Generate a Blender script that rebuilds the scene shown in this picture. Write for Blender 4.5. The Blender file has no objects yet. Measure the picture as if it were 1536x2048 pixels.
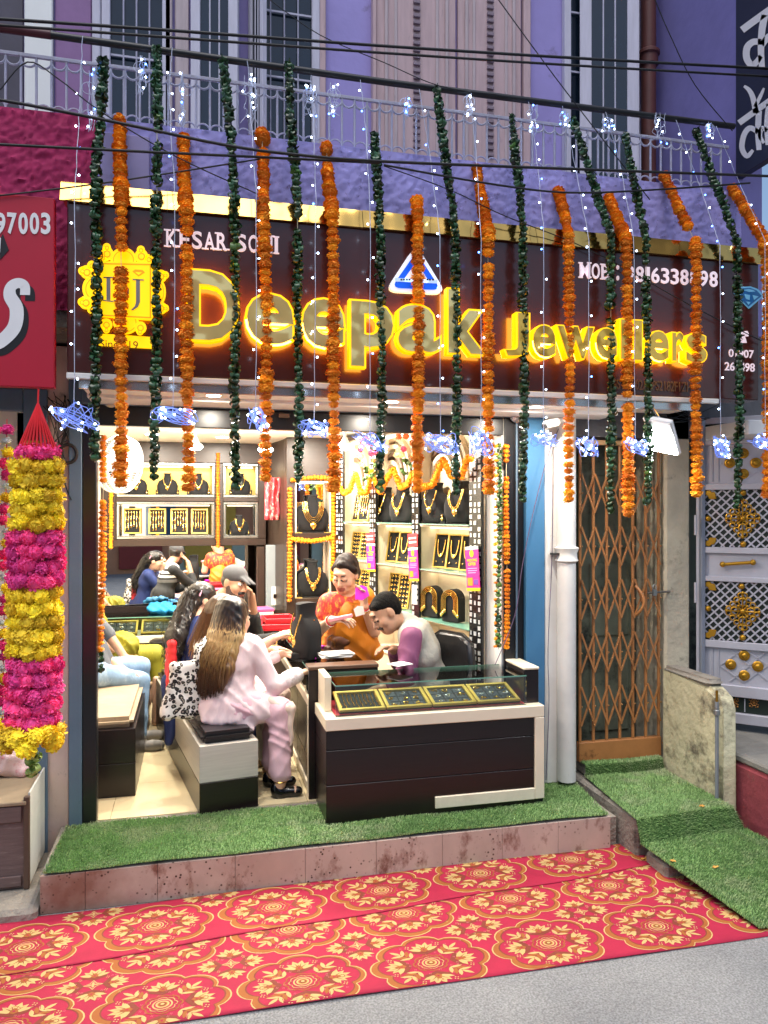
import bpy, bmesh, math, random
import numpy as np
from mathutils import Vector, Matrix, Euler, noise as mnoise
random.seed(7); np.random.seed(7)
R = math.radians
S = bpy.context.scene
COL = S.collection

# ---------------------------------------------------------------- camera, world, light
TH = R(13.88); SN, CS = math.sin(TH), math.cos(TH); FOC = 1540.0; CAMZ = 1.70
cd = bpy.data.cameras.new('camera'); cam = bpy.data.objects.new('camera', cd); COL.objects.link(cam)
cam.location = (0, 0, CAMZ); cam.rotation_euler = (R(90), 0, -TH)
cd.sensor_fit = 'VERTICAL'; cd.sensor_height = 36.0; cd.lens = 36.0 * FOC / 2048.0
cd.clip_start = 0.05; cd.clip_end = 500
S.camera = cam
W = bpy.data.worlds.new('World'); S.world = W; W.use_nodes = True
nt = W.node_tree; bg = nt.nodes['Background']
sky = nt.nodes.new('ShaderNodeTexSky'); sky.sky_type = 'NISHITA'; sky.sun_disc = False
sky.sun_elevation = R(66); sky.sun_rotation = R(200); sky.air_density = 1.2; sky.dust_density = 2.0; sky.ozone_density = 2.5
nt.links.new(sky.outputs[0], bg.inputs[0]); bg.inputs[1].default_value = 0.10
sl = bpy.data.lights.new('sun', 'SUN'); sun = bpy.data.objects.new('sun', sl); COL.objects.link(sun)
sl.energy = 1.05; sl.angle = R(40); sl.color = (1.0, 0.97, 0.93)
sun.rotation_euler = (R(24), 0, R(-20))     # soft light from high behind the camera
S.view_settings.view_transform = 'Standard'; S.view_settings.look = 'None'
S.view_settings.exposure = 0.74; S.view_settings.gamma = 1.0; S.view_settings.use_curve_mapping = False
S.render.engine = 'CYCLES'; S.cycles.use_denoising = True
S.cycles.max_bounces = 7; S.cycles.diffuse_bounces = 3; S.cycles.glossy_bounces = 4; S.cycles.transmission_bounces = 6
S.cycles.transparent_max_bounces = 12; S.cycles.sample_clamp_indirect = 6.0; S.cycles.caustics_reflective = False; S.cycles.caustics_refractive = False

# ---------------------------------------------------------------- measuring helpers (photograph pixel + a known plane -> place)
def ray(px, py):
    u = (px - 768) / FOC; v = (1024 - py) / FOC
    return Vector((SN + CS * u, CS - SN * u, v))
def PY(px, py, Y):
    d = ray(px, py); t = Y / d.y; return Vector((d.x * t, Y, CAMZ + d.z * t))
def PX(px, py, X):
    d = ray(px, py); t = X / d.x; return Vector((X, d.y * t, CAMZ + d.z * t))
def PZ(px, py, Z):
    d = ray(px, py); t = (Z - CAMZ) / d.z; return Vector((d.x * t, d.y * t, Z))
def Q(px, py, t):
    d = ray(px, py); return Vector((d.x * t, d.y * t, CAMZ + d.z * t))
def PW(px, py, p0, dr):
    """on the vertical plane through p0=(x,y) along direction dr=(dx,dy)"""
    d = ray(px, py); det = d.x * (-dr[1]) + d.y * dr[0]
    t = (p0[0] * (-dr[1]) + p0[1] * dr[0]) / det
    return Vector((d.x * t, d.y * t, CAMZ + d.z * t))

# ---------------------------------------------------------------- materials
def lin(h):
    h = h.lstrip('#'); o = []
    for i in (0, 2, 4):
        c = int(h[i:i + 2], 16) / 255; o.append(c / 12.92 if c <= .04045 else ((c + .055) / 1.055) ** 2.4)
    return tuple(o)
MATS = {}
def mat(name, col, rough=.6, metal=0., var=.12, vs=6., bump=0., bs=80., emit=None, es=0., dirt=None, ds=2., dth=.55, rnd=0., coat=0., stretch=None, alpha=1., trans=0., spec=.5, sub=0., hue=0., bdet=5.):
    if name in MATS: return MATS[name]
    if isinstance(col, str): col = lin(col)
    m = bpy.data.materials.new(name); m.use_nodes = True; t = m.node_tree; N = t.nodes; L = t.links
    b = N['Principled BSDF']; b.inputs['Roughness'].default_value = rough; b.inputs['Metallic'].default_value = metal
    b.inputs['Specular IOR Level'].default_value = spec; b.inputs['Coat Weight'].default_value = coat
    b.inputs['Alpha'].default_value = alpha; b.inputs['Transmission Weight'].default_value = trans
    if sub: b.inputs['Subsurface Weight'].default_value = sub; b.inputs['Subsurface Radius'].default_value = (.02, .008, .005); b.inputs['Subsurface Scale'].default_value = .5
    tc = N.new('ShaderNodeTexCoord'); src = tc.outputs['Object']
    if stretch:
        mp = N.new('ShaderNodeMapping'); mp.inputs['Scale'].default_value = stretch; L.new(src, mp.inputs[0]); src = mp.outputs[0]
    cur = None
    if var or dirt:
        n = N.new('ShaderNodeTexNoise'); n.inputs['Scale'].default_value = vs; n.inputs['Detail'].default_value = 6; n.inputs['Roughness'].default_value = .65; L.new(src, n.inputs['Vector'])
        r = N.new('ShaderNodeMapRange'); r.inputs[1].default_value = .25; r.inputs[2].default_value = .75; r.inputs[3].default_value = 1 - var; r.inputs[4].default_value = 1 + var; L.new(n.outputs[0], r.inputs[0])
        h = N.new('ShaderNodeHueSaturation'); h.inputs['Color'].default_value = (*col, 1); L.new(r.outputs[0], h.inputs['Value']); cur = h.outputs[0]
    if rnd or hue:
        oi = N.new('ShaderNodeObjectInfo'); r2 = N.new('ShaderNodeMapRange'); r2.inputs[3].default_value = 1 - rnd; r2.inputs[4].default_value = 1 + rnd; L.new(oi.outputs['Random'], r2.inputs[0])
        h2 = N.new('ShaderNodeHueSaturation'); h2.inputs['Color'].default_value = (*col, 1)
        if cur: L.new(cur, h2.inputs['Color'])
        L.new(r2.outputs[0], h2.inputs['Value'])
        if hue:
            r3 = N.new('ShaderNodeMapRange'); r3.inputs[3].default_value = .5 - hue; r3.inputs[4].default_value = .5 + hue; L.new(oi.outputs['Random'], r3.inputs[0]); L.new(r3.outputs[0], h2.inputs['Hue'])
        cur = h2.outputs[0]
    if dirt:
        n2 = N.new('ShaderNodeTexNoise'); n2.inputs['Scale'].default_value = ds; n2.inputs['Detail'].default_value = 9; n2.inputs['Roughness'].default_value = .7; L.new(src, n2.inputs['Vector'])
        r4 = N.new('ShaderNodeMapRange'); r4.inputs[1].default_value = dth; r4.inputs[2].default_value = dth + .12; L.new(n2.outputs[0], r4.inputs[0])
        mx = N.new('ShaderNodeMix'); mx.data_type = 'RGBA'; L.new(r4.outputs[0], mx.inputs['Factor']); L.new(cur, mx.inputs['A'])
        mx.inputs['B'].default_value = (*(lin(dirt) if isinstance(dirt, str) else dirt), 1); cur = mx.outputs['Result']
    if cur: L.new(cur, b.inputs['Base Color'])
    else: b.inputs['Base Color'].default_value = (*col, 1)
    if bump:
        n3 = N.new('ShaderNodeTexNoise'); n3.inputs['Scale'].default_value = bs; n3.inputs['Detail'].default_value = bdet; L.new(src, n3.inputs['Vector'])
        bp = N.new('ShaderNodeBump'); bp.inputs['Strength'].default_value = min(1, bump); bp.inputs['Distance'].default_value = .02 * max(1, bump); L.new(n3.outputs[0], bp.inputs['Height']); L.new(bp.outputs[0], b.inputs['Normal'])
    if es:
        b.inputs['Emission Color'].default_value = (*(lin(emit) if isinstance(emit, str) else (emit or col)), 1); b.inputs['Emission Strength'].default_value = es
    MATS[name] = m; return m
def NT(name):
    m = MATS[name]; return m, m.node_tree.nodes, m.node_tree.links, m.node_tree.nodes['Principled BSDF']
def glassmat(name='clear_glass', tint=(.93, 1., .97), mixv=.10):
    if name in MATS: return MATS[name]
    m = bpy.data.materials.new(name); m.use_nodes = True; N = m.node_tree.nodes; L = m.node_tree.links
    for n in list(N):
        if n.type == 'BSDF_PRINCIPLED': N.remove(n)
    tr = N.new('ShaderNodeBsdfTransparent'); tr.inputs[0].default_value = (*tint, 1); gl = N.new('ShaderNodeBsdfGlossy'); gl.inputs['Roughness'].default_value = .03
    fr = N.new('ShaderNodeFresnel'); fr.inputs[0].default_value = 1.45
    ad = N.new('ShaderNodeMath'); ad.operation = 'ADD'; ad.use_clamp = True; ad.inputs[1].default_value = mixv * .3
    mx = N.new('ShaderNodeMixShader'); L.new(fr.outputs[0], ad.inputs[0]); L.new(ad.outputs[0], mx.inputs[0]); L.new(tr.outputs[0], mx.inputs[1]); L.new(gl.outputs[0], mx.inputs[2])
    L.new(mx.outputs[0], N['Material Output'].inputs[0]); MATS[name] = m; return m

# ---------------------------------------------------------------- mesh builder
class MB:
    def __init__(s): s.v = []; s.f = []; s.m = []
    def add(s, vs, fs, mi=0):
        o = len(s.v); s.v += [tuple(p) for p in vs]; s.f += [tuple(i + o for i in f) for f in fs]; s.m += [mi] * len(fs); return s
    def box(s, a, b, mi=0, rz=0., piv=None, M=None):
        x0, y0, z0 = [min(p, q) for p, q in zip(a, b)]; x1, y1, z1 = [max(p, q) for p, q in zip(a, b)]
        vs = [Vector(p) for p in ((x0, y0, z0), (x1, y0, z0), (x1, y1, z0), (x0, y1, z0), (x0, y0, z1), (x1, y0, z1), (x1, y1, z1), (x0, y1, z1))]
        if rz:
            pv = Vector(piv) if piv else Vector(((x0 + x1) / 2, (y0 + y1) / 2, 0)); c, n = math.cos(rz), math.sin(rz)
            vs = [Vector((pv.x + (p.x - pv.x) * c - (p.y - pv.y) * n, pv.y + (p.x - pv.x) * n + (p.y - pv.y) * c, p.z)) for p in vs]
        if M: vs = [M @ p for p in vs]
        return s.add(vs, [(0, 3, 2, 1), (4, 5, 6, 7), (0, 1, 5, 4), (1, 2, 6, 5), (2, 3, 7, 6), (3, 0, 4, 7)], mi)
    def bar(s, p, q, w, d, mi=0, up=(0, 0, 1)):
        """rectangular bar from p to q, w across, d along 'up x dir' normal"""
        p, q = Vector(p), Vector(q); z = (q - p).normalized(); x = Vector(up).cross(z)
        if x.length < 1e-4: x = Vector((1, 0, 0)).cross(z)
        x.normalize(); y = z.cross(x); vs = []
        for e in (p, q):
            for a, b in ((-1, -1), (1, -1), (1, 1), (-1, 1)): vs.append(e + x * a * w / 2 + y * b * d / 2)
        return s.add(vs, [(0, 3, 2, 1), (4, 5, 6, 7), (0, 1, 5, 4), (1, 2, 6, 5), (2, 3, 7, 6), (3, 0, 4, 7)], mi)
    def tube(s, pts, r, n=8, mi=0, cap=True, closed=False):
        pts = [Vector(p) for p in pts]; k = len(pts); rs = r if hasattr(r, '__len__') else [r] * k
        base = len(s.v); pn = None
        for i, p in enumerate(pts):
            if closed: d = pts[(i + 1) % k] - pts[i - 1]
            else: d = pts[min(i + 1, k - 1)] - pts[max(i - 1, 0)]
            if d.length < 1e-9: d = Vector((0, 0, 1))
            d.normalize()
            if pn is None:
                a = Vector((0, 0, 1)) if abs(d.z) < .9 else Vector((1, 0, 0)); pn = d.cross(a).normalized()
            else:
                pn = (pn - d * pn.dot(d))
                if pn.length < 1e-6: pn = d.orthogonal()
                pn.normalize()
            bn = d.cross(pn)
            for j in range(n):
                an = 2 * math.pi * j / n; s.v.append(tuple(p + (pn * math.cos(an) + bn * math.sin(an)) * rs[i]))
        for i in range(k if closed else k - 1):
            for j in range(n):
                a = base + i * n; b = base + ((i + 1) % k) * n
                s.f.append((a + j, a + (j + 1) % n, b + (j + 1) % n, b + j)); s.m.append(mi)
        if cap and not closed:
            s.f.append(tuple(base + j for j in reversed(range(n)))); s.m.append(mi)
            s.f.append(tuple(base + (k - 1) * n + j for j in range(n))); s.m.append(mi)
        return s
    def lathe(s, c, prof, n=20, mi=0, axis=(0, 0, 1), sx=1., sy=1.):
        """prof: list of (radius, height) along axis from c"""
        c = Vector(c); z = Vector(axis).normalized(); x = z.orthogonal().normalized() if abs(z.z) < .999 else Vector((1, 0, 0)); y = z.cross(x); base = len(s.v); k = len(prof)
        for r, h in prof:
            for j in range(n):
                an = 2 * math.pi * j / n; s.v.append(tuple(c + z * h + (x * math.cos(an) * sx + y * math.sin(an) * sy) * r))
        for i in range(k - 1):
            for j in range(n):
                a = base + i * n; b = a + n; s.f.append((a + j, a + (j + 1) % n, b + (j + 1) % n, b + j)); s.m.append(mi)
        s.f.append(tuple(base + j for j in reversed(range(n)))); s.m.append(mi)
        s.f.append(tuple(base + (k - 1) * n + j for j in range(n))); s.m.append(mi)
        return s
    def ball(s, c, r, n=10, k=6, mi=0, sc=(1, 1, 1)):
        c = Vector(c); pr = []
        base = len(s.v)
        for i in range(k + 1):
            th = math.pi * i / k; th = max(.02, min(math.pi - .02, th))
            for j in range(n):
                a = 2 * math.pi * j / n; s.v.append((c.x + r * sc[0] * math.sin(th) * math.cos(a), c.y + r * sc[1] * math.sin(th) * math.sin(a), c.z - r * sc[2] * math.cos(th)))
        for i in range(k):
            for j in range(n):
                a = base + i * n; b = a + n; s.f.append((a + j, a + (j + 1) % n, b + (j + 1) % n, b + j)); s.m.append(mi)
        return s
    def prism(s, poly, M, d, mi=0, mis=None):
        """2-D polygon (list of xy) extruded 0..d along local z, placed by matrix M"""
        n = len(poly); o = len(s.v)
        for z in (0, d):
            for x, y in poly: s.v.append(tuple(M @ Vector((x, y, z))))
        s.f.append(tuple(o + i for i in reversed(range(n)))); s.m.append(mi); s.f.append(tuple(o + n + i for i in range(n))); s.m.append(mi)
        for i in range(n):
            j = (i + 1) % n; s.f.append((o + i, o + j, o + n + j, o + n + i)); s.m.append(mi if mis is None else mis)
        return s
    def mesh(s, name, mats, smooth=None, bevel=0., seg=1):
        me = bpy.data.meshes.new(name); me.from_pydata([tuple(v) for v in s.v], [], s.f)
        for m in (mats if isinstance(mats, (list, tuple)) else [mats]): me.materials.append(m)
        if any(s.m): me.polygons.foreach_set('material_index', s.m)
        if bevel:
            bm = bmesh.new(); bm.from_mesh(me); bmesh.ops.recalc_face_normals(bm, faces=bm.faces)
            es = [e for e in bm.edges if len(e.link_faces) == 2 and e.calc_face_angle(0) > .6]
            bmesh.ops.bevel(bm, geom=es, offset=bevel, segments=seg, affect='EDGES', clamp_overlap=True); bm.to_mesh(me); bm.free()
        if smooth is not None:
            me.shade_smooth()
            if smooth < 180: me.set_sharp_from_angle(angle=R(smooth))
        me.update(); return me
    def build(s, name, mats, parent=None, smooth=None, bevel=0., seg=1, **kw):
        return link(name, s.mesh(name, mats, smooth, bevel, seg), parent, **kw)
def link(name, me, parent=None, loc=None, rot=None, scale=None, label=None, cat=None, group=None, kind=None):
    o = bpy.data.objects.new(name, me); COL.objects.link(o)
    if loc is not None: o.location = loc
    if rot is not None: o.rotation_euler = rot
    if scale is not None: o.scale = (scale,) * 3 if not hasattr(scale, '__len__') else scale
    if parent is not None:
        o.parent = parent
        if parent.parent is None: o.matrix_parent_inverse = Matrix.Translation(-parent.location)   # parts are built in world coordinates
    return tag(o, label, cat, group, kind)
def tag(o, label=None, cat=None, group=None, kind=None):
    if label: o['label'] = label
    if cat: o['category'] = cat
    if group: o['group'] = group
    if kind: o['kind'] = kind
    return o
def thing(name, label, cat, loc=(0, 0, 0), group=None):
    o = bpy.data.objects.new(name, None); COL.objects.link(o); o.location = loc; o.empty_display_size = .1
    return tag(o, label, cat, group)
def arc(c, r, a0, a1, n, ax=(1, 0, 0), ay=(0, 0, 1)):
    c = Vector(c); ax = Vector(ax); ay = Vector(ay)
    return [c + ax * r * math.cos(R(a0 + (a1 - a0) * i / n)) + ay * r * math.sin(R(a0 + (a1 - a0) * i / n)) for i in range(n + 1)]
def catenary(p, q, sag, n=16):
    p, q = Vector(p), Vector(q); return [p.lerp(q, i / n) - Vector((0, 0, sag * 4 * (i / n) * (1 - i / n))) for i in range(n + 1)]
def poly_at(pts, s):
    """point at arc length s along polyline"""
    for a, b in zip(pts, pts[1:]):
        L = (b - a).length
        if s <= L or b is pts[-1]: return a.lerp(b, s / L if L else 0), (b - a).normalized()
        s -= L
def plen(pts): return sum((b - a).length for a, b in zip(pts, pts[1:]))

# text as real geometry
def text_mesh(body, offset=0., extrude=0., spacing=1., bevel=0., res=4):
    c = bpy.data.curves.new('lettering', 'FONT'); c.body = body; c.size = 1; c.offset = offset; c.extrude = extrude; c.space_character = spacing; c.bevel_depth = bevel; c.resolution_u = res
    o = bpy.data.objects.new('lettering', c); COL.objects.link(o); dg = bpy.context.evaluated_depsgraph_get(); me = bpy.data.meshes.new_from_object(o.evaluated_get(dg))
    bpy.data.objects.remove(o); bpy.data.curves.remove(c); return me
def fit_text(body, M, w, h, depth=.004, offset=0., spacing=1., keep=True):
    """text mesh fitted to a w x h box whose lower left corner is the origin of M (x right, y up, z out)"""
    me = text_mesh(body, offset, .5, spacing); n = len(me.vertices); co = np.empty(n * 3); me.vertices.foreach_get('co', co); co = co.reshape(-1, 3)
    lo, hi = co.min(0), co.max(0); sc = [w / max(1e-6, hi[0] - lo[0]), h / max(1e-6, hi[1] - lo[1]), depth / max(1e-6, hi[2] - lo[2])]
    co = (co - lo) * sc; A = np.array(M); co = co @ A[:3, :3].T + A[:3, 3]; me.vertices.foreach_set('co', co.ravel()); me.update(); return me
def frameM(o, x, y):
    x = Vector(x).normalized(); y = Vector(y); y = (y - x * y.dot(x)).normalized(); z = x.cross(y)
    return Matrix(((x.x, y.x, z.x, o[0]), (x.y, y.y, z.y, o[1]), (x.z, y.z, z.z, o[2]), (0, 0, 0, 1)))

# ---------------------------------------------------------------- implicit surfaces for bodies and soft things
def cap(a, b, ra, rb=None, tag=0, k=None): return ('c', np.array(a, float), np.array(b, float), ra, ra if rb is None else rb, tag, k)
def ell(c, r, rot=None, tag=0, k=None): return ('e', np.array(c, float), np.array(r, float), rot, None, tag, k)
def sdf_mesh(name, prims, mats, res=.008, k=.02, fold=0., fscale=18., fdir=(1, 1, .35), parent=None, smooth_iter=1, **kw):
    los, his = [], []
    for p in prims:
        if p[0] == 'c': rr = max(p[3], p[4]); los.append(np.minimum(p[1], p[2]) - rr); his.append(np.maximum(p[1], p[2]) + rr)
        else: rr = p[2].max(); los.append(p[1] - rr); his.append(p[1] + rr)
    mg = 3 * res + k + fold
    lo = np.min(los, 0) - mg; hi = np.max(his, 0) + mg; dim = np.ceil((hi - lo) / res).astype(int) + 1
    D = np.full(dim, .5, np.float32); RAW = np.full(dim, .5, np.float32); T = np.zeros(dim, np.int8)
    for p, l, h in zip(prims, los, his):
        kk = k if p[6] is None else p[6]; m2 = kk + 2 * res + fold
        i0 = np.clip(np.floor((l - m2 - lo) / res).astype(int), 0, dim - 1); i1 = np.clip(np.ceil((h + m2 - lo) / res).astype(int) + 1, 1, dim)
        ax = [lo[a] + np.arange(i0[a], i1[a]) * res for a in range(3)]
        X = np.stack(np.meshgrid(*ax, indexing='ij'), -1).astype(np.float32)
        if p[0] == 'c':
            ab = (p[2] - p[1]).astype(np.float32); den = float(ab @ ab) + 1e-9; q = X - p[1].astype(np.float32); tt = np.clip((q @ ab) / den, 0, 1)
            d = np.linalg.norm(q - tt[..., None] * ab, axis=-1) - (p[3] + (p[4] - p[3]) * tt)
        else:
            q = X - p[1].astype(np.float32)
            if p[3] is not None: q = q @ np.array(p[3], np.float32)      # columns of rot are the local axes
            r = p[2].astype(np.float32); k0 = np.linalg.norm(q / r, axis=-1); k1 = np.linalg.norm(q / (r * r), axis=-1) + 1e-9; d = k0 * (k0 - 1) / k1
        sl_ = tuple(slice(a, b) for a, b in zip(i0, i1)); cur = D[sl_]; raw = RAW[sl_]
        if kk > 0:
            hh = np.maximum(kk - np.abs(cur - d), 0) / kk; D[sl_] = np.minimum(cur, d) - hh * hh * kk * .25
        else: D[sl_] = np.minimum(cur, d)
        b = d < raw; T[sl_][b] = p[5]; RAW[sl_] = np.minimum(raw, d)
    if fold:
        ax = [lo[a] + np.arange(dim[a]) * res for a in range(3)]; X, Y, Z = np.meshgrid(*ax, indexing='ij', sparse=True)
        ph = fscale * (X * fdir[0] + Y * fdir[1] + Z * fdir[2]); w = (np.abs(np.sin(.5 * ph + 1.6 * np.sin(fscale * .32 * (Z + X * .6)))) * 2 - 1) * .65 + .35 * (np.abs(np.sin(.8 * fscale * (Y * fdir[0] - X * fdir[1] * .8 + Z * .5) + 2.4 * np.sin(fscale * .27 * X))) * 2 - 1)
        D = D + fold * w.astype(np.float32)
    ins = D < 0
    c8 = [ins[a:dim[0] - 1 + a, b:dim[1] - 1 + b, c:dim[2] - 1 + c] for a in (0, 1) for b in (0, 1) for c in (0, 1)]
    sm = sum(c.astype(np.int8) for c in c8); act = (sm > 0) & (sm < 8); idx = np.argwhere(act); n = len(idx)
    vid = np.full(act.shape, -1, np.int32); vid[act] = np.arange(n)
    offs = np.array([(a, b, c) for a in (0, 1) for b in (0, 1) for c in (0, 1)])
    vals = np.stack([D[idx[:, 0] + o[0], idx[:, 1] + o[1], idx[:, 2] + o[2]] for o in offs], 1)
    pos = np.zeros((n, 3)); cnt = np.zeros(n)
    for i in range(8):
        for j in range(i + 1, 8):
            if np.abs(offs[i] - offs[j]).sum() == 1:
                a, b = vals[:, i], vals[:, j]; cr = (a < 0) != (b < 0); tt = np.where(cr, a / np.where(cr, a - b, 1), 0)
                pos += np.where(cr[:, None], offs[i] + tt[:, None] * (offs[j] - offs[i]), 0); cnt += cr
    pos = (pos / cnt[:, None] + idx) * res + lo
    tg = T[idx[:, 0], idx[:, 1], idx[:, 2]]
    faces = []
    for a in range(3):
        b, c = (a + 1) % 3, (a + 2) % 3
        s0 = [slice(None)] * 3; s1 = [slice(None)] * 3; s0[a] = slice(0, -1); s1[a] = slice(1, None)
        e = ins[tuple(s0)] != ins[tuple(s1)]; g = np.argwhere(e)
        g = g[(g[:, b] > 0) & (g[:, c] > 0) & (g[:, b] < dim[b] - 1) & (g[:, c] < dim[c] - 1)]
        if not len(g): continue
        fl = ins[g[:, 0], g[:, 1], g[:, 2]]; qs = []
        for db, dc in ((-1, -1), (0, -1), (0, 0), (-1, 0)):
            h = g.copy(); h[:, b] += db; h[:, c] += dc; qs.append(vid[h[:, 0], h[:, 1], h[:, 2]])
        q = np.stack(qs, 1); q[~fl] = q[~fl][:, ::-1]; faces.append(q)
    F = np.concatenate(faces); F = F[(F >= 0).all(1)]
    for _ in range(smooth_iter):
        acc = np.zeros_like(pos); ct = np.zeros(n)
        for i in range(4):
            np.add.at(acc, F[:, i], pos[F[:, (i + 1) % 4]] + pos[F[:, i - 1]]); np.add.at(ct, F[:, i], 2)
        pos = pos * .5 + .5 * acc / np.maximum(ct, 1)[:, None]
    me = bpy.data.meshes.new(name); me.vertices.add(n); me.vertices.foreach_set('co', pos.ravel())
    me.loops.add(len(F) * 4); me.loops.foreach_set('vertex_index', F.ravel().astype(np.int32))
    me.polygons.add(len(F)); me.polygons.foreach_set('loop_start', np.arange(0, len(F) * 4, 4, dtype=np.int32))
    for m in (mats if isinstance(mats, (list, tuple)) else [mats]): me.materials.append(m)
    me.polygons.foreach_set('material_index', tg[F[:, 0]].astype(np.int32)); me.update(); me.validate(); me.shade_smooth()
    return link(name, me, parent, **kw)
# ================================================================ SETTING
YF, YS, YB, YW, YBK = 4.47, 3.90, 4.10, 5.00, 7.95      # shop front, sign face, balcony front, upper wall, back wall of the shop
ZR = -0.19                                              # street level (shop floor is 0)
asphalt = mat('asphalt', (.29, .29, .285), .9, var=.16, vs=2.2, bump=.6, bs=170, dirt=(.42, .42, .42), ds=90, dth=.60)
def speckle(name, sc, lo, hi):
    m, N, L, b = NT(name); src = b.inputs['Base Color'].links[0].from_socket; tc = N.new('ShaderNodeTexCoord'); n = N.new('ShaderNodeTexNoise'); n.inputs['Scale'].default_value = sc; n.inputs['Detail'].default_value = 3; L.new(tc.outputs['Object'], n.inputs['Vector'])
    r = N.new('ShaderNodeMapRange'); r.inputs[1].default_value = .35; r.inputs[2].default_value = .65; r.inputs[3].default_value = lo; r.inputs[4].default_value = hi; L.new(n.outputs[0], r.inputs[0]); h = N.new('ShaderNodeHueSaturation'); L.new(src, h.inputs['Color']); L.new(r.outputs[0], h.inputs['Value']); L.new(h.outputs[0], b.inputs['Base Color'])
speckle('asphalt', 120, .68, 1.22)
MB().box((-60, -60, ZR - .3), (60, 3.95, ZR)).build('road', asphalt, kind='structure')
MB().box((-60, 3.96, -.6), (60, 60, -.22)).build('ground', mat('earth', '#6b635b', .95, bump=.4, bs=20), kind='structure')
# street grit and fallen petals
concrete = mat('old_concrete', '#8d867c', .92, var=.25, vs=5, bump=.6, bs=45, dirt='#4c463f', ds=7, dth=.56)
tilem = mat('stained_pink_tile', '#bfaa9c', .65, var=.2, vs=3, dirt='#7b5547', ds=7, dth=.54, stretch=(1, 1, .6))
def stain_tile():
    m, N, L, b = NT('stained_pink_tile'); tc = N.new('ShaderNodeTexCoord'); v = N.new('ShaderNodeTexVoronoi'); v.inputs['Scale'].default_value = 38; L.new(tc.outputs['Object'], v.inputs[0])
    r = N.new('ShaderNodeMapRange'); r.inputs[1].default_value = .16; r.inputs[2].default_value = .24; r.inputs[3].default_value = 1; r.inputs[4].default_value = 0; L.new(v.outputs[0], r.inputs[0])
    n = N.new('ShaderNodeTexNoise'); n.inputs['Scale'].default_value = 4; L.new(tc.outputs['Object'], n.inputs['Vector']); r2 = N.new('ShaderNodeMapRange'); r2.inputs[1].default_value = .45; r2.inputs[2].default_value = .6; L.new(n.outputs[0], r2.inputs[0])
    mu = N.new('ShaderNodeMath'); mu.operation = 'MULTIPLY'; L.new(r.outputs[0], mu.inputs[0]); L.new(r2.outputs[0], mu.inputs[1])
    src = b.inputs['Base Color'].links[0].from_socket
    # brown wash towards the far left end of the step (spilt water and mud)
    sx = N.new('ShaderNodeSeparateXYZ'); L.new(tc.outputs['Object'], sx.inputs[0]); r3 = N.new('ShaderNodeMapRange'); r3.inputs[1].default_value = .9; r3.inputs[2].default_value = -.6; r3.inputs[4].default_value = .95; L.new(sx.outputs[0], r3.inputs[0])
    n2 = N.new('ShaderNodeTexNoise'); n2.inputs['Scale'].default_value = 3; n2.inputs['Detail'].default_value = 8; L.new(tc.outputs['Object'], n2.inputs['Vector']); m3 = N.new('ShaderNodeMath'); m3.operation = 'MULTIPLY'; L.new(r3.outputs[0], m3.inputs[0])
    r5 = N.new('ShaderNodeMapRange'); r5.inputs[1].default_value = .35; r5.inputs[2].default_value = .6; L.new(n2.outputs[0], r5.inputs[0]); L.new(r5.outputs[0], m3.inputs[1])
    x1 = N.new('ShaderNodeMix'); x1.data_type = 'RGBA'; L.new(m3.outputs[0], x1.inputs['Factor']); L.new(src, x1.inputs['A']); x1.inputs['B'].default_value = (*lin('#7a4f3f'), 1)
    x2 = N.new('ShaderNodeMix'); x2.data_type = 'RGBA'; L.new(mu.outputs[0], x2.inputs['Factor']); L.new(x1.outputs['Result'], x2.inputs['A']); x2.inputs['B'].default_value = (*lin('#40261d'), 1); L.new(x2.outputs['Result'], b.inputs['Base Color'])
stain_tile()
XP0, XP1 = -.70, 2.27
plat = MB().box((XP0, 3.905, ZR - .1), (XP1, YF + .03, -.004)).build('platform', concrete, bevel=.006, kind='structure')
xs = [XP0, -.50, -.17, .20, .55, .92, 1.28, 1.62, 1.95, XP1]
for a, b_ in zip(xs, xs[1:]):
    MB().box((a + .0007, 3.888, ZR + .001), (b_ - .0007, 3.904, -.008)).build('tile', tilem, plat, bevel=.002)
# side kerb stone left of the platform
MB().box((-2.6, 3.83, ZR - .1), (XP0 - .004, 4.52, -.13)).build('kerb', concrete, kind='structure', bevel=.02)
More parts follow.
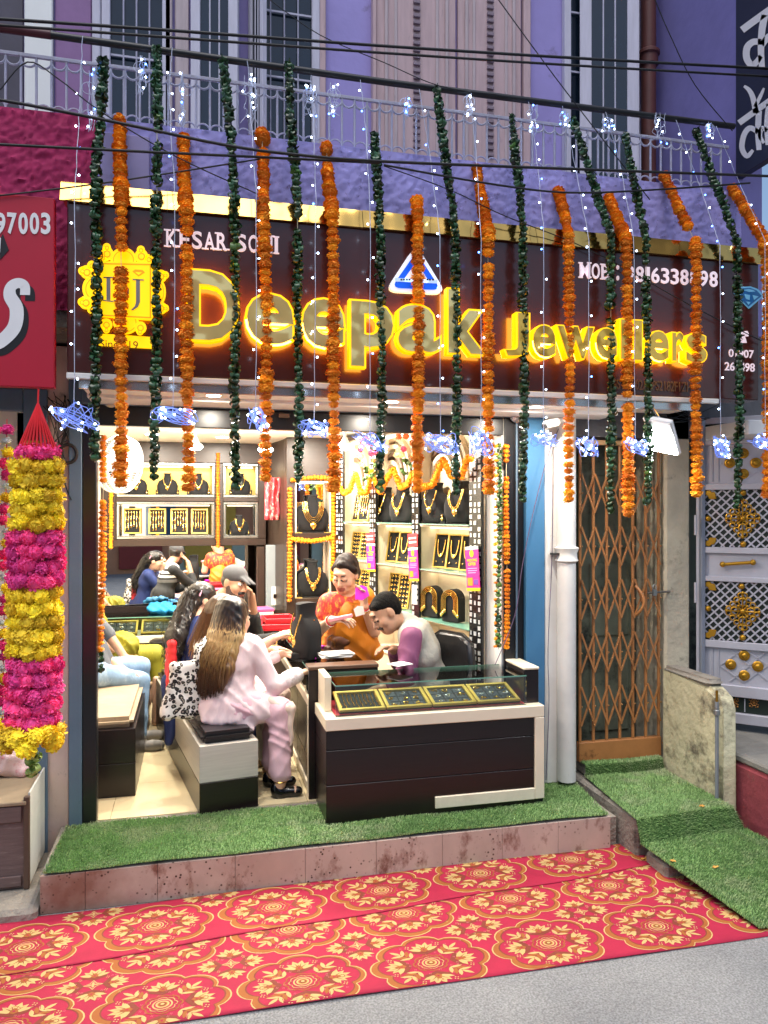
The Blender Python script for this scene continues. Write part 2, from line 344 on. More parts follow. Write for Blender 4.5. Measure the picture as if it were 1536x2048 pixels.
# artificial turf ------------------------------------------------
turfb = mat('turf_backing', '#3d5c2b', .95, var=.3, vs=60)
grassm = mat('turf_blade', '#8fb26e', .75, var=.32, vs=9, dirt='#b4c092', ds=2.2, dth=.5)
def turf(name, label, quads, dens, hgt=.0125, sag=0):
    """quads: list of (p00,p10,p11,p01) patches; backing sheet plus upright blades"""
    b = MB(); g = MB(); vs = []; fs = []
    for q in quads:
        q = [Vector(p) for p in q]; nx = 14; ny = 8; o = len(b.v)
        for j in range(ny + 1):
            for i in range(nx + 1):
                p = q[0].lerp(q[1], i / nx).lerp(q[3].lerp(q[2], i / nx), j / ny); b.v.append((p.x, p.y, p.z + .006 + .004 * math.sin(9 * p.x + 4 * p.y)))
        for j in range(ny):
            for i in range(nx): a = o + j * (nx + 1) + i; b.f.append((a, a + 1, a + nx + 2, a + nx + 1)); b.m.append(0)
        n = (q[1] - q[0]).cross(q[3] - q[0]); area = n.length; n.normalize(); cnt = int(area * dens)
        U = np.random.rand(cnt, 2); A = [np.array(p) for p in q]
        u = U[:, :1] * 1.012 - .006; v = U[:, 1:] * 1.02 - .01; P = (A[0] * (1 - u) + A[1] * u) * (1 - v) + (A[3] * (1 - u) + A[2] * u) * v
        P[:, 2] += .006 + .004 * np.sin(9 * P[:, 0] + 4 * P[:, 1])
        # worn places where feet fall: blades lie flatter
        an = np.random.rand(cnt) * 6.283; ln = hgt * (.6 + .8 * np.random.rand(cnt)); w = .0011 + .001 * np.random.rand(cnt)
        flow = np.sin(3.1 * P[:, 0] + 2 * np.sin(2.3 * P[:, 1])) * 1.2; lean = .35 + .55 * np.random.rand(cnt)
        dx = np.cos(an) * .6 + np.cos(flow) * .5; dy = np.sin(an) * .6 + np.sin(flow) * .5 - .2
        nn = np.array(n); side = np.stack([-np.sin(an), np.cos(an), np.zeros(cnt)], 1) * w[:, None]
        mid = P + (nn * .6 + np.stack([dx, dy, np.zeros(cnt)], 1) * .25 * lean[:, None]) * ln[:, None]
        tip = P + (nn * .85 + np.stack([dx, dy, np.zeros(cnt)], 1) * .8 * lean[:, None]) * ln[:, None]
        base = len(vs) and sum(len(x) for x in vs)
        V = np.stack([P - side, P + side, mid - side * .8, mid + side * .8, tip], 1).reshape(-1, 3); vs.append(V)
        k = np.arange(cnt) * 5 + base
        fs.append(np.stack([k, k + 1, k + 3, k + 2], 1)); fs.append(np.stack([k + 2, k + 3, k + 4, k + 4], 1))
    root = b.build(name, turfb, smooth=180, label=label, cat='artificial turf')
    V = np.concatenate(vs); quadsF = [tuple(x) for x in np.concatenate(fs[0::2]).tolist()]; tris = [tuple(x[:3]) for x in np.concatenate(fs[1::2]).tolist()]
    me = bpy.data.meshes.new('grass'); me.from_pydata(V.tolist(), [], quadsF + tris); me.materials.append(grassm); me.update()
    link('grass', me, root, kind='stuff'); return root
z0 = 0.0
turf('turf_mat', 'long green artificial turf strip laid along the shop step below the counters', [((XP0 + .02, 3.885, z0), (.85, 3.895, z0), (.85, 4.425, z0), (XP0 + .04, 4.445, z0)), ((.85, 3.895, z0), (XP1 - .02, 3.89, z0), (XP1 + .05, 4.455, z0), (.85, 4.425, z0))], 42000)
st = MB()
st.box((2.345, 3.752, ZR - .1), (2.955, 4.60, .026)); st.box((2.40, 4.41, .026), (2.955, 4.62, .093)); st.box((2.36, 3.5, ZR - .1), (2.94, 3.69, -.12))
st.build('step', concrete, kind='structure', bevel=.015)
MB().box((2.27, 3.93, ZR - .05), (2.33, 4.60, -.03)).build('step_side', concrete, kind='structure')
A1 = .034
turf('turf_mat', 'green artificial turf running down the side steps in front of the brown gate', [
    ((2.39, 4.395, .10), (2.94, 4.395, .10), (2.94, 4.47, .10), (2.39, 4.47, .10)),
    ((2.385, 4.385, A1), (2.945, 4.385, A1), (2.94, 4.395, .10), (2.39, 4.395, .10)),
    ((2.325, 3.72, A1), (2.95, 3.74, A1), (2.945, 4.385, A1), (2.38, 4.385, A1)),
    ((2.315, 3.655, -.075), (2.985, 3.69, -.07), (2.95, 3.74, A1), (2.325, 3.72, A1)),
    ((2.47, 2.96, -.18), (3.3, 2.9, -.18), (2.985, 3.69, -.07), (2.315, 3.655, -.075))], 42000)
# ---------------------------------------------------------------- shop shell
pinkw = mat('pink_plaster', '#d8bdb0', .8, var=.1, vs=3, bump=.15, bs=25, dirt='#8a7468', ds=6, dth=.60)
darkwood = mat('dark_walnut_laminate', '#33261f', .35, var=.25, vs=3, stretch=(1.5, 1.5, 22), bump=.04, bs=60)
cream = mat('cream_laminate', '#e6d9bf', .35, var=.05, vs=6)
white = mat('white_paint', '#e9e9e6', .6, var=.05, vs=4)
ivory = mat('ivory_paint', '#eee6d2', .55, var=.04, vs=5)
floorm = mat('cream_floor_tile', '#ddcda6', .16, var=.06, vs=5)
FL = MB().box((-1.0, YF + .03, -.2), (2.3, 8.3, -.012)).build('floor', mat('grout', '#9b8f78', .9), kind='structure')
for i in range(6):
    for j in range(7):
        x = -1.0 + i * .55; y = YF + .032 + j * .55
        MB().box((x + .0012, y + .0012, -.012), (min(x + .5488, 2.298), y + .5488, 0)).build('tile', floorm, FL)
MB().box((-1.05, YBK, -.2), (2.6, YBK + .12, 2.6)).build('wall_back', darkwood, kind='structure')
MB().box((-1.05, YF + .03, -.2), (-.86, 8.0, 2.6)).build('wall_left', ivory, kind='structure')
WR0 = Vector((1.97, 4.62)); WRD = Vector((-.2336, .9723))        # right wall runs back and to the left
rw = MB(); e = WR0 + WRD * 3.45; n2 = Vector((.9723, .2336)) * .12
rw.add([(WR0.x, WR0.y, -.2), (e.x, e.y, -.2), (e.x + n2.x, e.y + n2.y, -.2), (WR0.x + n2.x, WR0.y + n2.y, -.2), (WR0.x, WR0.y, 2.6), (e.x, e.y, 2.6), (e.x + n2.x, e.y + n2.y, 2.6), (WR0.x + n2.x, WR0.y + n2.y, 2.6)],
       [(0, 1, 2, 3), (4, 7, 6, 5), (0, 4, 5, 1), (1, 5, 6, 2), (2, 6, 7, 3), (3, 7, 4, 0)]); rw.build('wall_right', ivory, kind='structure')
MB().box((-1.05, YF + .08, 2.38), (2.6, 8.07, 2.6)).build('ceiling', mat('ceiling_white', '#f1eadb', .7, var=.03), kind='structure')
# front frame of the shop
bluep = mat('blue_grey_enamel', '#5d7285', .38, var=.10, vs=5, bump=.03, dirt='#3b4650', ds=3, dth=.62)
blackp = mat('black_enamel', '#15171c', .3, var=.15, vs=5)
skyb = mat('sky_blue_enamel', '#41749c', .4, var=.06, vs=4)
XL = PY(165, 1300, YF).x; XR = PY(1044, 1300, YF).x
fr = thing('shopfront', 'blue grey and black steel frame around the open shop', 'shop front', (XL, YF, 0))
MB().box((PY(139, 1300, YF).x, YF - .03, 0), (XL, YF + .03, 2.60)).build('jamb', bluep, fr, bevel=.004)
MB().box((XL + .001, YF - .02, 0), (XL + .075, YF + .06, 2.42)).build('guide_rail', blackp, fr, bevel=.004)
MB().box((XR - .125, YF - .02, 0), (XR + .003, YF + .06, 2.42)).build('guide_rail', blackp, fr, bevel=.004)
MB().box((XR - .055, YF - .034, 0), (XR - .045, YF - .019, 2.42)).build('guide_lip', bluep, fr)
MB().box((XR + .006, YF - .05, 0), (PY(1083, 1300, YF).x, YF + .03, 2.42)).build('jamb', skyb, fr, bevel=.004)
MB().box((XL, YF - .045, 2.285), (XR + .10, YF + .03, 2.37)).build('lintel', bluep, fr, bevel=.006)
MB().box((XL, YF - .028, 2.371), (XR + .10, YF + .03, 2.60)).build('lintel', bluep, fr, bevel=.004)
MB().box((XL + .077, YF - .012, 2.175), (XR - .13, YF + .05, 2.284)).build('shutter_bottom', blackp, fr, bevel=.004)
lockm = mat('dull_steel', '#a9a9a6', .3, 1., var=.2, vs=30)
for px in (222, 1032):
    p = PY(px, 800 if px < 500 else 832, YF - .045)
    sp = thing('shutter_pulley', 'round steel pulley plate on the blue lintel ' + ('near the left jamb' if px < 500 else 'near the right jamb'), 'pulley', p)
    MB().lathe(p, [(.042, 0), (.042, .004), (.030, .010), (.012, .013), (.012, .022)], 20, axis=(0, -1, 0)).build('plate', lockm, sp, smooth=30)
    MB().bar(p + Vector((0, -.02, -.01)), p + Vector((0, -.02, .05)), .018, .012).build('bracket', blackp, sp, bevel=.003)
p = PY(568, 832, YF - .03)
MB().box(p + Vector((-.03, -.02, -.012)), p + Vector((.03, 0, .012))).build('shutter_latch', mat('rusty_latch', '#5a4334', .6), label='small rusty latch plate on the middle of the shutter bar', cat='latch', bevel=.003)
# pillar left of the frame
pl = MB().box((PY(100, 1300, YF).x - .02, YF + .0, -.18), (PY(138.5, 1300, YF).x, YF + .4, 2.6)).build('pillar_left', pinkw, kind='structure', bevel=.006)
# neighbouring shop front on the far left
MB().box((-2.6, YF + .16, -.2), (PY(100, 1300, YF).x - .021, YF + .3, 3.2)).build('wall_neighbour', mat('neighbour_dark', '#2a2c33', .5), kind='structure')
nf = thing('neighbour_doorframe', 'blue grey steel door frame of the flower stall at the left edge', 'door frame', (-.95, YF, 0))
MB().box((PY(48, 1300, YF).x, YF - .02, -.15), (PY(96, 1300, YF).x, YF + .15, 2.36)).build('jamb', bluep, nf, bevel=.005)
MB().box((-2.4, YF - .015, 2.24), (PY(48, 1300, YF).x - .002, YF + .15, 2.36)).build('lintel', bluep, nf, bevel=.005)
MB().box((PY(30, 1300, YF).x, YF + .03, .9), (PY(48, 1300, YF).x - .002, YF + .1, 2.239)).build('inner_panel', white, nf, bevel=.005)
# white pillar and drain pipe right of the frame
MB().box((PY(1083.6, 1300, YF).x + .001, YF - .055, 0.0), (2.30, YF + .3, 2.6)).build('pillar_right', mat('white_pillar_paint', '#d6d4d0', .6, var=.12, vs=4, dirt='#8d887c', ds=9, dth=.64), kind='structure', bevel=.012)
dp = thing('drain_pipe', 'white painted drain pipe with a collar between the shop and the brown gate', 'pipe', (2.315, YF - .085, 0))
cx = PY(1133, 1300, YF - .085).x
MB().tube([(cx, YF - .085, 0.03), (cx, YF - .085, 1.40), (cx, YF - .085, 2.46)], .058, 20).build('pipe', MATS['white_pillar_paint'], dp, smooth=40)
MB().lathe((cx, YF - .085, 1.385), [(.058, 0), (.072, .012), (.066, .03), (.064, .06), (.072, .078), (.076, .092), (.06, .10)], 24).build('collar', MATS['white_pillar_paint'], dp, smooth=50)
MB().bar((cx - .1, YF - .085, 1.44), (cx - .04, YF - .085, 1.44), .05, .012).build('bracket', mat('dark_iron', '#2e2c2a', .6), dp)
# plaster wall between the two gates
plas = mat('stained_cream_plaster', '#c3b9a2', .85, var=.2, vs=4, bump=.6, bs=14, dirt='#8d8474', ds=5, dth=.55)
MB().box((2.995, YF - .02, -.1), (PY(1381, 1300, YF - .02).x, YF + .35, 2.75)).build('wall_pier', plas, kind='structure', bevel=.015)
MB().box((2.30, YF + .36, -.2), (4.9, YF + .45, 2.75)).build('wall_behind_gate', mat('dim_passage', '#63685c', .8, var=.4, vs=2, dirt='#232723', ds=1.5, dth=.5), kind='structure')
MB().box((2.302, YF - .02, 2.18), (4.9, YF + .34, 3.0)).build('wall_over_gate', mat('grimy_plaster', '#5a5a5e', .9, var=.3, vs=5, bump=.4, bs=15), kind='structure')
# low sloping wall beside the steps
lw = MB(); x0, x1 = 2.965, 3.085
prof = [(YF - .021, -.15), (YF - .021, .70), (4.2, .685), (3.98, .66), (3.90, .625), (3.868, .55), (3.862, -.15)]
n = len(prof); o = len(lw.v)
for x in (x0, x1): lw.v += [(x, y, z) for y, z in prof]
lw.f += [tuple(range(n)), tuple(reversed(range(n, 2 * n)))] + [(i, i + n, (i + 1) % n + n, (i + 1) % n) for i in range(n)]; lw.m += [0] * (n + 2)
lwall = lw.build('low_wall', mat('yellowed_plaster', '#c9c2a0', .85, var=.15, vs=4, bump=.9, bs=13, dirt='#6b6353', ds=4.5, dth=.52), bevel=.022, seg=3, smooth=50, label='weathered cream plaster low wall beside the turf steps', cat='wall')
cp = MB(); n = 9
for i in range(n):
    pass
cp.box((2.960, 3.97, .655), (3.090, YF - .025, .703)); cp.build('coping', concrete, lwall, bevel=.024, seg=3, smooth=60)
cd_ = thing('conduit_pipe', 'thin grey conduit pipe with brass tip strapped to the low wall', 'pipe', (2.95, 3.86, 0))
p = PX(1437, 1590, 2.945)
MB().tube([(2.945, 3.872, .03), (2.945, 3.872, .60)], .011, 10).build('pipe', mat('grey_pvc', '#7d8287', .5), cd_, smooth=40)
MB().lathe((2.945, 3.872, .52), [(.011, 0), (.018, .004), (.018, .03), (.013, .034), (.013, .05)], 12).build('coupling', mat('galvanised', '#9a9c9c', .4, .8), cd_, smooth=40)
MB().tube([(2.945, 3.872, .60), (2.945, 3.872, .665)], .008, 10).build('tip', mat('brass', '#b48a3c', .35, 1.), cd_, smooth=40)
# plinth and slab at the right edge
MB().box((3.09, 3.62, ZR - .1), (4.4, 4.4, .235)).build('plinth', mat('maroon_plaster', '#8a3b43', .85, var=.25, vs=5, bump=.4, bs=20, dirt='#5c4a44', ds=4, dth=.55), kind='structure', bevel=.02)
MB().box((3.09, 3.60, .238), (4.4, 4.42, .285)).build('plinth_slab', mat('grey_slab', '#7b7872', .9, var=.2, bump=.4, bs=30), kind='structure', bevel=.012)
dg_ = thing('drain_grille', 'dark slatted drain cover beside the lower turf step', 'drain', (3.2, 3.3, ZR))
MB().box((3.0, 3.15, ZR), (3.9, 3.60, ZR + .04)).build('bed', concrete, dg_)
for i in range(8):
    MB().box((3.05, 3.18 + i * .052, ZR + .041), (3.88, 3.205 + i * .052, ZR + .065)).build('slat', mat('weathered_iron', '#4a4742', .7, .4), dg_, bevel=.004)

# ---------------------------------------------------------------- upper storey
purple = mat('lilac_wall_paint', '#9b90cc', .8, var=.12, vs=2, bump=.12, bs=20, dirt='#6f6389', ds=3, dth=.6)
uw = MB().box((-3.2, YW, 2.4), (3.31, YW + .2, 7.0)).build('upper_wall', purple, kind='structure')
MB().box((-3.2, YB + .0, 2.62), (3.31, YW, 2.78)).build('balcony_floor', concrete, kind='structure')
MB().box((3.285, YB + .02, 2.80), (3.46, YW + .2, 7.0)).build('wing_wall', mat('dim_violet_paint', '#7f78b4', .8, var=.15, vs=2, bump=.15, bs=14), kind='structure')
# roughcast parapet, real relief
def roughcast(name, x0, x1, z0, z1, m, amp, label):
    st = .011; nx = int((x1 - x0) / st); nz = int((z1 - z0) / st); b = MB()
    for j in range(nz + 1):
        for i in range(nx + 1):
            x = x0 + (x1 - x0) * i / nx; z = z0 + (z1 - z0) * j / nz
            d = mnoise.noise(Vector((x * 30, 1.3, z * 24))) * .5 + mnoise.noise(Vector((x * 70, 4.3, z * 62))) * .7
            b.v.append((x, YB - .01 - amp * max(-.25, d), z))
    for j in range(nz):
        for i in range(nx): a = j * (nx + 1) + i; b.f.append((a, a + 1, a + nx + 2, a + nx + 1)); b.m.append(0)
    b.box((x0, YB + .005, z0), (x1, YB + .13, z1 - .001)); b.box((x0, YB - .004, z1 - .006), (x1, YB + .13, z1 + .008))
    return b.build(name, m, smooth=60, label=label, cat='parapet')
xm = PY(193, 300, YB).x
roughcast('parapet', -2.2, xm - .002, 2.7, 3.672, mat('magenta_roughcast', '#a8265a', .85, var=.2, vs=18), .020, 'magenta roughcast balcony parapet at the left edge')
roughcast('parapet', xm + .002, 3.284, 2.7, 3.672, mat('violet_roughcast', '#a39cdc', .8, var=.14, vs=6, dirt='#6f5f93', ds=30, dth=.57), .013, 'violet roughcast balcony parapet above the shop sign')
pp = MB().box((PY(203, 300, YB).x, YB - .03, 2.9), (PY(300, 300, YB).x, YB + .0, 3.60)).build('plaster_patch', mat('lilac_smooth', '#9c93c0', .75, var=.1, dirt='#7d6f95', ds=3), label='smooth lilac plaster panel between the magenta and violet parapets', cat='plaster', bevel=.004)
# balcony railing
railm = mat('lilac_rail_paint', '#b4b2c6', .5, var=.15, vs=20, dirt='#8d7f83', ds=24, dth=.62)
rl = thing('balcony_railing', 'wrought iron balcony railing with scalloped top and bottom', 'railing', (0, YB + .05, 3.68))
ZT, ZBm = 3.965, 3.70; xs0, xs1 = -1.75, 3.24; stp = .0705
MB().box((xs0, YB + .042, ZT), (xs1, YB + .058, ZT + .018)).build('top_rail', railm, rl, bevel=.002)
MB().box((xs0, YB + .042, 3.688), (xs1, YB + .058, 3.700)).build('bottom_rail', railm, rl, bevel=.002)
barme = MB().tube([(0, 0, 0), (0, 0, ZT - ZBm)], .0068, 6).mesh('bar', railm, smooth=60)
scu = MB().tube(arc((0, 0, 0), stp / 2, 180, 360, 8), .0060, 5).mesh('scallop', railm, smooth=60)
scd = MB().tube(arc((0, 0, 0), stp / 2, 0, 180, 8), .0050, 5).mesh('scallop', railm, smooth=60)
k = int((xs1 - xs0) / stp)
for i in range(k + 1):
    x = xs0 + i * stp
    link('bar', barme, rl, loc=(x, YB + .05, ZBm))
    if i < k:
        link('scallop', scu, rl, loc=(x + stp / 2, YB + .0495, ZT - .012)); link('scallop', scd, rl, loc=(x + stp / 2, YB + .0505, ZBm + .002))
# windows, shutters and doors of the upper wall (pixel columns on the wall plane)
wood = mat('faded_lilac_wood', '#b9a9ad', .75, var=.16, vs=4, stretch=(9, 9, 1), dirt='#8f7f86', ds=7, dth=.6)
woodw = mat('whitish_lilac_wood', '#c3c0d0', .7, var=.12, vs=4, stretch=(9, 9, 1))
glassd = mat('dusky_window_glass', '#14202e', .12, var=.3, vs=2, spec=.6)
def XW(px): return PY(px, 100, YW).x
ZW0, ZW1 = 2.78, 6.2
wood2 = mat('pinkish_wood', '#c0a5a8', .75, var=.14, vs=4, stretch=(9, 9, 1), dirt='#94828c', ds=6, dth=.6)
def window(px0, px1, z0, label, lights=4):
    x0, x1 = XW(px0), XW(px1); w = thing('window', label, 'window', ((x0 + x1) / 2, YW, z0))
    MB().box((x0, YW - .012, z0), (x1, YW - .001, 5.9)).build('pane', glassd, w)
    for a, b in ((x0 - .05, x0), (x1, x1 + .05)): MB().box((a, YW - .05, z0 - .05), (b, YW - .001, 5.9)).build('frame', woodw, w, bevel=.004)
    MB().box((x0, YW - .049, z0 - .05), (x1, YW - .002, z0)).build('sill', woodw, w, bevel=.004)
    for i in range(1, lights): x = x0 + (x1 - x0) * i / lights; MB().tube([(x, YW - .03, z0), (x, YW - .03, 5.9)], .006, 6).build('grille_bar', railm, w, smooth=60)
    for z in np.arange(z0 + .35, 5.8, .42): MB().box((x0, YW - .034, z), (x1, YW - .026, z + .012)).build('grille_bar', railm, w)
    return w
window(222, 325, 3.30, 'dark barred window behind the left end of the balcony')
window(512, 622, 3.30, 'dark barred window beside the open shutters and lilac wall')
window(1136, 1246, 3.62, 'narrow dark barred window near the brown drainpipe', 3)
def leaf(hx, py0, wdt, ang, z0, z1, label):
    """open shutter leaf hinged at x=hx, swinging out"""
    d = Vector((math.cos(ang), -math.sin(ang), 0)); o = Vector((hx, YW - .055, 0)); w = thing('window_shutter', label, 'shutter', o)
    up = Vector((0, 0, 1)); nrm = d.cross(up)
    def slab(a, b, za, zb, th, nm, m, off=0.):
        p = [o + d * a - nrm * (th / 2 - off), o + d * b - nrm * (th / 2 - off)]; q = [x + nrm * th for x in p]; vs = []
        for zz in (za, zb): vs += [Vector((*x.xy, zz)) for x in (p[0], p[1], q[1], q[0])]
        MB().add(vs, [(0, 3, 2, 1), (4, 5, 6, 7), (0, 1, 5, 4), (1, 2, 6, 5), (2, 3, 7, 6), (3, 0, 4, 7)]).build(nm, m, w, bevel=.003 if nm != 'pane' else 0)
    s = wdt * .2
    slab(0, s, z0, z1, .035, 'stile', woodw); slab(wdt - s, wdt, z0, z1, .035, 'stile', woodw); slab(s + .001, wdt - s - .001, z0, z0 + .14, .034, 'rail', woodw)
    slab(s + .001, wdt - s - .001, z0 + .141, z1, .01, 'pane', glassd)
    for i in (1, 2): slab(s + (wdt - 2 * s) * i / 3 - .005, s + (wdt - 2 * s) * i / 3 + .005, z0 + .141, z1, .02, 'glazing_bar', woodw)
leaf(XW(383), 0, .30, R(20), 3.56, 5.9, 'open white framed shutter leaf left of the middle window')
leaf(XW(500), 0, .16, R(62), 3.45, 5.9, 'narrow white shutter leaf standing open by the barred window')
leaf(XW(1152), 0, .40, R(25), 3.60, 5.9, 'open white shutter leaf in front of the narrow window')
# pilasters, casings
for a, b, m, y, nm in ((52, 108, MATS['white_paint'], .05, 'white pilaster strip at the far left of the upper wall'), (330, 345, wood, .05, 'lilac wood casing right of the left window'), (350, 378, wood, .03, 'lilac wood casing left of the open shutter'), (626, 650, wood2, .04, 'pink wood casing right of the barred window'), (1042, 1056, wood2, .05, 'pink wood casing right of the double door'), (1262, 1276, woodw, .04, 'white casing between window and drainpipe')):
    MB().box((XW(a), YW - y, ZW0), (XW(b), YW - .001, 6.2)).build('casing', m, label=nm, cat='casing', bevel=.006)
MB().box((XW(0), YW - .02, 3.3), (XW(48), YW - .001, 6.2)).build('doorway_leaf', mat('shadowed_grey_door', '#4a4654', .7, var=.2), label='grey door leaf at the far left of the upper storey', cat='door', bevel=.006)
MB().box((XW(112), YW - .03, ZW0), (XW(184), YW - .001, 6.2)).build('wall_panel', mat('mauve_panel', '#8c6a96', .8, var=.15), label='mauve plaster panel beside the left window', cat='panel', bevel=.006)
MB().box((XW(186), YW - .05, ZW0), (XW(203), YW - .001, 6.2)).build('casing', woodw, label='white casing between mauve panel and left window', cat='casing', bevel=.006)
dd = thing('double_door', 'faded pink wooden double door with carved panels on the balcony', 'door', (XW(895), YW, ZW0))
for a, b in ((750, 908), (913, 1038)):
    x0, x1 = XW(a), XW(b); lf = MB().box((x0, YW - .035, ZW0), (x1, YW - .001, 6.2)).build('door_leaf', wood2, dd, bevel=.004)
    w = x1 - x0; zb = 3.82
    for zz0, zz1 in ((zb, 6.1),):
        for q in range(2):
            i0 = .10 + .12 * q; z_ = zz0 + .1 * q; th = .052 - .008 * q
            MB().box((x0 + w * i0, YW - th, z_), (x0 + w * i0 + .022, YW - .036, zz1)).build('moulding', wood, lf, bevel=.004); MB().box((x1 - w * i0 - .022, YW - th, z_), (x1 - w * i0, YW - .036, zz1)).build('moulding', wood, lf, bevel=.004)
            MB().box((x0 + w * i0 + .023, YW - th + .001, z_), (x1 - w * i0 - .023, YW - .036, z_ + .022)).build('moulding', wood, lf, bevel=.004)
    cxm = (x0 + x1) / 2
    for i in range(34):
        z = zb + .32 + i * .046
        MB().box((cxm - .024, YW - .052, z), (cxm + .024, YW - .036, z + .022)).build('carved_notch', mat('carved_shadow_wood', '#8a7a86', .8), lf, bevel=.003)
MB().box((XW(742), YW - .06, ZW0), (XW(749), YW - .001, 6.2)).build('door_frame', wood2, dd, bevel=.004)
rp = thing('rain_pipe', 'rust brown cast iron rain pipe in the corner of the upper storey', 'pipe', (XW(1293), YW - .1, ZW0))
xc = PY(1297, 100, YW - .11).x; rust = mat('rust_brown_paint', '#5c2f2c', .6, var=.2, vs=9, bump=.1)
MB().tube([(xc, YW - .11, 2.85), (xc, YW - .11, 6.3)], .052, 20).build('pipe', rust, rp, smooth=40)
zc = PY(1297, 118, YW - .11).z
MB().lathe((xc, YW - .11, zc - .06), [(.052, 0), (.066, .012), (.066, .075), (.078, .085), (.078, .105), (.06, .12)], 24).build('collar', rust, rp, smooth=45)
# ================================================================ SIGNS
maroon = mat('maroon_acrylic', '#45201f', .22, var=.08, vs=3, coat=.15)
gold = mat('gold_mirror', '#f2bd52', .12, .6, var=.0, bump=.9, bs=7, bdet=.8)
goldw = mat('warped_gold_mirror', '#d8b060', .12, 1., var=.15, vs=3, bump=.9, bs=5, bdet=1.)
silver = mat('pale_gold_mirror', '#f7d98c', .12, .5, var=.0, bump=.9, bs=7, bdet=.8)
glow = mat('lit_yellow_acrylic', '#f5c400', .4, var=0, emit=(1., .56, .0), es=.68)
halo = mat('amber_backlight', '#ffb000', .5, var=0, emit=(1., .52, .05), es=11.)
lilacw = mat('pale_pink_glow_vinyl', '#f0dfe6', .4, var=.03, emit='#f0d8e2', es=.28)  # faint glow put into the vinyl colour to lighten the small lettering
UX, UZ = (1, 0, 0), (0, 0, 1)
a = PY(134, 400, YS); sx0, sx1 = PY(134, 560, YS).x, PY(1518, 650, YS).x; sz0 = 2.362; sz1 = 3.20
sg = thing('shop_sign', 'wide dark maroon shop sign with gold lit letters above the open shop', 'sign', ((sx0 + sx1) / 2, YS, sz0))
MB().box((sx0, YS, sz0), (sx1, YS + .16, sz1)).build('board', maroon, sg, bevel=.006)
for i in range(8):                      # gold mirror facing along the top, in lengths
    x0 = sx0 - .03 + (sx1 - sx0 + .06) * i / 8; x1 = sx0 - .03 + (sx1 - sx0 + .06) * (i + 1) / 8; b = MB(); jy = random.uniform(-.004, .004)
    vs = [(x, y, z) for x in (x0 + .001, x1 - .001) for y, z in ((YS - .012, sz1 - .035), (YS - .022 + jy, sz1 - .032), (YS + .012 + jy, sz1 + .068), (YS + .16, sz1 + .075), (YS + .16, sz1 + .001), (YS + .002, sz1 + .001))]
    b.add(vs, [(5, 4, 3, 2, 1, 0), (6, 7, 8, 9, 10, 11)] + [(j, (j + 1) % 6, (j + 1) % 6 + 6, j + 6) for j in range(6)])
    b.build('gold_trim', goldw, sg)
MB().box((sx0 - .002, YS - .01, sz0 - .03), (sx1 - .28, YS + .02, sz0 - .002)).build('bottom_trim', white, sg, bevel=.003)
MB().box((sx0 + .05, YS + .022, sz0 - .055), (sx1 - .40, YS + .30, sz0 - .022)).build('soffit', white, sg, bevel=.004)
MB().box((sx0 + .05, YS + .302, sz0 - .075), (sx1 - .75, YS + .53, sz0 - .050)).build('soffit', white, sg, bevel=.004)
alu = mat('aluminium_trim', '#c9ccd0', .25, .9, var=.05)
MB().box((sx0 + .05, YS + .012, sz0 - .074), (sx1 - .40, YS + .021, sz0 - .031)).build('trim_strip', alu, sg, bevel=.002)
def board_text(body, px0, py0, px1, py1, m, depth=.006, off=0., y=YS - .001, parent=None, name='lettering', spacing=1.):
    p = PY(px0, py1, y); q = PY(px1, py0, y); zb = p.z; h = q.z - PY(px1, py1, y).z
    # baseline follows the board: rise taken from the left end
    me = fit_text(body, frameM(p, UX, UZ), q.x - p.x, h, depth, off, spacing); me.materials.append(m); return link(name, me, parent or sg)
def lit_letter(ch, px0, py0, px1, py1, face=silver, dep=.048):
    y = YS - .09; p = PY(px0, py1, y); q = PY(px1, py0, y); w = q.x - p.x; h = q.z - p.z
    outer = text_mesh(ch, .05 if ch in 'Deapk' else .035, .5); n = len(outer.vertices); co = np.empty(n * 3); outer.vertices.foreach_get('co', co); co = co.reshape(-1, 3); lo, hi = co.min(0), co.max(0)
    sc = np.array([w / (hi[0] - lo[0]), h / (hi[1] - lo[1]), 1.])
    def put(me, d, yy, m, nm, par):
        n = len(me.vertices); c = np.empty(n * 3); me.vertices.foreach_get('co', c); c = c.reshape(-1, 3); c[:, :2] = (c[:, :2] - lo[:2]) * sc[:2]; zz = (c[:, 2] + .5) * d
        c = np.stack([p.x + c[:, 0], yy - zz, p.z + c[:, 1]], 1); me.vertices.foreach_set('co', c.ravel()); me.materials.append(m); me.update(); return link(nm, me, par)
    bl = put(text_mesh(ch, .045 if ch in 'Deapk' else .03, .5), .003, YS - .034, halo, 'backlight', None)
    bo = put(outer, dep, YS - .040, glow, 'letter', sg)
    bl.parent = bo
    put(text_mesh(ch, .026 if ch in 'Deapk' else .012, .5), .004, YS - .0405 - dep, face, 'letter_face', bo)
for ch, x0, y0, x1, y1 in (('D', 372, 543, 480, 682), ('e', 489, 588, 592, 690), ('e', 601, 597, 693, 697), ('p', 698, 603, 790, 735), ('a', 792, 610, 884, 705), ('k', 894, 580, 976, 709)): lit_letter(ch, x0, y0, x1, y1)
for ch, x0, y0, x1, y1 in (('J', 1006, 626, 1060, 713), ('e', 1063, 650, 1112, 716), ('w', 1111, 654, 1189, 717), ('e', 1189, 656, 1235, 719), ('l', 1238, 638, 1259, 720), ('l', 1264, 640, 1285, 722), ('e', 1293, 662, 1338, 724), ('r', 1342, 664, 1367, 724), ('s', 1369, 667, 1414, 727)): lit_letter(ch, x0, y0, x1, y1, gold, .055)
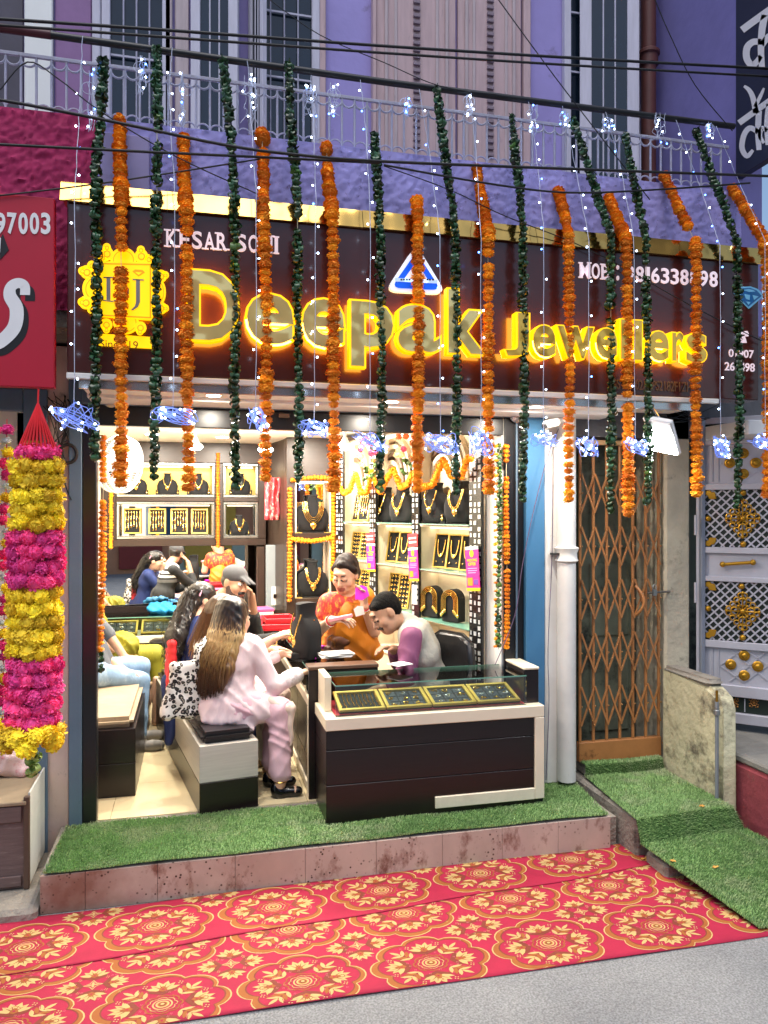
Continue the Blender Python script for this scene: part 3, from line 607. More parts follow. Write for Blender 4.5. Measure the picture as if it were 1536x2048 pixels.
# serif capitals: plain glyph strokes finished with slab serifs
def serif_word(body, px0, py0, px1, py1, rise, m, h=35):
    n = len(body); wd = {'I': .45, '1': .6, ' ': .55, 'M': 1.25, ':': .45, 'N': 1.1, 'K': 1.08}; tot = sum(wd.get(c, 1) for c in body); x = px0; u = (px1 - px0) / tot
    for c in body:
        w = wd.get(c, 1) * u; yy = rise * (x - px0) / (px1 - px0)
        if c != ' ':
            board_text(c, x + u * .09, py0 + yy, x + w - u * .09, py1 + yy, m, .006, .016)
            p0 = lambda fx, fy: PY(x + u * .09 + (w - u * .18) * fx, py0 + yy + (py1 - py0) * fy, YS - .001)
            feet = {'K': ((.12, 0), (.12, 1), (.88, 0), (.9, 1)), 'E': ((.14, 0), (.14, 1)), 'R': ((.14, 0), (.14, 1), (.92, 1)), 'A': ((.08, 1), (.92, 1)), 'N': ((.1, 0), (.1, 1), (.9, 0)), 'I': ((.5, 0), (.5, 1)), 'M': ((.08, 0), (.08, 1), (.92, 0), (.92, 1)), 'B': ((.1, 0), (.1, 1)), '1': ((.6, 1),)}.get(c, ())
            for fx, fy in feet:
                b = MB()
                q = p0(fx, fy); hw = u * .0026 * (.26 if c != 'I' else .22); hh = .0065; zz = q.z + (-hh if fy == 0 else 0)
                b.box((q.x - hw, YS - .008, zz), (q.x + hw, YS - .0015, zz + hh)).build('serif', m, sg)
        x += w
serif_word('KESAR SONI', 330, 459, 558, 494, 15, lilacw)
serif_word('MOB : 9816338898', 1157, 525, 1436, 556, 19, lilacw)
board_text('GSTIN 02AJJPS2182F1ZH', 1222, 758, 1382, 784, mat('dull_gold_vinyl', '#6b5138', .4, var=.05), .004, .012)
board_text('01907', 1457, 698, 1507, 714, lilacw, .004, .014)
board_text('262498', 1449, 724, 1509, 741, lilacw, .004, .014)
def ppoly(pts, y): return [PY(x, yy, y) for x, yy in pts]
def flat(pts, y, d, m, name, par, bevel=0.):
    """polygon given in board pixels, standing d proud of plane y"""
    q = ppoly(pts, y); b = MB(); n = len(q); b.v = [tuple(p) for p in q] + [(p.x, p.y - d, p.z) for p in q]
    b.f = [tuple(range(n)), tuple(reversed(range(n, 2 * n)))] + [(i, i + n, (i + 1) % n + n, (i + 1) % n) for i in range(n)]; b.m = [0] * (n + 2)
    return b.build(name, m, par, bevel=bevel)
def ring_px(c, rx, ry, n=28, a0=0, a1=360): return [(c[0] + rx * math.cos(R(a0 + (a1 - a0) * i / n)), c[1] - ry * math.sin(R(a0 + (a1 - a0) * i / n))) for i in range(n)]
# phone mark
flat([(1473, 672), (1477, 664), (1494, 662), (1497, 668), (1496, 673), (1490, 673), (1489, 669), (1482, 669), (1481, 674)], YS - .001, .004, lilacw, 'phone_mark', sg)
flat([(1479, 686), (1482, 674), (1489, 672), (1493, 686)], YS - .001, .004, lilacw, 'phone_mark', sg)
# blue gem emblem
gemd = mat('gem_blue', '#0d4e86', .3, var=.4, vs=40, emit='#1668a8', es=.12); geml = mat('gem_light', '#6fb2d8', .3, var=.2, emit='#6fb2d8', es=.12)
flat([(1467, 588), (1480, 574), (1500, 573), (1516, 579), (1527, 592), (1497, 618)], YS - .001, .004, geml, 'gem_emblem', sg)
flat([(1470, 588), (1482, 577), (1500, 576), (1513, 581), (1523, 592), (1497, 613)], YS - .0055, .002, gemd, 'gem_emblem', sg)
for pts in ([(1486, 580), (1498, 584), (1511, 583), (1506, 580), (1497, 578)], [(1488, 588), (1500, 590), (1499, 600), (1492, 598)], [(1505, 590), (1517, 593), (1508, 600)], [(1475, 587), (1483, 590), (1480, 595)], [(1492, 603), (1501, 604), (1497, 610)]):
    flat(pts, YS - .008, .001, geml, 'gem_facet', sg)
# triangular hallmark emblem
def rtri(cx, cy, w, h, r, skew=0.):
    V = [(cx, cy - h * .55), (cx + w / 2, cy + h * .45), (cx - w / 2, cy + h * .45)]; out = []
    for i in range(3):
        p = Vector(V[i]); a = (Vector(V[i - 1]) - p).normalized(); b = (Vector(V[(i + 1) % 3]) - p).normalized()
        for t in range(7):
            f = t / 6; q = p + a * r * (1 - f) ** 2 + b * r * f ** 2
            out.append((q.x, q.y + skew * (q.x - cx)))
    return out
wlit = mat('lit_white_acrylic', '#f4f6fa', .3, var=0, emit='#eef2ff', es=.35); blit = mat('lit_blue_acrylic', '#0d5be0', .3, var=0, emit='#0d55e0', es=.42)
flat(rtri(829, 545, 122, 96, 26, .05), YS - .001, .03, wlit, 'hallmark_emblem', sg)
flat(rtri(832, 545, 100, 74, 20, .05), YS - .0315, .005, blit, 'hallmark_emblem', sg)
flat(rtri(832, 547, 56, 40, 8, .05), YS - .037, .003, wlit, 'hallmark_emblem', sg)
flat([(790, 556), (875, 560), (874, 567), (790, 563)], YS - .037, .003, mat('pale_blue_acrylic', '#bcd6f4', .3, var=0, emit='#bcd6f4', es=.3), 'hallmark_emblem', sg)
flat([(822, 560), (832, 548), (842, 561)], YS - .0405, .002, wlit, 'hallmark_emblem', sg)
for x in (801, 806, 812, 817, 853, 858, 864): flat([(x, 557.5), (x + 3.6, 557.7), (x + 3.6, 561), (x, 560.8)], YS - .0405, .001, blackp, 'hallmark_mark', sg)
# ornate lit plate with monogram
Yp = YS - .02
flat([(199, 525), (306, 527), (306, 642), (199, 634)], Yp, .022, glow, 'emblem_plate', sg)
ylw = mat('engraved_yellow', '#c99000', .5, var=0, emit=(1., .42, .0), es=.34)
def curl(cx, cy, r, par): flat(ring_px((cx, cy), r, r), Yp - .001, .014, glow, 'emblem_scroll', par); flat(ring_px((cx, cy), r * .55, r * .55), Yp - .0155, .001, ylw, 'emblem_scroll', par); flat(ring_px((cx, cy), r * .38, r * .38), Yp - .017, .001, glow, 'emblem_scroll', par)
for cx, cy, rx, ry in ((247, 520, 26, 24), (252, 645, 26, 24), (194, 578, 29, 30), (312, 585, 20, 30)):
    flat(ring_px((cx, cy), rx, ry), Yp - .002, .010, glow, 'emblem_lobe', sg); flat(ring_px((cx, cy), rx * .8, ry * .8), Yp - .0125, .001, ylw, 'emblem_lobe', sg); flat(ring_px((cx, cy), rx * .74, ry * .74), Yp - .014, .001, glow, 'emblem_lobe', sg)
for cx, cy, r in ((214, 508, 13), (214, 496, 8), (283, 513, 13), (282, 501, 8), (205, 516, 9), (298, 519, 9), (174, 545, 13), (165, 543, 8), (184, 532, 9), (172, 606, 13), (164, 605, 8), (184, 620, 9), (322, 553, 12), (331, 551, 7), (322, 617, 12), (331, 617, 7), (213, 650, 12), (213, 660, 7), (281, 656, 12), (280, 664, 7)): curl(cx, cy, r, sg)
for pts in ([(200, 526), (302, 528), (302, 530.5), (200, 528.5)], [(299.5, 531), (302, 531), (302, 636), (299.5, 636)], [(200, 629), (302, 634), (302, 636.5), (200, 631.5)]): flat(pts, Yp - .0225, .001, ylw, 'emblem_line', sg)
stl = mat('brushed_steel_letter', '#a8a29a', .3, .8, var=.1)
for pts in ([(213, 555), (221, 555), (221, 601), (213, 600)], [(207, 554), (227, 554), (227, 556.5), (207, 556.5)], [(206, 600), (226, 602), (226, 604.5), (206, 602)], [(226, 554), (244, 562), (258, 578), (258, 588), (246, 601), (227, 604), (227, 601), (242, 596), (250, 586), (250, 578), (241, 566), (227, 557)],
            [(272, 559), (280, 560), (280, 604), (276, 614), (266, 621), (262, 620), (270, 612), (272, 604)], [(265, 558), (288, 559), (288, 561.5), (265, 560.5)]): flat(pts, Yp - .0225, .003, stl, 'monogram', sg)
flat([(265, 543), (270, 539), (285, 540), (290, 545), (277, 553)], Yp - .0225, .001, ylw, 'emblem_gem', sg); flat([(270, 544), (284, 545), (277, 550)], Yp - .024, .001, glow, 'emblem_gem', sg)
flat([(198, 668), (304, 675), (304, 698), (198, 692)], YS - .006, .012, glow, 'since_plate', sg)
board_text('Since 19', 200, 679, 276, 695, mat('brown_print', '#8a5a10', .5, var=0), .001, 0, YS - .0185)
flat([(205, 530), (300, 532), (300, 638), (205, 632)], YS - .003, .002, halo, 'backlight', sg)

# neighbour's red sign with black shadowed letters
Yn = 3.86; redm = mat('red_flex_print', '#b3122f', .45, var=.08, vs=3)
ns = thing('flower_stall_sign', 'red printed sign with white letters at the left edge of the picture', 'sign', PY(108, 777, Yn))
p, q = PY(109, 776, Yn), PY(109, 396, Yn)
MB().box((-2.3, Yn, p.z), (p.x, Yn + .05, q.z)).build('board', redm, ns, bevel=.004)
wv = mat('white_vinyl', '#e9e6e6', .45, var=.04); bv = mat('black_vinyl', '#141216', .45, var=.1)
for i, ch in enumerate('97003'): board_text(ch, -8 + i * 22.5, 425, 11 + i * 22.5, 468, wv, .003, .03, Yn - .001, ns)
flat([(0, 478), (6, 468), (18, 500), (0, 520)], Yn - .001, .002, bv, 'letter_shadow', ns); flat([(-30, 470), (2, 476), (0, 505), (-30, 520)], Yn - .004, .002, wv, 'letter', ns)
def stroke_px(pts, ws, n=6):
    """variable width ribbon outline through pixel points"""
    P = [Vector(p) for p in pts]; sm = []; W = []
    for i in range(len(P) - 1):
        p0, p1, p2, p3 = P[max(i - 1, 0)], P[i], P[i + 1], P[min(i + 2, len(P) - 1)]
        for t in range(n):
            f = t / n; sm.append(.5 * ((2 * p1) + (p2 - p0) * f + (2 * p0 - 5 * p1 + 4 * p2 - p3) * f * f + (3 * p1 - p0 - 3 * p2 + p3) * f ** 3)); W.append(ws[i] + (ws[i + 1] - ws[i]) * f)
    sm.append(P[-1]); W.append(ws[-1]); L, Rr = [], []
    for i, p in enumerate(sm):
        d = (sm[min(i + 1, len(sm) - 1)] - sm[max(i - 1, 0)]); d.normalize(); nn = Vector((-d.y, d.x)) * W[i] / 2; L.append(p + nn); Rr.append(p - nn)
    return L, Rr
def stroke(pts, ws, place, m, name, par, d=.002):
    L, Rr = stroke_px(pts, ws); b = MB(); n = len(L)
    for q in L + Rr: b.v.append(tuple(place(q.x, q.y)))
    b.f = [(i, i + 1, n + i + 1, n + i) for i in range(n - 1)]; b.m = [0] * (n - 1); return b.build(name, m, par)
sp = [(50, 590), (49, 572), (36, 566), (22, 574), (20, 592), (33, 618), (28, 655), (0, 684), (-20, 690)]; sw = [20, 20, 20, 22, 26, 28, 28, 26, 20]
stroke([(x + 10, y + 12) for x, y in sp], sw, lambda x, y: PY(x, y, Yn - .0012), bv, 'letter_shadow', ns); stroke(sp, sw, lambda x, y: PY(x, y, Yn - .003), wv, 'letter', ns)

# dark blue projecting sign with Devanagari letters, upper right
Xd = 3.272; ds = thing('projecting_sign', 'dark navy projecting sign with big white letters in the upper right corner', 'sign', (Xd, 4.1, 3.78))
navy = mat('navy_flex', '#16203a', .45, var=.1, vs=3)
MB().box((Xd, 2.9, PX(1472, 357, Xd).z), (Xd + .05, PX(1471, 300, Xd).y, 5.6)).build('board', navy, ds, bevel=.004)
plc = lambda x, y: PX(x, y, Xd - .003)
for pts, ws in (([(1484, 60), (1500, 48), (1536, 22), (1560, 6)], [14, 14, 14, 14]), ([(1530, 30), (1524, 60), (1522, 100), (1524, 136)], [14, 14, 13, 12]), ([(1522, 84), (1506, 84), (1494, 96), (1494, 118), (1506, 130), (1522, 112)], [12, 13, 14, 14, 13, 9]), ([(1524, 90), (1540, 72), (1556, 84)], [12, 13, 12]),
                ([(1478, 246), (1500, 230), (1536, 204), (1560, 188)], [12, 12, 12, 12]), ([(1512, 226), (1506, 196), (1498, 180), (1488, 172)], [12, 11, 9, 5]), ([(1510, 214), (1522, 190), (1528, 176)], [8, 7, 4]),
                ([(1518, 222), (1516, 262), (1518, 300)], [12, 12, 10]), ([(1516, 264), (1500, 256), (1488, 270), (1484, 296), (1494, 312), (1506, 300)], [10, 11, 11, 11, 10, 6]), ([(1538, 208), (1534, 246), (1536, 290)], [11, 11, 10]), ([(1534, 262), (1524, 256), (1520, 272), (1528, 286)], [8, 9, 9, 6])):
    stroke(pts, ws, plc, wv, 'letter', ds)

# ================================================================ GATES ON THE RIGHT
gatebr = mat('brown_gate_enamel', '#ad7444', .4, var=.15, vs=8, dirt='#5b3620', ds=6, dth=.58)
XG0, XG1 = PY(1157, 1300, YF).x, PY(1321, 1300, YF).x; zg0, zg1 = .105, 2.13
cg = thing('collapsible_gate', 'brown collapsible lattice gate drawn shut beside the shop', 'gate', ((XG0 + XG1) / 2, YF, zg0))
MB().box((XG0, YF - .012, zg0), (XG1, YF + .03, zg0 + .125)).build('kick_plate', gatebr, cg, bevel=.004)
MB().box((XG0, YF - .02, zg1), (XG1, YF + .03, zg1 + .03)).build('head_track', mat('cream_track', '#cfa878', .5, var=.1), cg, bevel=.004)
nb = 7; xs = [XG0 + .012 + (XG1 - XG0 - .024) * i / (nb - 1) for i in range(nb)]; sp_ = xs[1] - xs[0]
for x in xs: MB().box((x - .0085, YF - .004, zg0 + .125), (x + .0085, YF + .012, zg1)).build('upright', gatebr, cg, bevel=.003)
zc_ = [z for z in (.50, .95, 1.40, 1.85)]
rivet = MB().ball((0, 0, 0), .006, 8, 4).mesh('rivet', mat('worn_rivet', '#b08050', .35, .6), smooth=60)
for zc in (.46, .80, 1.14, 1.48, 1.82):
    for i in range(nb - 1):
        xa, xb = xs[i], xs[i + 1]; h = .125
        MB().bar((xa, YF - .012, zc - h), (xb, YF - .012, zc + h), .012, .005, up=(0, 1, 0)).build('lattice_bar', gatebr, cg); MB().bar((xa, YF - .018, zc + h), (xb, YF - .018, zc - h), .012, .005, up=(0, 1, 0)).build('lattice_bar', gatebr, cg)
    for x in xs: link('rivet', rivet, cg, loc=(x, YF - .023, zc)); 
hx = xs[4] + .01
MB().tube([(hx, YF - .012, 1.22)] + [Vector((hx, YF - .02 - .045 * math.sin(math.pi * i / 8), 1.22 - .19 * i / 8)) + Vector((.03 * math.sin(math.pi * i / 8), 0, 0)) for i in range(1, 8)] + [(hx, YF - .012, 1.03)], .010, 8).build('handle', gatebr, cg, smooth=60)
MB().tube([(xs[5] - .01, YF - .03, 1.175), (XG1 + .05, YF - .03, 1.18)], .007, 8).build('bolt', mat('grey_bolt', '#77716a', .5, .6), cg, smooth=60)
lk = PY(1309, 1182, YF - .05)
pk = thing('padlock', 'small steel padlock hanging from the bolt of the brown gate', 'padlock', lk)
MB().box(lk + Vector((-.018, -.008, -.03)), lk + Vector((.018, .008, .012))).build('body', lockm, pk, bevel=.005, seg=2); MB().tube([lk + Vector((-.012, 0, .01)), lk + Vector((-.012, 0, .03))] + arc(lk + Vector((0, 0, .03)), .012, 180, 0, 6) + [lk + Vector((.012, 0, .01))], .003, 6).build('shackle', alu, pk, smooth=60)
# dim passage behind: panelled door
pd = thing('passage_door', 'dim grey green panelled door behind the brown lattice gate', 'door', (2.6, YF + .3, .1))
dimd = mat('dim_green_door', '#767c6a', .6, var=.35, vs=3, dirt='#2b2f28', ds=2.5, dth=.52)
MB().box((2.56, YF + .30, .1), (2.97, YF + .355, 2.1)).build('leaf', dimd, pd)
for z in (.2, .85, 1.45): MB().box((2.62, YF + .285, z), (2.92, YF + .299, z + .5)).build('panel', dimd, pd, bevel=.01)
# ornate silver gate, standing ajar towards the street
H0 = Vector((3.30, 4.42)); GD = Vector((.72, -.694)).normalized(); GN = Vector((-GD.y * -1, 0)) 
gn = Vector((-.694, -.72, 0)).normalized()
silv = mat('silver_grey_paint', '#bcbbc6', .42, .25, var=.1, vs=6, bump=.05); dgreen = mat('dark_green_sheet', '#15231c', .5, var=.2); goldp = mat('gold_paint', '#b98a2a', .35, .75, var=.15, vs=20)
og = thing('ornate_gate', 'silver grey steel gate with gold rosettes and lattice panels at the right edge', 'gate', (H0.x, H0.y, .35))
def GP(px, py, off=0.): p = PW(px, py, H0, GD); return p + gn * off
def gbox(s0, s1, z0, z1, o0, o1, name, m, par=og, bevel=.003):
    vs = []
    for z in (z0, z1):
        for s, o in ((s0, o0), (s1, o0), (s1, o1), (s0, o1)): c = H0 + GD * s; vs.append((c.x + gn.x * o, c.y + gn.y * o, z))
    return MB().add(vs, [(0, 3, 2, 1), (4, 5, 6, 7), (0, 1, 5, 4), (1, 2, 6, 5), (2, 3, 7, 6), (3, 0, 4, 7)]).build(name, m, par, bevel=bevel)
def gs(px): p = PW(px, 1100, H0, GD); return (Vector((p.x, p.y)) - H0).dot(GD)
def gz(py, px=1440): return PW(px, py, H0, GD).z
sA, sB, sE = gs(1394), gs(1410), .85
gbox(sA, sB, gz(1412), gz(842), .0, .04, 'stile', silv); gbox(sE, sE + .06, gz(1412), gz(842), .0, .04, 'stile', silv)
rows = [842, 872, 892, 968, 982, 1092, 1104, 1152, 1164, 1280, 1292, 1368, 1384, 1424]
for y0, y1 in ((836, 848), (874, 890), (968, 980), (1094, 1106), (1152, 1162), (1280, 1294), (1366, 1388), (1420, 1440)): gbox(sB + .001, sE - .001, gz(y1), gz(y0), .0, .038, 'rail', silv)
for y0, y1 in ((848, 874), (980, 1094), (1162, 1280), (1388, 1420)): gbox(sB, sE, gz(y1), gz(y0), .0, .006, 'backing_sheet', dgreen, bevel=0)
for y0, y1 in ((890, 968), (1106, 1152), (1294, 1366)): gbox(sB, sE, gz(y1), gz(y0), .0, .012, 'sheet', silv, bevel=0)
def g3(s, z, o): c = H0 + GD * s; return Vector((c.x + gn.x * o, c.y + gn.y * o, z))
def gbar(s0, z0, s1, z1, o, w, name, m, d=.004): MB().bar(g3(s0, z0, o), g3(s1, z1, o), w, d, up=tuple(gn)).build(name, m, og)
for y0, y1 in ((980, 1094), (1162, 1280)):          # diagonal lattice
    z0, z1 = gz(y1) + .002, gz(y0) - .002; hh = z1 - z0
    for dirn in (1, -1):
        s = sB - hh
        while s < sE:
            a0, b0, a1, b1 = s, z0, s + hh, z1
            if dirn < 0: b0, b1 = z1, z0
            if a0 < sB: f = (sB - a0) / hh; b0 = b0 + (b1 - b0) * f; a0 = sB
            if a1 > sE: f = (a1 - sE) / hh; b1 = b1 - (b1 - b0) * f * hh / (a1 - a0); a1 = sE
            if a1 - a0 > .01: gbar(a0, b0, a1, b1, .012 + (.005 if dirn > 0 else 0), .010, 'lattice_bar', silv)
            s += .052 if dirn > 0 else .06
bossm = MB().lathe((0, 0, 0), [(.034, 0), (.034, .006), (.028, .010), (.022, .011), (.020, .018), (.012, .026), (.002, .028)], 16, axis=tuple(gn)).mesh('rosette', goldp, smooth=40)
ballm = MB().ball((0, 0, 0), .020, 12, 8).mesh('knob', goldp, smooth=80)
for px, py in ((1460, 926), (1487, 907), (1512, 926), (1487, 948), (1462, 1328), (1489, 1310), (1516, 1332), (1489, 1350)): link('rosette', bossm, og, loc=GP(px, py, .014))
for px, py in ((1417, 1037), (1487, 1088), (1487, 986), (1417, 1216), (1484, 1172), (1486, 1274)): link('knob', ballm, og, loc=GP(px, py, .024))
for cy in (927, 1330):                              # raised diamond frames
    for (xa, ya), (xb, yb) in (((1440, cy), (1488, cy - 34)), ((1488, cy - 34), (1536, cy)), ((1536, cy), (1488, cy + 34)), ((1488, cy + 34), (1440, cy)), ((1460, cy - 32), (1536, cy + 30)), ((1460, cy + 32), (1536, cy - 30))):
        MB().bar(GP(xa, ya, .016), GP(xb, yb, .016), .008, .006, up=tuple(gn)).build('twisted_bar', silv, og)
    for px in (1426, 1438): MB().tube([GP(px, cy - 36, .016), GP(px, cy + 36, .016)], .004, 6).build('twisted_bar', silv, og)
for cy in (1037, 1222):                             # pierced gold medallions
    c = GP(1486, cy, .024); sv = Vector((GD.x, GD.y, 0)); b = MB(); rr = .095
    for k in range(4):
        a0 = k * 90; p0 = c + sv * rr * math.cos(R(a0)) + Vector((0, 0, rr * 1.25 * math.sin(R(a0)))); p1 = c + sv * rr * math.cos(R(a0 + 90)) + Vector((0, 0, rr * 1.25 * math.sin(R(a0 + 90))))
        for j in range(4): q = p0.lerp(p1, (j + .5) / 4); b.tube([q + sv * .016 * math.cos(R(45 * i)) + Vector((0, 0, .016 * math.sin(R(45 * i)))) for i in range(8)], .0042, 5, closed=True)
        q = c.lerp(p0, .5); b.tube([q + sv * .024 * math.cos(R(45 * i)) + Vector((0, 0, .026 * math.sin(R(45 * i)))) for i in range(8)], .005, 5, closed=True); b.ball(p0, .012, 8, 5)
        b.tube([c, p0], .005, 5); q = c.lerp(p0.lerp(p1, .5), .55); b.tube([c, q], .006, 5); b.ball(q, .011, 8, 5)
    b.ball(c, .02, 10, 6); b.build('medallion', goldp, og, smooth=60)
for px, py, fl in ((1423, 990, -1), (1423, 1083, 1), (1423, 1172, -1), (1423, 1266, 1)):
    c = GP(px, py, .022); sv = Vector((GD.x, GD.y, 0)); L = [(-.5, 0), (-.3, .25), (-.05, .2), (.05, .34), (.25, .22), (.5, 0), (.28, -.2), (.05, -.32), (-.1, -.2), (-.32, -.24)]; an = R(38) * fl
    M = frameM(c, sv * math.cos(an) + Vector((0, 0, math.sin(an))), sv * -math.sin(an) + Vector((0, 0, math.cos(an)))); MB().prism([(x * .085, y * .085) for x, y in L], M, .008).build('gold_leaf', goldp, og, bevel=.003)
copper = mat('copper_filigree', '#b0793f', .4, .6, var=.1)
for y in (861, 1404):
    for px in (1431, 1468, 1508):
        c = GP(px, y, .012); sv = Vector((GD.x, GD.y, 0)); b = MB(); ry = abs(gz(y - 11) - gz(y + 11)) / 2; rx = .032
        for k in range(8): a = R(45 * k + 22.5); b.tube([c, c + sv * rx * math.cos(a) + Vector((0, 0, ry * math.sin(a)))], .0022, 4)
        b.tube([c + sv * rx * .6 * math.cos(R(45 * i)) + Vector((0, 0, ry * .6 * math.sin(R(45 * i)))) for i in range(8)], .0022, 4, closed=True)
        for k in range(4): a = R(90 * k + 45); b.ball(c + sv * rx * math.cos(a) + Vector((0, 0, ry * math.sin(a))), .006, 6, 4)
        b.build('filigree', copper, og)
    for px in (1450, 1490): gbar(gs(px), gz(y + 13), gs(px), gz(y - 13), .014, .006, 'divider', silv)
hq0, hq1 = GP(1447, 1128, .045), GP(1507, 1124, .045); MB().tube([hq0, hq1], .011, 12).build('handle', goldp, og, smooth=60)
for q in (hq0, hq1): MB().ball(q, .019, 12, 8).build('handle_knob', goldp, og, smooth=60)
# steel gate post
gp = thing('gate_post', 'grey steel gate post with hinges between plaster pier and ornate gate', 'post', (3.27, 4.43, .2))
MB().box((3.232, 4.40, .1), (3.262, 4.445, 2.32)).build('post', mat('steel_grey', '#8d93a2', .45, .3, var=.1), gp, bevel=.004)
for py in (1185, 1050): MB().tube([PY(1391, py + 20, 4.39), PY(1391, py - 20, 4.39)], .009, 8).build('hinge', silv, gp, smooth=60)
# white lintel band over the ornate gate
MB().box((3.262, 4.0, 2.17), (4.6, 4.44, 2.26)).build('gate_lintel', white, kind='structure', bevel=.006)
# ================================================================ flood lamp
fl = thing('flood_lamp', 'lit white LED flood lamp above the brown gate', 'flood lamp', Q(1325, 880, 4.4))
c4 = [Q(1284, 836, 4.30), Q(1341, 846, 4.20), Q(1362, 918, 4.33), Q(1303, 902, 4.43)]; c4[2] = c4[1] + c4[3] - c4[0]; nrm = (c4[1] - c4[0]).cross(c4[3] - c4[0]).normalized()
if nrm.dot(Vector((0, 0, CAMZ)) - c4[0]) < 0: nrm = -nrm
b = MB(); b.v = [tuple(p) for p in c4] + [tuple(p - nrm * .035) for p in c4]; b.f = [(0, 1, 2, 3), (7, 6, 5, 4)] + [(i, i + 4, (i + 1) % 4 + 4, (i + 1) % 4) for i in range(4)]; b.m = [0] * 6
b.build('housing', white, fl, bevel=.006)
ctr = sum(c4, Vector()) / 4; inn = [ctr + (p - ctr) * .86 + nrm * .009 for p in c4]; low = [inn[0].lerp(inn[3], .30), inn[1].lerp(inn[2], .30), inn[2], inn[3]]
b = MB(); b.v = [tuple(p) for p in low]; b.f = [(0, 1, 2, 3)]; b.m = [0]; b.build('led_panel', mat('flood_led', '#ffffff', .4, var=0, emit=(.93, .97, 1.), es=110.), fl)
MB().tube([c4[0].lerp(c4[1], .5) - nrm * .03, c4[0].lerp(c4[1], .5) - nrm * .05 + Vector((0, .08, .06)), PY(1330, 800, 4.45)], .008, 6).build('bracket', alu, fl, smooth=60)

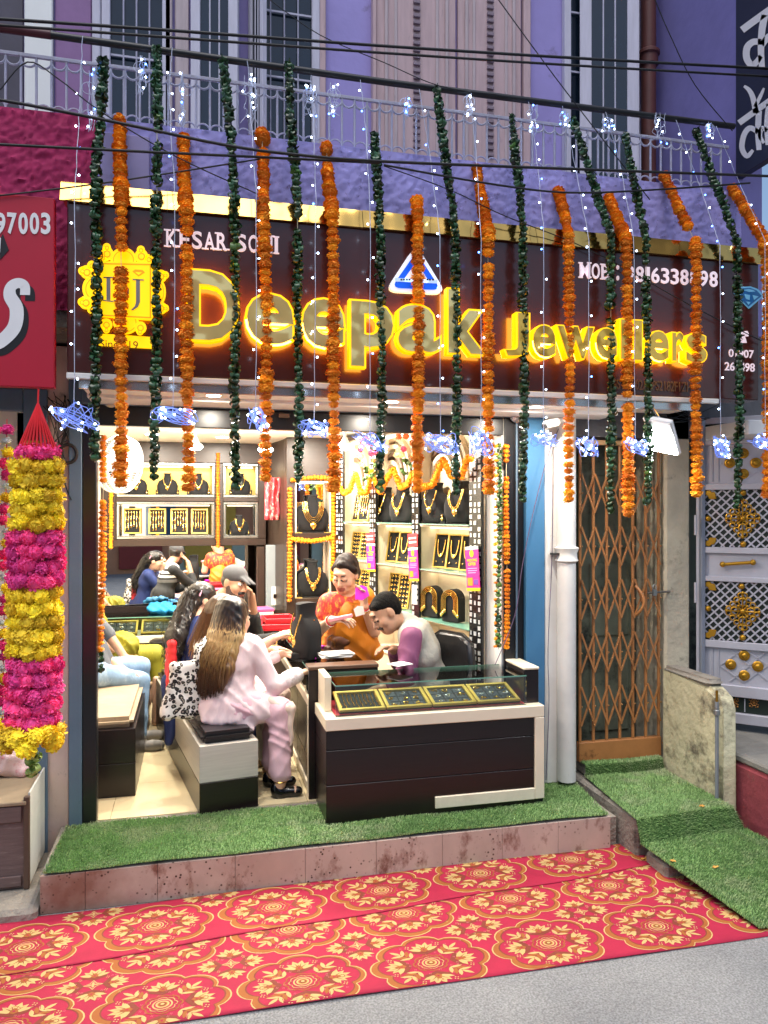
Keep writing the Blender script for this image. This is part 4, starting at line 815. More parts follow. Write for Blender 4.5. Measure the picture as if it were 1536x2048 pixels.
# ================================================================ CARPET
red = mat('red_carpet', '#a5163a', .85, var=.14, vs=9, bump=.1, bs=260); cgold = mat('carpet_gold', '#9c5822', .85, var=.1, vs=20); ccream = mat('carpet_cream', '#c2a266', .85, var=.12, vs=20); cbr = mat('carpet_brown', '#7c3320', .82, var=.1, vs=20); cpk = mat('carpet_pink', '#cf6a74', .82, var=.1)
CM = [red, cgold, ccream, cbr, cpk]
RX, RY = .262, .197
def carpet(name, label, x0, x1, y0, y1, org, ang, zb, rowsel):
    ca, sa = math.cos(ang), math.sin(ang)
    def wav(x, y): return zb + .0022 * math.sin(5 * x + 1.3 * math.sin(4 * y)) + .0016 * math.sin(11 * y + 2 * x)
    bs_ = MB(); nx, ny = 130, 24
    for j in range(ny + 1):
        for i in range(nx + 1): x = x0 + (x1 - x0) * i / nx; y = y0(x) + (y1(x) - y0(x)) * j / ny; bs_.v.append((x, y, wav(x, y)))
    for j in range(ny):
        for i in range(nx): a = j * (nx + 1) + i; bs_.f.append((a, a + 1, a + nx + 2, a + nx + 1)); bs_.m.append(0)
    # thin edge
    root = bs_.build(name, red, smooth=180, label=label, cat='carpet'); md = root.modifiers.new('thickness', 'SOLIDIFY'); md.thickness = .0012; md.offset = -1
    P = MB()
    def W_(cx, cy, u, v): return (org[0] + ca * (cx + u) - sa * (cy + v), org[1] + sa * (cx + u) + ca * (cy + v))
    def poly(cx, cy, pts, m, lay):
        b = len(P.v)
        for u, v in pts: x, y = W_(cx, cy, u * RX, v * RY); P.v.append((x, y, wav(x, y) + .0006 + lay * .0004))
        P.f.append(tuple(range(b, b + len(pts)))); P.m.append(m)
    def strip(cx, cy, A, B, m, lay, closed=True):
        b = len(P.v); n = len(A)
        for u, v in A + B: x, y = W_(cx, cy, u * RX, v * RY); P.v.append((x, y, wav(x, y) + .0006 + lay * .0004))
        for i in range(n if closed else n - 1): P.f.append((b + i, b + (i + 1) % n, b + n + (i + 1) % n, b + n + i)); P.m.append(m)
    def scal(s, du=0., dv=0., n=64): return [((.86 + .14 * abs(math.cos(4 * t)) ** .7) * s * math.cos(t) + du, (.86 + .14 * abs(math.cos(4 * t)) ** .7) * s * math.sin(t) + dv) for t in [2 * math.pi * i / n for i in range(n)]]
    def rot(pts, a, du=0., dv=0., s=1.): return [(s * (u * math.cos(a) - v * math.sin(a)) + du, s * (u * math.sin(a) + v * math.cos(a)) + dv) for u, v in pts]
    petal = [(-.015, 0), (-.040, .07), (-.034, .15), (0, .22), (.034, .15), (.040, .07), (.015, 0)]
    def flower(cx, cy, u, v, a, s, big=True):
        poly(cx, cy, rot([(-.16, -.04), (-.17, .06), (-.1, .0), (0, -.05), (.1, .0), (.17, .06), (.16, -.04), (0, -.12)], a, u, v, s), 3, 0)
        for da in (-70, -42, -15, 15, 42, 70): poly(cx, cy, rot(petal, a + R(da), u, v, s * (1.05 if abs(da) < 30 else .95)), 2, 1)
        for da in (-42, -15, 15, 42): poly(cx, cy, rot([(-.008, .05), (0, .17), (.008, .05)], a + R(da), u, v, s), 3, 2)
        poly(cx, cy, rot([(-.05, -.01), (-.03, .07), (0, .1), (.03, .07), (.05, -.01), (0, -.05)], a, u, v, s), 1, 2); poly(cx, cy, rot([(-.02, 0), (0, .05), (.02, 0)], a, u, v, s), 0, 3)
    def spray(cx, cy, u, v, a, s):
        poly(cx, cy, rot([(-.012, -.1), (-.012, .1), (.012, .1), (.012, -.1)], a, u, v, s), 3, 0)
        for k in range(3):
            for sg_ in (-1, 1): poly(cx, cy, rot([(p[0] * .7, p[1] * .75) for p in petal], a + sg_ * R(52), u - math.sin(a) * s * (-.08 + .07 * k), v + math.cos(a) * s * (-.08 + .07 * k), s), 2 if k != 1 else 1, 1)
        poly(cx, cy, rot([(p[0] * .7, p[1] * .8) for p in petal], a, u - math.sin(a) * s * .1, v + math.cos(a) * s * .1, s), 2, 1)
    def dot(cx, cy, u, v, s, m=2):
        for k in range(4): a = math.pi / 2 * k + .4; poly(cx, cy, [(u + s * (math.cos(a) + .45 * math.cos(b)), v + s * 1.3 * (math.sin(a) + .45 * math.sin(b))) for b in [2 * math.pi * q / 5 for q in range(5)]], m, 1)
    PXc, PYc = RX * 2 + .016, RY * 2 + .008
    for r in rowsel:
        for c in range(-3, 7):
            cx, cy = c * PXc, r * PYc
            o1 = scal(1.0); strip(cx, cy, o1, scal(.975), 2, 0); strip(cx, cy, scal(.972), scal(.895, .022, .030), 1, 0); strip(cx, cy, scal(.895, .022, .030), scal(.87, .022, .030), 3, 0); strip(cx, cy, scal(.30, 0, 0), scal(.275, 0, 0), 1, 1); strip(cx, cy, scal(.22, 0, 0), scal(.205, 0, 0), 2, 1); 
            for s_, m in ((.15, 2), (.125, 0), (.10, 2), (.07, 1), (.045, 3), (.03, 2)): poly(cx, cy, [(s_ * math.cos(2 * math.pi * i / 16), s_ * 1.1 * math.sin(2 * math.pi * i / 16)) for i in range(16)], m, {.15: 1, .125: 2, .10: 3, .07: 4, .045: 5, .03: 6}[s_])
            for k in range(4): flower(cx, cy, .47 * math.cos(math.pi / 2 * k), .47 * math.sin(math.pi / 2 * k), math.pi / 2 * (k - 1), 1.3)
            for k in range(4): a = math.pi / 4 + math.pi / 2 * k; spray(cx, cy, .47 * math.cos(a), .47 * math.sin(a), a - math.pi / 2, 1.25)
            for k in range(8): t = 2 * math.pi * k / 8; strip(cx, cy, [(.22 * math.cos(t + q * .12) * (1 + .12 * q), .24 * math.sin(t + q * .12) * (1 + .12 * q)) for q in range(-2, 3)], [(.235 * math.cos(t + q * .12) * (1 + .12 * q), .255 * math.sin(t + q * .12) * (1 + .12 * q)) for q in range(-2, 3)], 1, 1, False)
            for k in range(8): a = 2 * math.pi * (k + .5) / 8; dot(cx, cy, .68 * math.cos(a), .70 * math.sin(a), .030)
            for k in range(40): a = 2 * math.pi * (k + .3) / 40; rr = random.uniform(.28, .76); dot(cx, cy, rr * math.cos(a), rr * math.sin(a), .015, 4)
            for k in range(12):
                a = 2 * math.pi * k / 12; strip(cx, cy, [((.60 + .05 * math.cos(q * .8)) * math.cos(a + q * .05), (.60 + .05 * math.cos(q * .8)) * math.sin(a + q * .05)) for q in range(-3, 4)], [((.615 + .05 * math.cos(q * .8)) * math.cos(a + q * .05), (.615 + .05 * math.cos(q * .8)) * math.sin(a + q * .05)) for q in range(-3, 4)], 1 if k % 2 else 3, 1, False)
            # motif in the gap
            gx, gy = cx + PXc / 2, cy + PYc / 2
            star = [((.10 if i % 2 == 0 else .05) * 1.5 * math.cos(2 * math.pi * i / 8), (.10 if i % 2 == 0 else .05) * 1.7 * math.sin(2 * math.pi * i / 8)) for i in range(8)]
            poly(gx, gy, star, 2, 1); poly(gx, gy, [(u * .78, v * .78) for u, v in star], 0, 2); 
            for k in range(4): poly(gx, gy, rot([(p[0] * .5, p[1] * .45) for p in petal], math.pi / 2 * k), 2, 3)
            for k in range(4): flower(gx, gy, (.27 if k % 2 == 0 else .0) * (1 if k == 0 else -1 if k == 2 else 0), (.30 if k == 1 else -.30 if k == 3 else 0), math.pi / 2 * (k - 1), 1.15)
            for k in range(30): a = random.uniform(0, 6.28); rr = random.uniform(.22, .56); dot(gx, gy, rr * math.cos(a), rr * math.sin(a), .016, 4 if k % 4 else 2)
            for u, v in ((.2, .22), (-.2, .22), (.2, -.22), (-.2, -.22)): dot(gx, gy, u, v, .02)
    me = P.mesh('printed_pattern', CM); bm = bmesh.new(); bm.from_mesh(me)
    def cut(p, n):
        g = bm.verts[:] + bm.edges[:] + bm.faces[:]; bmesh.ops.bisect_plane(bm, geom=g, plane_co=p, plane_no=n, clear_outer=True)
    xm_ = (x0 + x1) / 2
    cut((x0 + .004, 0, 0), (-1, 0, 0)); cut((x1 - .004, 0, 0), (1, 0, 0))
    for f, sgn in ((y0, -1), (y1, 1)):
        d = Vector((x1 - x0, f(x1) - f(x0), 0)).normalized(); nn = Vector((-d.y, d.x, 0)) * sgn; cut(Vector((x0, f(x0), 0)) - nn * .004, nn)
    bm.to_mesh(me); bm.free(); link('printed_pattern', me, root); return root
carpet('carpet', 'red patterned floor carpet nearest the street with gold medallions', -1.6, 2.62, lambda x: 2.945 - .012 * x, lambda x: 3.60 + .055 * x, (-.116, 3.062), .018, ZR + .0065, (0, 1))
carpet('carpet', 'red patterned carpet strip overlapping behind it along the shop step', -.90, 2.40, lambda x: 3.46 + .075 * x + .006 * math.sin(6 * x), lambda x: 3.875 + .02 * x * (x < 5), (-.17, 3.64), .075, ZR + .0105, (0,))

# ================================================================ left stall counter
sc_ = thing('stall_counter', 'worn brown wooden stall counter with whitewashed side at the left edge', 'counter', (-1.1, 4.25, -.13))
wornw = mat('worn_brown_board', '#6e5a56', .7, var=.3, vs=4, stretch=(1.5, 1, 14), bump=.15, bs=30, dirt='#93857f', ds=4, dth=.56); ww = mat('whitewashed_board', '#cfd0c9', .7, var=.15, vs=5, dirt='#8e7a68', ds=7, dth=.6)
MB().box((-1.7, 4.05, -.128), (-.786, 4.45, .28)).build('body', wornw, sc_, bevel=.006); MB().box((-.785, 4.07, -.12), (-.776, 4.45, .33)).build('side_board', ww, sc_, bevel=.002)
MB().box((-1.7, 4.03, .281), (-.787, 4.45, .30)).build('top', mat('dusty_plywood', '#a08d72', .75, var=.2, vs=6), sc_, bevel=.004)
MB().box((-.80, 4.035, -.128), (-.774, 4.062, .32)).build('corner_strip', mat('brown_strip', '#5a4538', .6), sc_, bevel=.004); MB().box((-1.7, 4.036, -.11), (-.81, 4.048, -.06)).build('bottom_rail', wornw, sc_, bevel=.003); MB().box((-1.7, 4.036, .20), (-.81, 4.048, .275)).build('top_rail', wornw, sc_, bevel=.003)
bt = Q(91, 1684, 4.25); bb = thing('water_bottle', 'small bottle with a teal cap wedged beside the stall counter', 'bottle', (bt.x + .01, bt.y, -.13))
MB().lathe((bt.x, bt.y, -.128), [(.028, 0), (.03, .02), (.03, .09), (.022, .125), (.016, .135), (.016, .14)], 16).build('body', mat('smoky_plastic', '#4b5a5a', .2, var=.1), bb, smooth=40); MB().lathe((bt.x, bt.y, .013), [(.018, 0), (.018, .022), (.015, .026)], 16).build('cap', mat('teal_plastic', '#1fa398', .35), bb, smooth=40)
# ================================================================ GARLANDS, CABLES, LIGHT STRINGS
def marigold_mesh(name, m, n1=13, seed=0, r=.034, flat_=.62):
    """ruffled pompon: rings of curved petals"""
    rnd = random.Random(seed); b = MB()
    b.ball((0, 0, 0), r * .84, 10, 6, sc=(1, 1, flat_))
    for lay in range(6):
        el = (-.85, -.5, -.15, .15, .5, .85)[lay]; n = max(6, int(n1 * math.cos(el)))
        for k in range(n):
            a = 2 * math.pi * (k + rnd.random() * .6) / n + lay * .5; e = el + rnd.uniform(-.2, .2); L = r * rnd.uniform(.86, 1.14); w = r * .30 * 13 / max(13, n1)
            d = Vector((math.cos(a) * math.cos(e), math.sin(a) * math.cos(e), math.sin(e) * flat_ * 1.2)); t = Vector((-math.sin(a), math.cos(a), 0)); u = d.cross(t).normalized()
            p0 = d * r * .62; p1 = d * L; tw = u * rnd.uniform(-.10, .10) * r
            b.add([p0 - t * w * .5, p0 + t * w * .5, p1 * .93 + t * w + tw, p1 + tw + u * .1 * r, p1 * .93 - t * w - tw], [(0, 1, 2, 4), (2, 3, 4)])
    return b.mesh(name, m)
orangem = mat('marigold_orange', (1.0, .35, .012), .75, var=.2, vs=40, rnd=.22, hue=.012, sub=.0); MGY = mat('marigold_yellow', (1.0, .73, .03), .75, var=.22, vs=40, rnd=.18, hue=.012); MGP = mat('pompon_pink', (.95, .07, .32), .7, var=.25, vs=40, rnd=.2, hue=.012)
leafm = mat('garland_leaf', (.022, .075, .022), .32, var=.45, vs=30, rnd=.5, hue=.03, spec=.6); leafy = mat('garland_leaf_pale', (.10, .20, .045), .38, var=.35, vs=30, rnd=.4, hue=.02)
MARI = [marigold_mesh('flower', orangem, n1=20, seed=i) for i in range(5)]
MARI_S = [marigold_mesh('flower', orangem, n1=8, seed=i + 9, r=.020) for i in range(2)]
POM_Y = [marigold_mesh('flower', MGY, n1=26, seed=i + 20, r=.036, flat_=.85) for i in range(3)]; POM_P = [marigold_mesh('flower', MGP, n1=26, seed=i + 30, r=.036, flat_=.85) for i in range(3)]
def leafpiece(seed, m):
    """a bundle of leaves folded back on the thread: curled ribbons round the middle"""
    rnd = random.Random(seed); b = MB()
    for k in range(6):
        a = 2 * math.pi * k / 6 + rnd.uniform(-.4, .4); d = Vector((math.cos(a), math.sin(a), 0)); t = Vector((-math.sin(a), math.cos(a), 0)); w = rnd.uniform(.011, .018); L = rnd.uniform(.021, .031); h = rnd.uniform(.012, .022); tl = rnd.uniform(-.010, .010)
        prev = None; o = len(b.v); n = 5
        for i in range(n + 1):
            f = i / n; an = math.pi * (f - .5); c = d * (L * math.cos(an) * .95 + .002) + Vector((0, 0, h * math.sin(an) + tl)); ww = w * (1 - .35 * abs(f - .5) * 2) 
            b.v += [tuple(c - t * ww + Vector((0, 0, .004 * math.sin(a * 3)))), tuple(c + Vector((0, 0, .003)) - d * .003), tuple(c + t * ww - Vector((0, 0, .004 * math.sin(a * 3))))]
        for i in range(n):
            for j in range(2): q = o + i * 3 + j; b.f.append((q, q + 1, q + 4, q + 3)); b.m.append(0)
    # a loose tip
    a = rnd.uniform(0, 6.28); d = Vector((math.cos(a), math.sin(a), -.5)); t = Vector((-math.sin(a), math.cos(a), 0))
    b.add([d * .012 - t * .007, d * .012 + t * .007, d * .030 + t * .004, d * .040, d * .030 - t * .004], [(0, 1, 2, 3, 4)])
    return b.mesh('leaf_bundle', m, smooth=50)
LEAF = [leafpiece(i, leafm) for i in range(5)] + [leafpiece(i + 50, leafy) for i in range(1)]
thread = mat('garland_thread', '#cfc4a0', .8); YG = YS - .085; YT = YB - .02
def string_of(root, pts, meshes, step, jit, name, gaps=(), sc=(.9, 1.1), nmesh=None):
    L = plen(pts); s = step * .3; i = 0; ph = random.uniform(0, 6)
    while s < L:
        p, d = poly_at(pts, s)
        if not any(g0 < s / L < g1 for g0, g1 in gaps):
            q = d.to_track_quat('Z', 'Y'); e = (q.to_matrix() @ Euler((random.uniform(-.2, .2), random.uniform(-.2, .2), random.uniform(0, 6.28))).to_matrix()).to_euler(); k = random.uniform(*sc)
            m = random.choice(meshes[:-1]) if (name == 'leaf_bundle' and len(meshes) > 5 and random.random() > .13) else random.choice(meshes)
            link(name, m, root, loc=p + Vector((random.uniform(-jit, jit) + .0035 * math.sin(s * 6 + ph) * min(1, s * 3), random.uniform(-jit, jit), 0)), rot=e, scale=(k * (1 + .10 * math.sin(s * 9 + ph)), k * (1 + .10 * math.sin(s * 9 + ph)), k * random.uniform(.85, 1.2)))
        s += step * random.uniform(.85, 1.15); i += 1
def along(*pp): return [PY(x, y, Y) for x, y, Y in pp]
ordn = ['leftmost', 'second', 'third', 'fourth', 'fifth', 'sixth', 'seventh', 'eighth', 'ninth', 'tenth']
OR = [([(240, 235, YT), (241, 400, YG), (243, 600, YG), (241, 968, YG)], [(.425, .47)]), ([(367, 275, YT), (372, 420, YG), (375, 700, YG), (376, 985, YG)], [(.34, .37)]), ([(524, 265, YT), (528, 400, YG), (532, 620, YG), (532, 966, YG)], [(.035, .085), (.115, .13)]),
      ([(652, 290, YT), (664, 430, YG), (668, 700, YG), (667, 984, YG)], [(.04, .07), (.2, .22)]), ([(833, 398, YG + .06), (836, 440, YG), (836, 700, YG), (835, 985, YG)], []), ([(953, 335, YT), (976, 465, YG), (976, 700, YG), (977, 994, YG)], [(.05, .075), (.35, .37)]),
      ([(1116, 382, YT), (1138, 470, YG), (1139, 700, YG), (1138, 1005, YG)], []), ([(1216, 392, YT), (1252, 480, YG), (1255, 700, YG), (1256, 1035, YG)], [(.655, .675)]), ([(1328, 350, YT), (1392, 488, YG), (1391, 700, YG), (1393, 998, YG)], [(.225, .262)]), ([(1462, 372, YT), (1530, 482, YG), (1536, 700, YG), (1536, 1000, YG)], [])]
for i, (pp, gaps) in enumerate(OR):
    pts = along(*pp); g = thing('marigold_garland', f'{ordn[i]} of the orange marigold garlands hanging over the sign, counted from the left' if i else 'leftmost orange marigold garland, hanging in front of the monogram plate', 'garland', pts[-1], 'orange marigold garlands over the sign')
    MB().tube(pts, .0016, 5).build('thread', thread, g)
    string_of(g, pts, MARI, .0405, .002, 'flower', gaps, (.84, 1.14) if i != 6 else (.78, 1.02))
GR = [([(208, 120, YT - .03), (192, 380, YG), (193, 640, YG), (190, 925, YG)], [(.585, .60)]), ([(314, 95, YT - .03), (314, 400, YG), (312, 700, YG), (310, 962, YG)], [(.225, .26), (.36, .39)]), ([(447, 122, YT - .03), (470, 380, YG), (470, 700, YG), (471, 975, YG)], [(.17, .185)]), ([(577, 130, YT - .03), (595, 440, YG), (597, 700, YG), (597, 965, YG)], [(.41, .43)]),
      ([(748, 268, YT - .03), (762, 480, YG), (763, 700, YG), (761, 985, YG)], []), ([(873, 178, YT - .03), (912, 480, YG), (913, 700, YG), (912, 990, YG)], [(.72, .735)]), ([(1024, 232, YT - .03), (1046, 470, YG), (1048, 700, YG), (1047, 1005, YG)], []), ([(1145, 235, YT - .03), (1221, 470, YG), (1222, 700, YG), (1222, 1020, YG)], [(.52, .545)]),
      ([(1250, 268, YT - .03), (1291, 480, YG), (1296, 700, YG), (1297, 1010, YG)], [(.39, .42)]), ([(1392, 262, YT - .03), (1474, 485, YG), (1478, 700, YG), (1477, 1015, YG)], [])]
for i, (pp, gaps) in enumerate(GR):
    pts = along(*pp); g = thing('leaf_garland', f'{ordn[i]} of the dark green leaf garlands hanging over the sign, counted from the left', 'garland', pts[-1], 'green leaf garlands over the sign')
    MB().tube(pts, .0016, 5).build('thread', thread, g)
    string_of(g, pts, LEAF, .030, .004, 'leaf_bundle', gaps, (.70, .98))
# garlands on the inner faces of the shop front
def small_garland(name, label, pts, m, r, step, leafs=False, group=None):
    """flowers too small to pick apart: one mesh"""
    g = MB(); src = (MARI_S if not leafs else LEAF[:3]); L = plen(pts); s = 0; k = 0
    while s < L:
        p, d = poly_at(pts, s); q = d.to_track_quat('Z', 'Y').to_matrix().to_4x4(); ms = random.choice(src); sc = r / (.020 if not leafs else .030) * random.uniform(.9, 1.1)
        M = Matrix.Translation(p + Vector((random.uniform(-.002, .002),) * 3)) @ q @ Matrix.Rotation(random.uniform(0, 6.28), 4, 'Z') @ Matrix.Scale(sc, 4)
        g.add([M @ v.co for v in ms.vertices], [tuple(f.vertices) for f in ms.polygons]); s += step * random.uniform(.9, 1.1)
    root = MB().tube(pts, .0012, 4).build(name, thread, label=label, cat='garland', group=group)
    o = g.build('flowers' if not leafs else 'leaves', m, root); o['kind'] = 'stuff'; return root
def seq(pp, t): return [Q(x, y, t) for x, y in pp]
yi = YF + .075
dang = [PY(206, 872, yi), PY(207, 965, yi)]; dang2 = [PY(206, 1002, yi), PY(203, 1150, yi), PY(201, 1300, yi)]
g = thing('marigold_garland', 'long orange marigold garland down the inside of the left jamb', 'garland', dang2[-1])
MB().tube(dang + dang2, .0016, 5).build('thread', thread, g); string_of(g, dang, MARI, .030, .001, 'flower', (), (.62, .7)); string_of(g, dang2, MARI, .030, .001, 'flower', (), (.62, .7)); string_of(g, [PY(201, 1304, yi), PY(201, 1345, yi)], LEAF, .03, .002, 'leaf_bundle', (), (.5, .7))
yr = YF - .05; ra = [PY(1012, 890, yr), PY(1014, 1100, yr), PY(1013, 1300, yr)]
g = thing('marigold_garland', 'thin orange marigold garland down the inside of the right jamb', 'garland', ra[-1]); MB().tube(ra, .0016, 5).build('thread', thread, g); string_of(g, ra, MARI, .027, .001, 'flower', ((.09, .15), (.58, .60)), (.52, .62))
rb = [PY(999, 888, yr + .01), PY(998, 1100, yr + .01), PY(997, 1300, yr + .01)]
g = thing('leaf_garland', 'green leaf garland beside the thin marigold garland on the right jamb', 'garland', rb[-1]); MB().tube(rb, .0016, 5).build('thread', thread, g)
string_of(g, rb, [leafpiece(77, leafy), leafpiece(78, leafm), leafpiece(79, leafy)], .030, .001, 'leaf_bundle', (), (.6, .75))
string_of(g, [p + Vector((-.022, 0, 0)) for p in rb], MARI_S, .045, .002, 'flower', (), (.6, .8))

# cables
blk = mat('black_cable', '#0f1014', .5, var=.1); YC = YB - .28
def cable(label, pp, r, Y=YC, m=blk, name='cable'): return MB().tube([PY(x, y, Y) for x, y in pp], r, 7).build(name, m, smooth=80, label=label, cat='cable')
def sm(pp, n=5):
    P = [Vector(p) for p in pp]; out = []
    for i in range(len(P) - 1):
        p0, p1, p2, p3 = P[max(i - 1, 0)], P[i], P[i + 1], P[min(i + 2, len(P) - 1)]
        for t in range(n): f = t / n; out.append(.5 * ((2 * p1) + (p2 - p0) * f + (2 * p0 - 5 * p1 + 4 * p2 - p3) * f * f + (3 * p1 - p0 - 3 * p2 + p3) * f ** 3))
    return out + [P[-1]]
cable('upper of the two thick black cables crossing in front of the balcony', sm([(-120, 30), (300, 58), (768, 92), (1200, 119), (1700, 146)]), .0075)
cable('lower of the two thick black cables crossing in front of the balcony', sm([(-120, 42), (300, 72), (768, 106), (1200, 134), (1700, 162)]), .0065)
cable('black cable sagging across the parapet from the left railing', sm([(-120, 186), (0, 200), (210, 240), (450, 290), (600, 310), (768, 323), (1200, 340), (1700, 358)]), .0075)
cable('black cable running level across the magenta parapet', sm([(-120, 284), (0, 289), (300, 304), (600, 318), (760, 326)]), .0065, YC + .02)
cable('thin cable rising from the red sign towards the middle of the parapet', sm([(-60, 394), (0, 391), (200, 367), (380, 340), (520, 318)]), .004, YC + .03)
cable('cable sagging just above the gold trim on the right', sm([(768, 330), (970, 366), (1130, 385), (1300, 380), (1500, 366)]), .0055, YC + .04)
cable('thin cable dropping across the violet parapet to the sign top', sm([(768, 332), (900, 380), (1010, 432), (1180, 500), (1380, 610), (1540, 690)]), .0028, YC + .05)
cable('thin diagonal cable from the balcony door down to the right', sm([(990, -10), (1070, 100), (1145, 200), (1300, 400)]), .003, YC + .1)
cable('thin diagonal cable in front of the upper right wing wall', sm([(1308, -5), (1340, 70), (1390, 170), (1465, 262)]), .0028, YC + .1)
cable('thin cable looping down the railing at the left', sm([(0, 180), (55, 124), (120, 160), (200, 222), (350, 312), (520, 390)]), .0032, YC + .12)
cable('thin cable sloping across the lilac wall and the double door', sm([(540, 0), (640, 70), (768, 125), (880, 172), (1000, 190)]), .0025, YC + .2)
pm = mat('black_pipe', '#14161b', .45, var=.2)
pole = thing('bamboo_pole', 'long black pole tied along the balcony railing that carries the garlands', 'pole', PY(768, 163, YB - .03))
MB().tube([PY(100, 70, YB - .03), PY(400, 112, YB - .03), PY(768, 164, YB - .03), PY(1120, 209, YB - .03), PY(1468, 253, YB - .03)], .018, 10).build('pole', pm, pole, smooth=60)
MB().tube([PY(-120, 38, YB - .03), PY(0, 56, YB - .03), PY(102, 70, YB - .03)], .021, 10).build('sleeve', mat('maroon_sleeve', '#4a1720', .5, var=.2), pole, smooth=60)
# LED light strings
wirem = mat('clear_wire', '#c9cde0', .3, var=.05); wireb = mat('bluish_clear_wire', '#8fa4e8', .25, var=.1, emit='#6f8cf0', es=.22); ledm = mat('led_white', '#ffffff', .3, var=0, emit=(.62, .78, 1.), es=9.); ledb = mat('led_blue', '#5f8cff', .3, var=0, emit=(.08, .25, 1.), es=9.)
for m_ in (ledm, ledb, wireb): m_.cycles.emission_sampling = 'NONE'
LED = MB().ball((0, 0, 0), .0050, 8, 5).mesh('led', ledm, smooth=80); LEDB = MB().ball((0, 0, 0), .0048, 8, 5).mesh('led', ledb, smooth=80)
LS = [([(165, 72), (158, 230), (150, 400), (148, 800)], (148, 838, 34, 26)), ([(345, 95), (338, 180), (350, 400), (346, 812)], (345, 832, 36, 16)), ([(495, 122), (500, 200), (512, 380), (512, 820)], (513, 838, 18, 24)), ([(622, 150), (626, 230), (632, 400), (628, 836)], (628, 856, 26, 15)), ([(720, 160), (730, 240), (740, 400), (740, 862)], (742, 884, 30, 20)),
      ([(838, 178), (858, 300), (880, 470), (881, 868)], (886, 888, 32, 18)), ([(940, 195), (952, 300), (962, 480), (962, 862)], (962, 886, 22, 28)), ([(1057, 204), (1072, 300), (1088, 470), (1087, 866)], (1088, 880, 26, 14)), ([(1125, 212), (1150, 330), (1178, 480), (1177, 872)], (1178, 890, 24, 20)), ([(1212, 224), (1240, 330), (1268, 480), (1270, 872)], (1274, 894, 26, 18)), ([(1352, 240), (1395, 360), (1440, 490), (1441, 880)], (1443, 898, 18, 24)), ([(1432, 252), (1480, 370), (1530, 480), (1530, 872)], (1522, 886, 24, 18))]
where = ['left of the monogram plate', 'before the second marigold garland', 'before the letter D', 'above the fan side of the shop', 'at the middle of the shop opening', 'beside the hallmark emblem', 'beside the sixth marigold garland', 'in front of the blue jamb', 'in front of the brown gate', 'beside the flood lamp', 'in front of the ornate gate', 'at the right edge of the picture']
for i, (pp, (bx, by, bw, bh)) in enumerate(LS):
    Yl = YG - .03; pts = [PY(x, y, YT - .06 if j < 2 else Yl) for j, (x, y) in enumerate(pp)]
    g = thing('light_string', f'string of white LEDs ending in a tangled bundle {where[i]}', 'light string', pts[-1], 'LED light strings')
    fine = [];
    for a_, b_ in zip(pts, pts[1:]):
        for t in range(8): fine.append(a_.lerp(b_, t / 8) + Vector((random.uniform(-.003, .003), 0, 0)))
    fine.append(pts[-1]); MB().tube(fine, .0019, 5).build('wire', wirem, g, smooth=80)
    L = plen(fine); s = random.uniform(.05, .15)
    while s < L:
        p, d = poly_at(fine, s); blue = random.random() < .22; sgn = random.choice((-1, 1)); q = p + Vector((sgn * .010, -.004, random.uniform(-.004, .004)))
        MB().tube([p, q], .0012, 4).build('led_lead', wirem, g); link('led', LEDB if blue else LED, g, loc=q + Vector((sgn * .004, 0, 0))); s += random.uniform(.10, .19)
    c = PY(bx, by, Yl); k = 4.0 / 1540; b = MB(); kp = []
    for j in range(9):
        ph = random.uniform(0, 6.28); rx, rz = bw * k * random.uniform(.5, 1.05), bh * k * random.uniform(.45, 1.05); o = Vector((random.uniform(-.3, .3) * bw * k, random.uniform(-.015, .015), random.uniform(-.3, .3) * bh * k)); w1 = random.uniform(1, 3)
        loop = [c + o + Vector((rx * math.cos(t + ph), .014 * math.sin(w1 * t), rz * math.sin(t * (2 if j % 3 == 0 else 1) + ph * .7))) for t in [2 * math.pi * q / 18 for q in range(19)]]; b.tube(loop, .0021, 4); kp += loop
    b.tube([pts[-1], c], .0019, 4); b.build('bundle', wireb, g, smooth=80)
    for q in range(15): link('led', LED, g, loc=random.choice(kp) + Vector((random.uniform(-.008, .008), -.010, random.uniform(-.008, .008))))
# loose tangles of light wire on the railing
for j, (bx, by, bw, bh) in enumerate(((178, 200, 20, 110), (282, 150, 16, 70), (372, 200, 18, 100), (500, 200, 22, 90), (620, 200, 16, 60), (668, 200, 14, 60), (812, 215, 12, 40), (938, 210, 18, 40), (1065, 240, 20, 60), (1130, 240, 22, 30), (1215, 250, 22, 30), (1320, 255, 26, 60), (1420, 262, 16, 30))):
    c = PY(bx, by, YB - .06); k = 4.1 / 1540; g = thing('light_tangle', f'loose loops of LED wire tied to the railing, {("first second third fourth fifth sixth seventh eighth ninth tenth eleventh twelfth thirteenth").split()[j]} tangle from the left', 'light string', c, 'LED wire tangles on the railing'); b = MB(); kp = []
    for q in range(5):
        x = random.uniform(-.5, .5) * bw * k; path = [c + Vector((x + random.uniform(-.4, .4) * bw * k * (t / 8), random.uniform(-.01, .01), bh * k * (.5 - t / 8) + .01 * math.sin(t * 2 + q))) for t in range(9)]; path = [Vector(v) for v in sm(path, 3)]; b.tube(path, .0016, 4); kp += path
    ph = random.uniform(0, 6); b.tube([c + Vector((.035 * math.cos(t + ph), 0, .03 * math.sin(t + ph) + bh * k * .2)) for t in [2 * math.pi * q / 14 for q in range(15)]], .0016, 4)
    b.build('wire', wirem, g, smooth=80)
    for q in range(7): link('led', LEDB if random.random() < .4 else LED, g, loc=random.choice(kp) + Vector((random.uniform(-.008, .008), -.008, 0)))

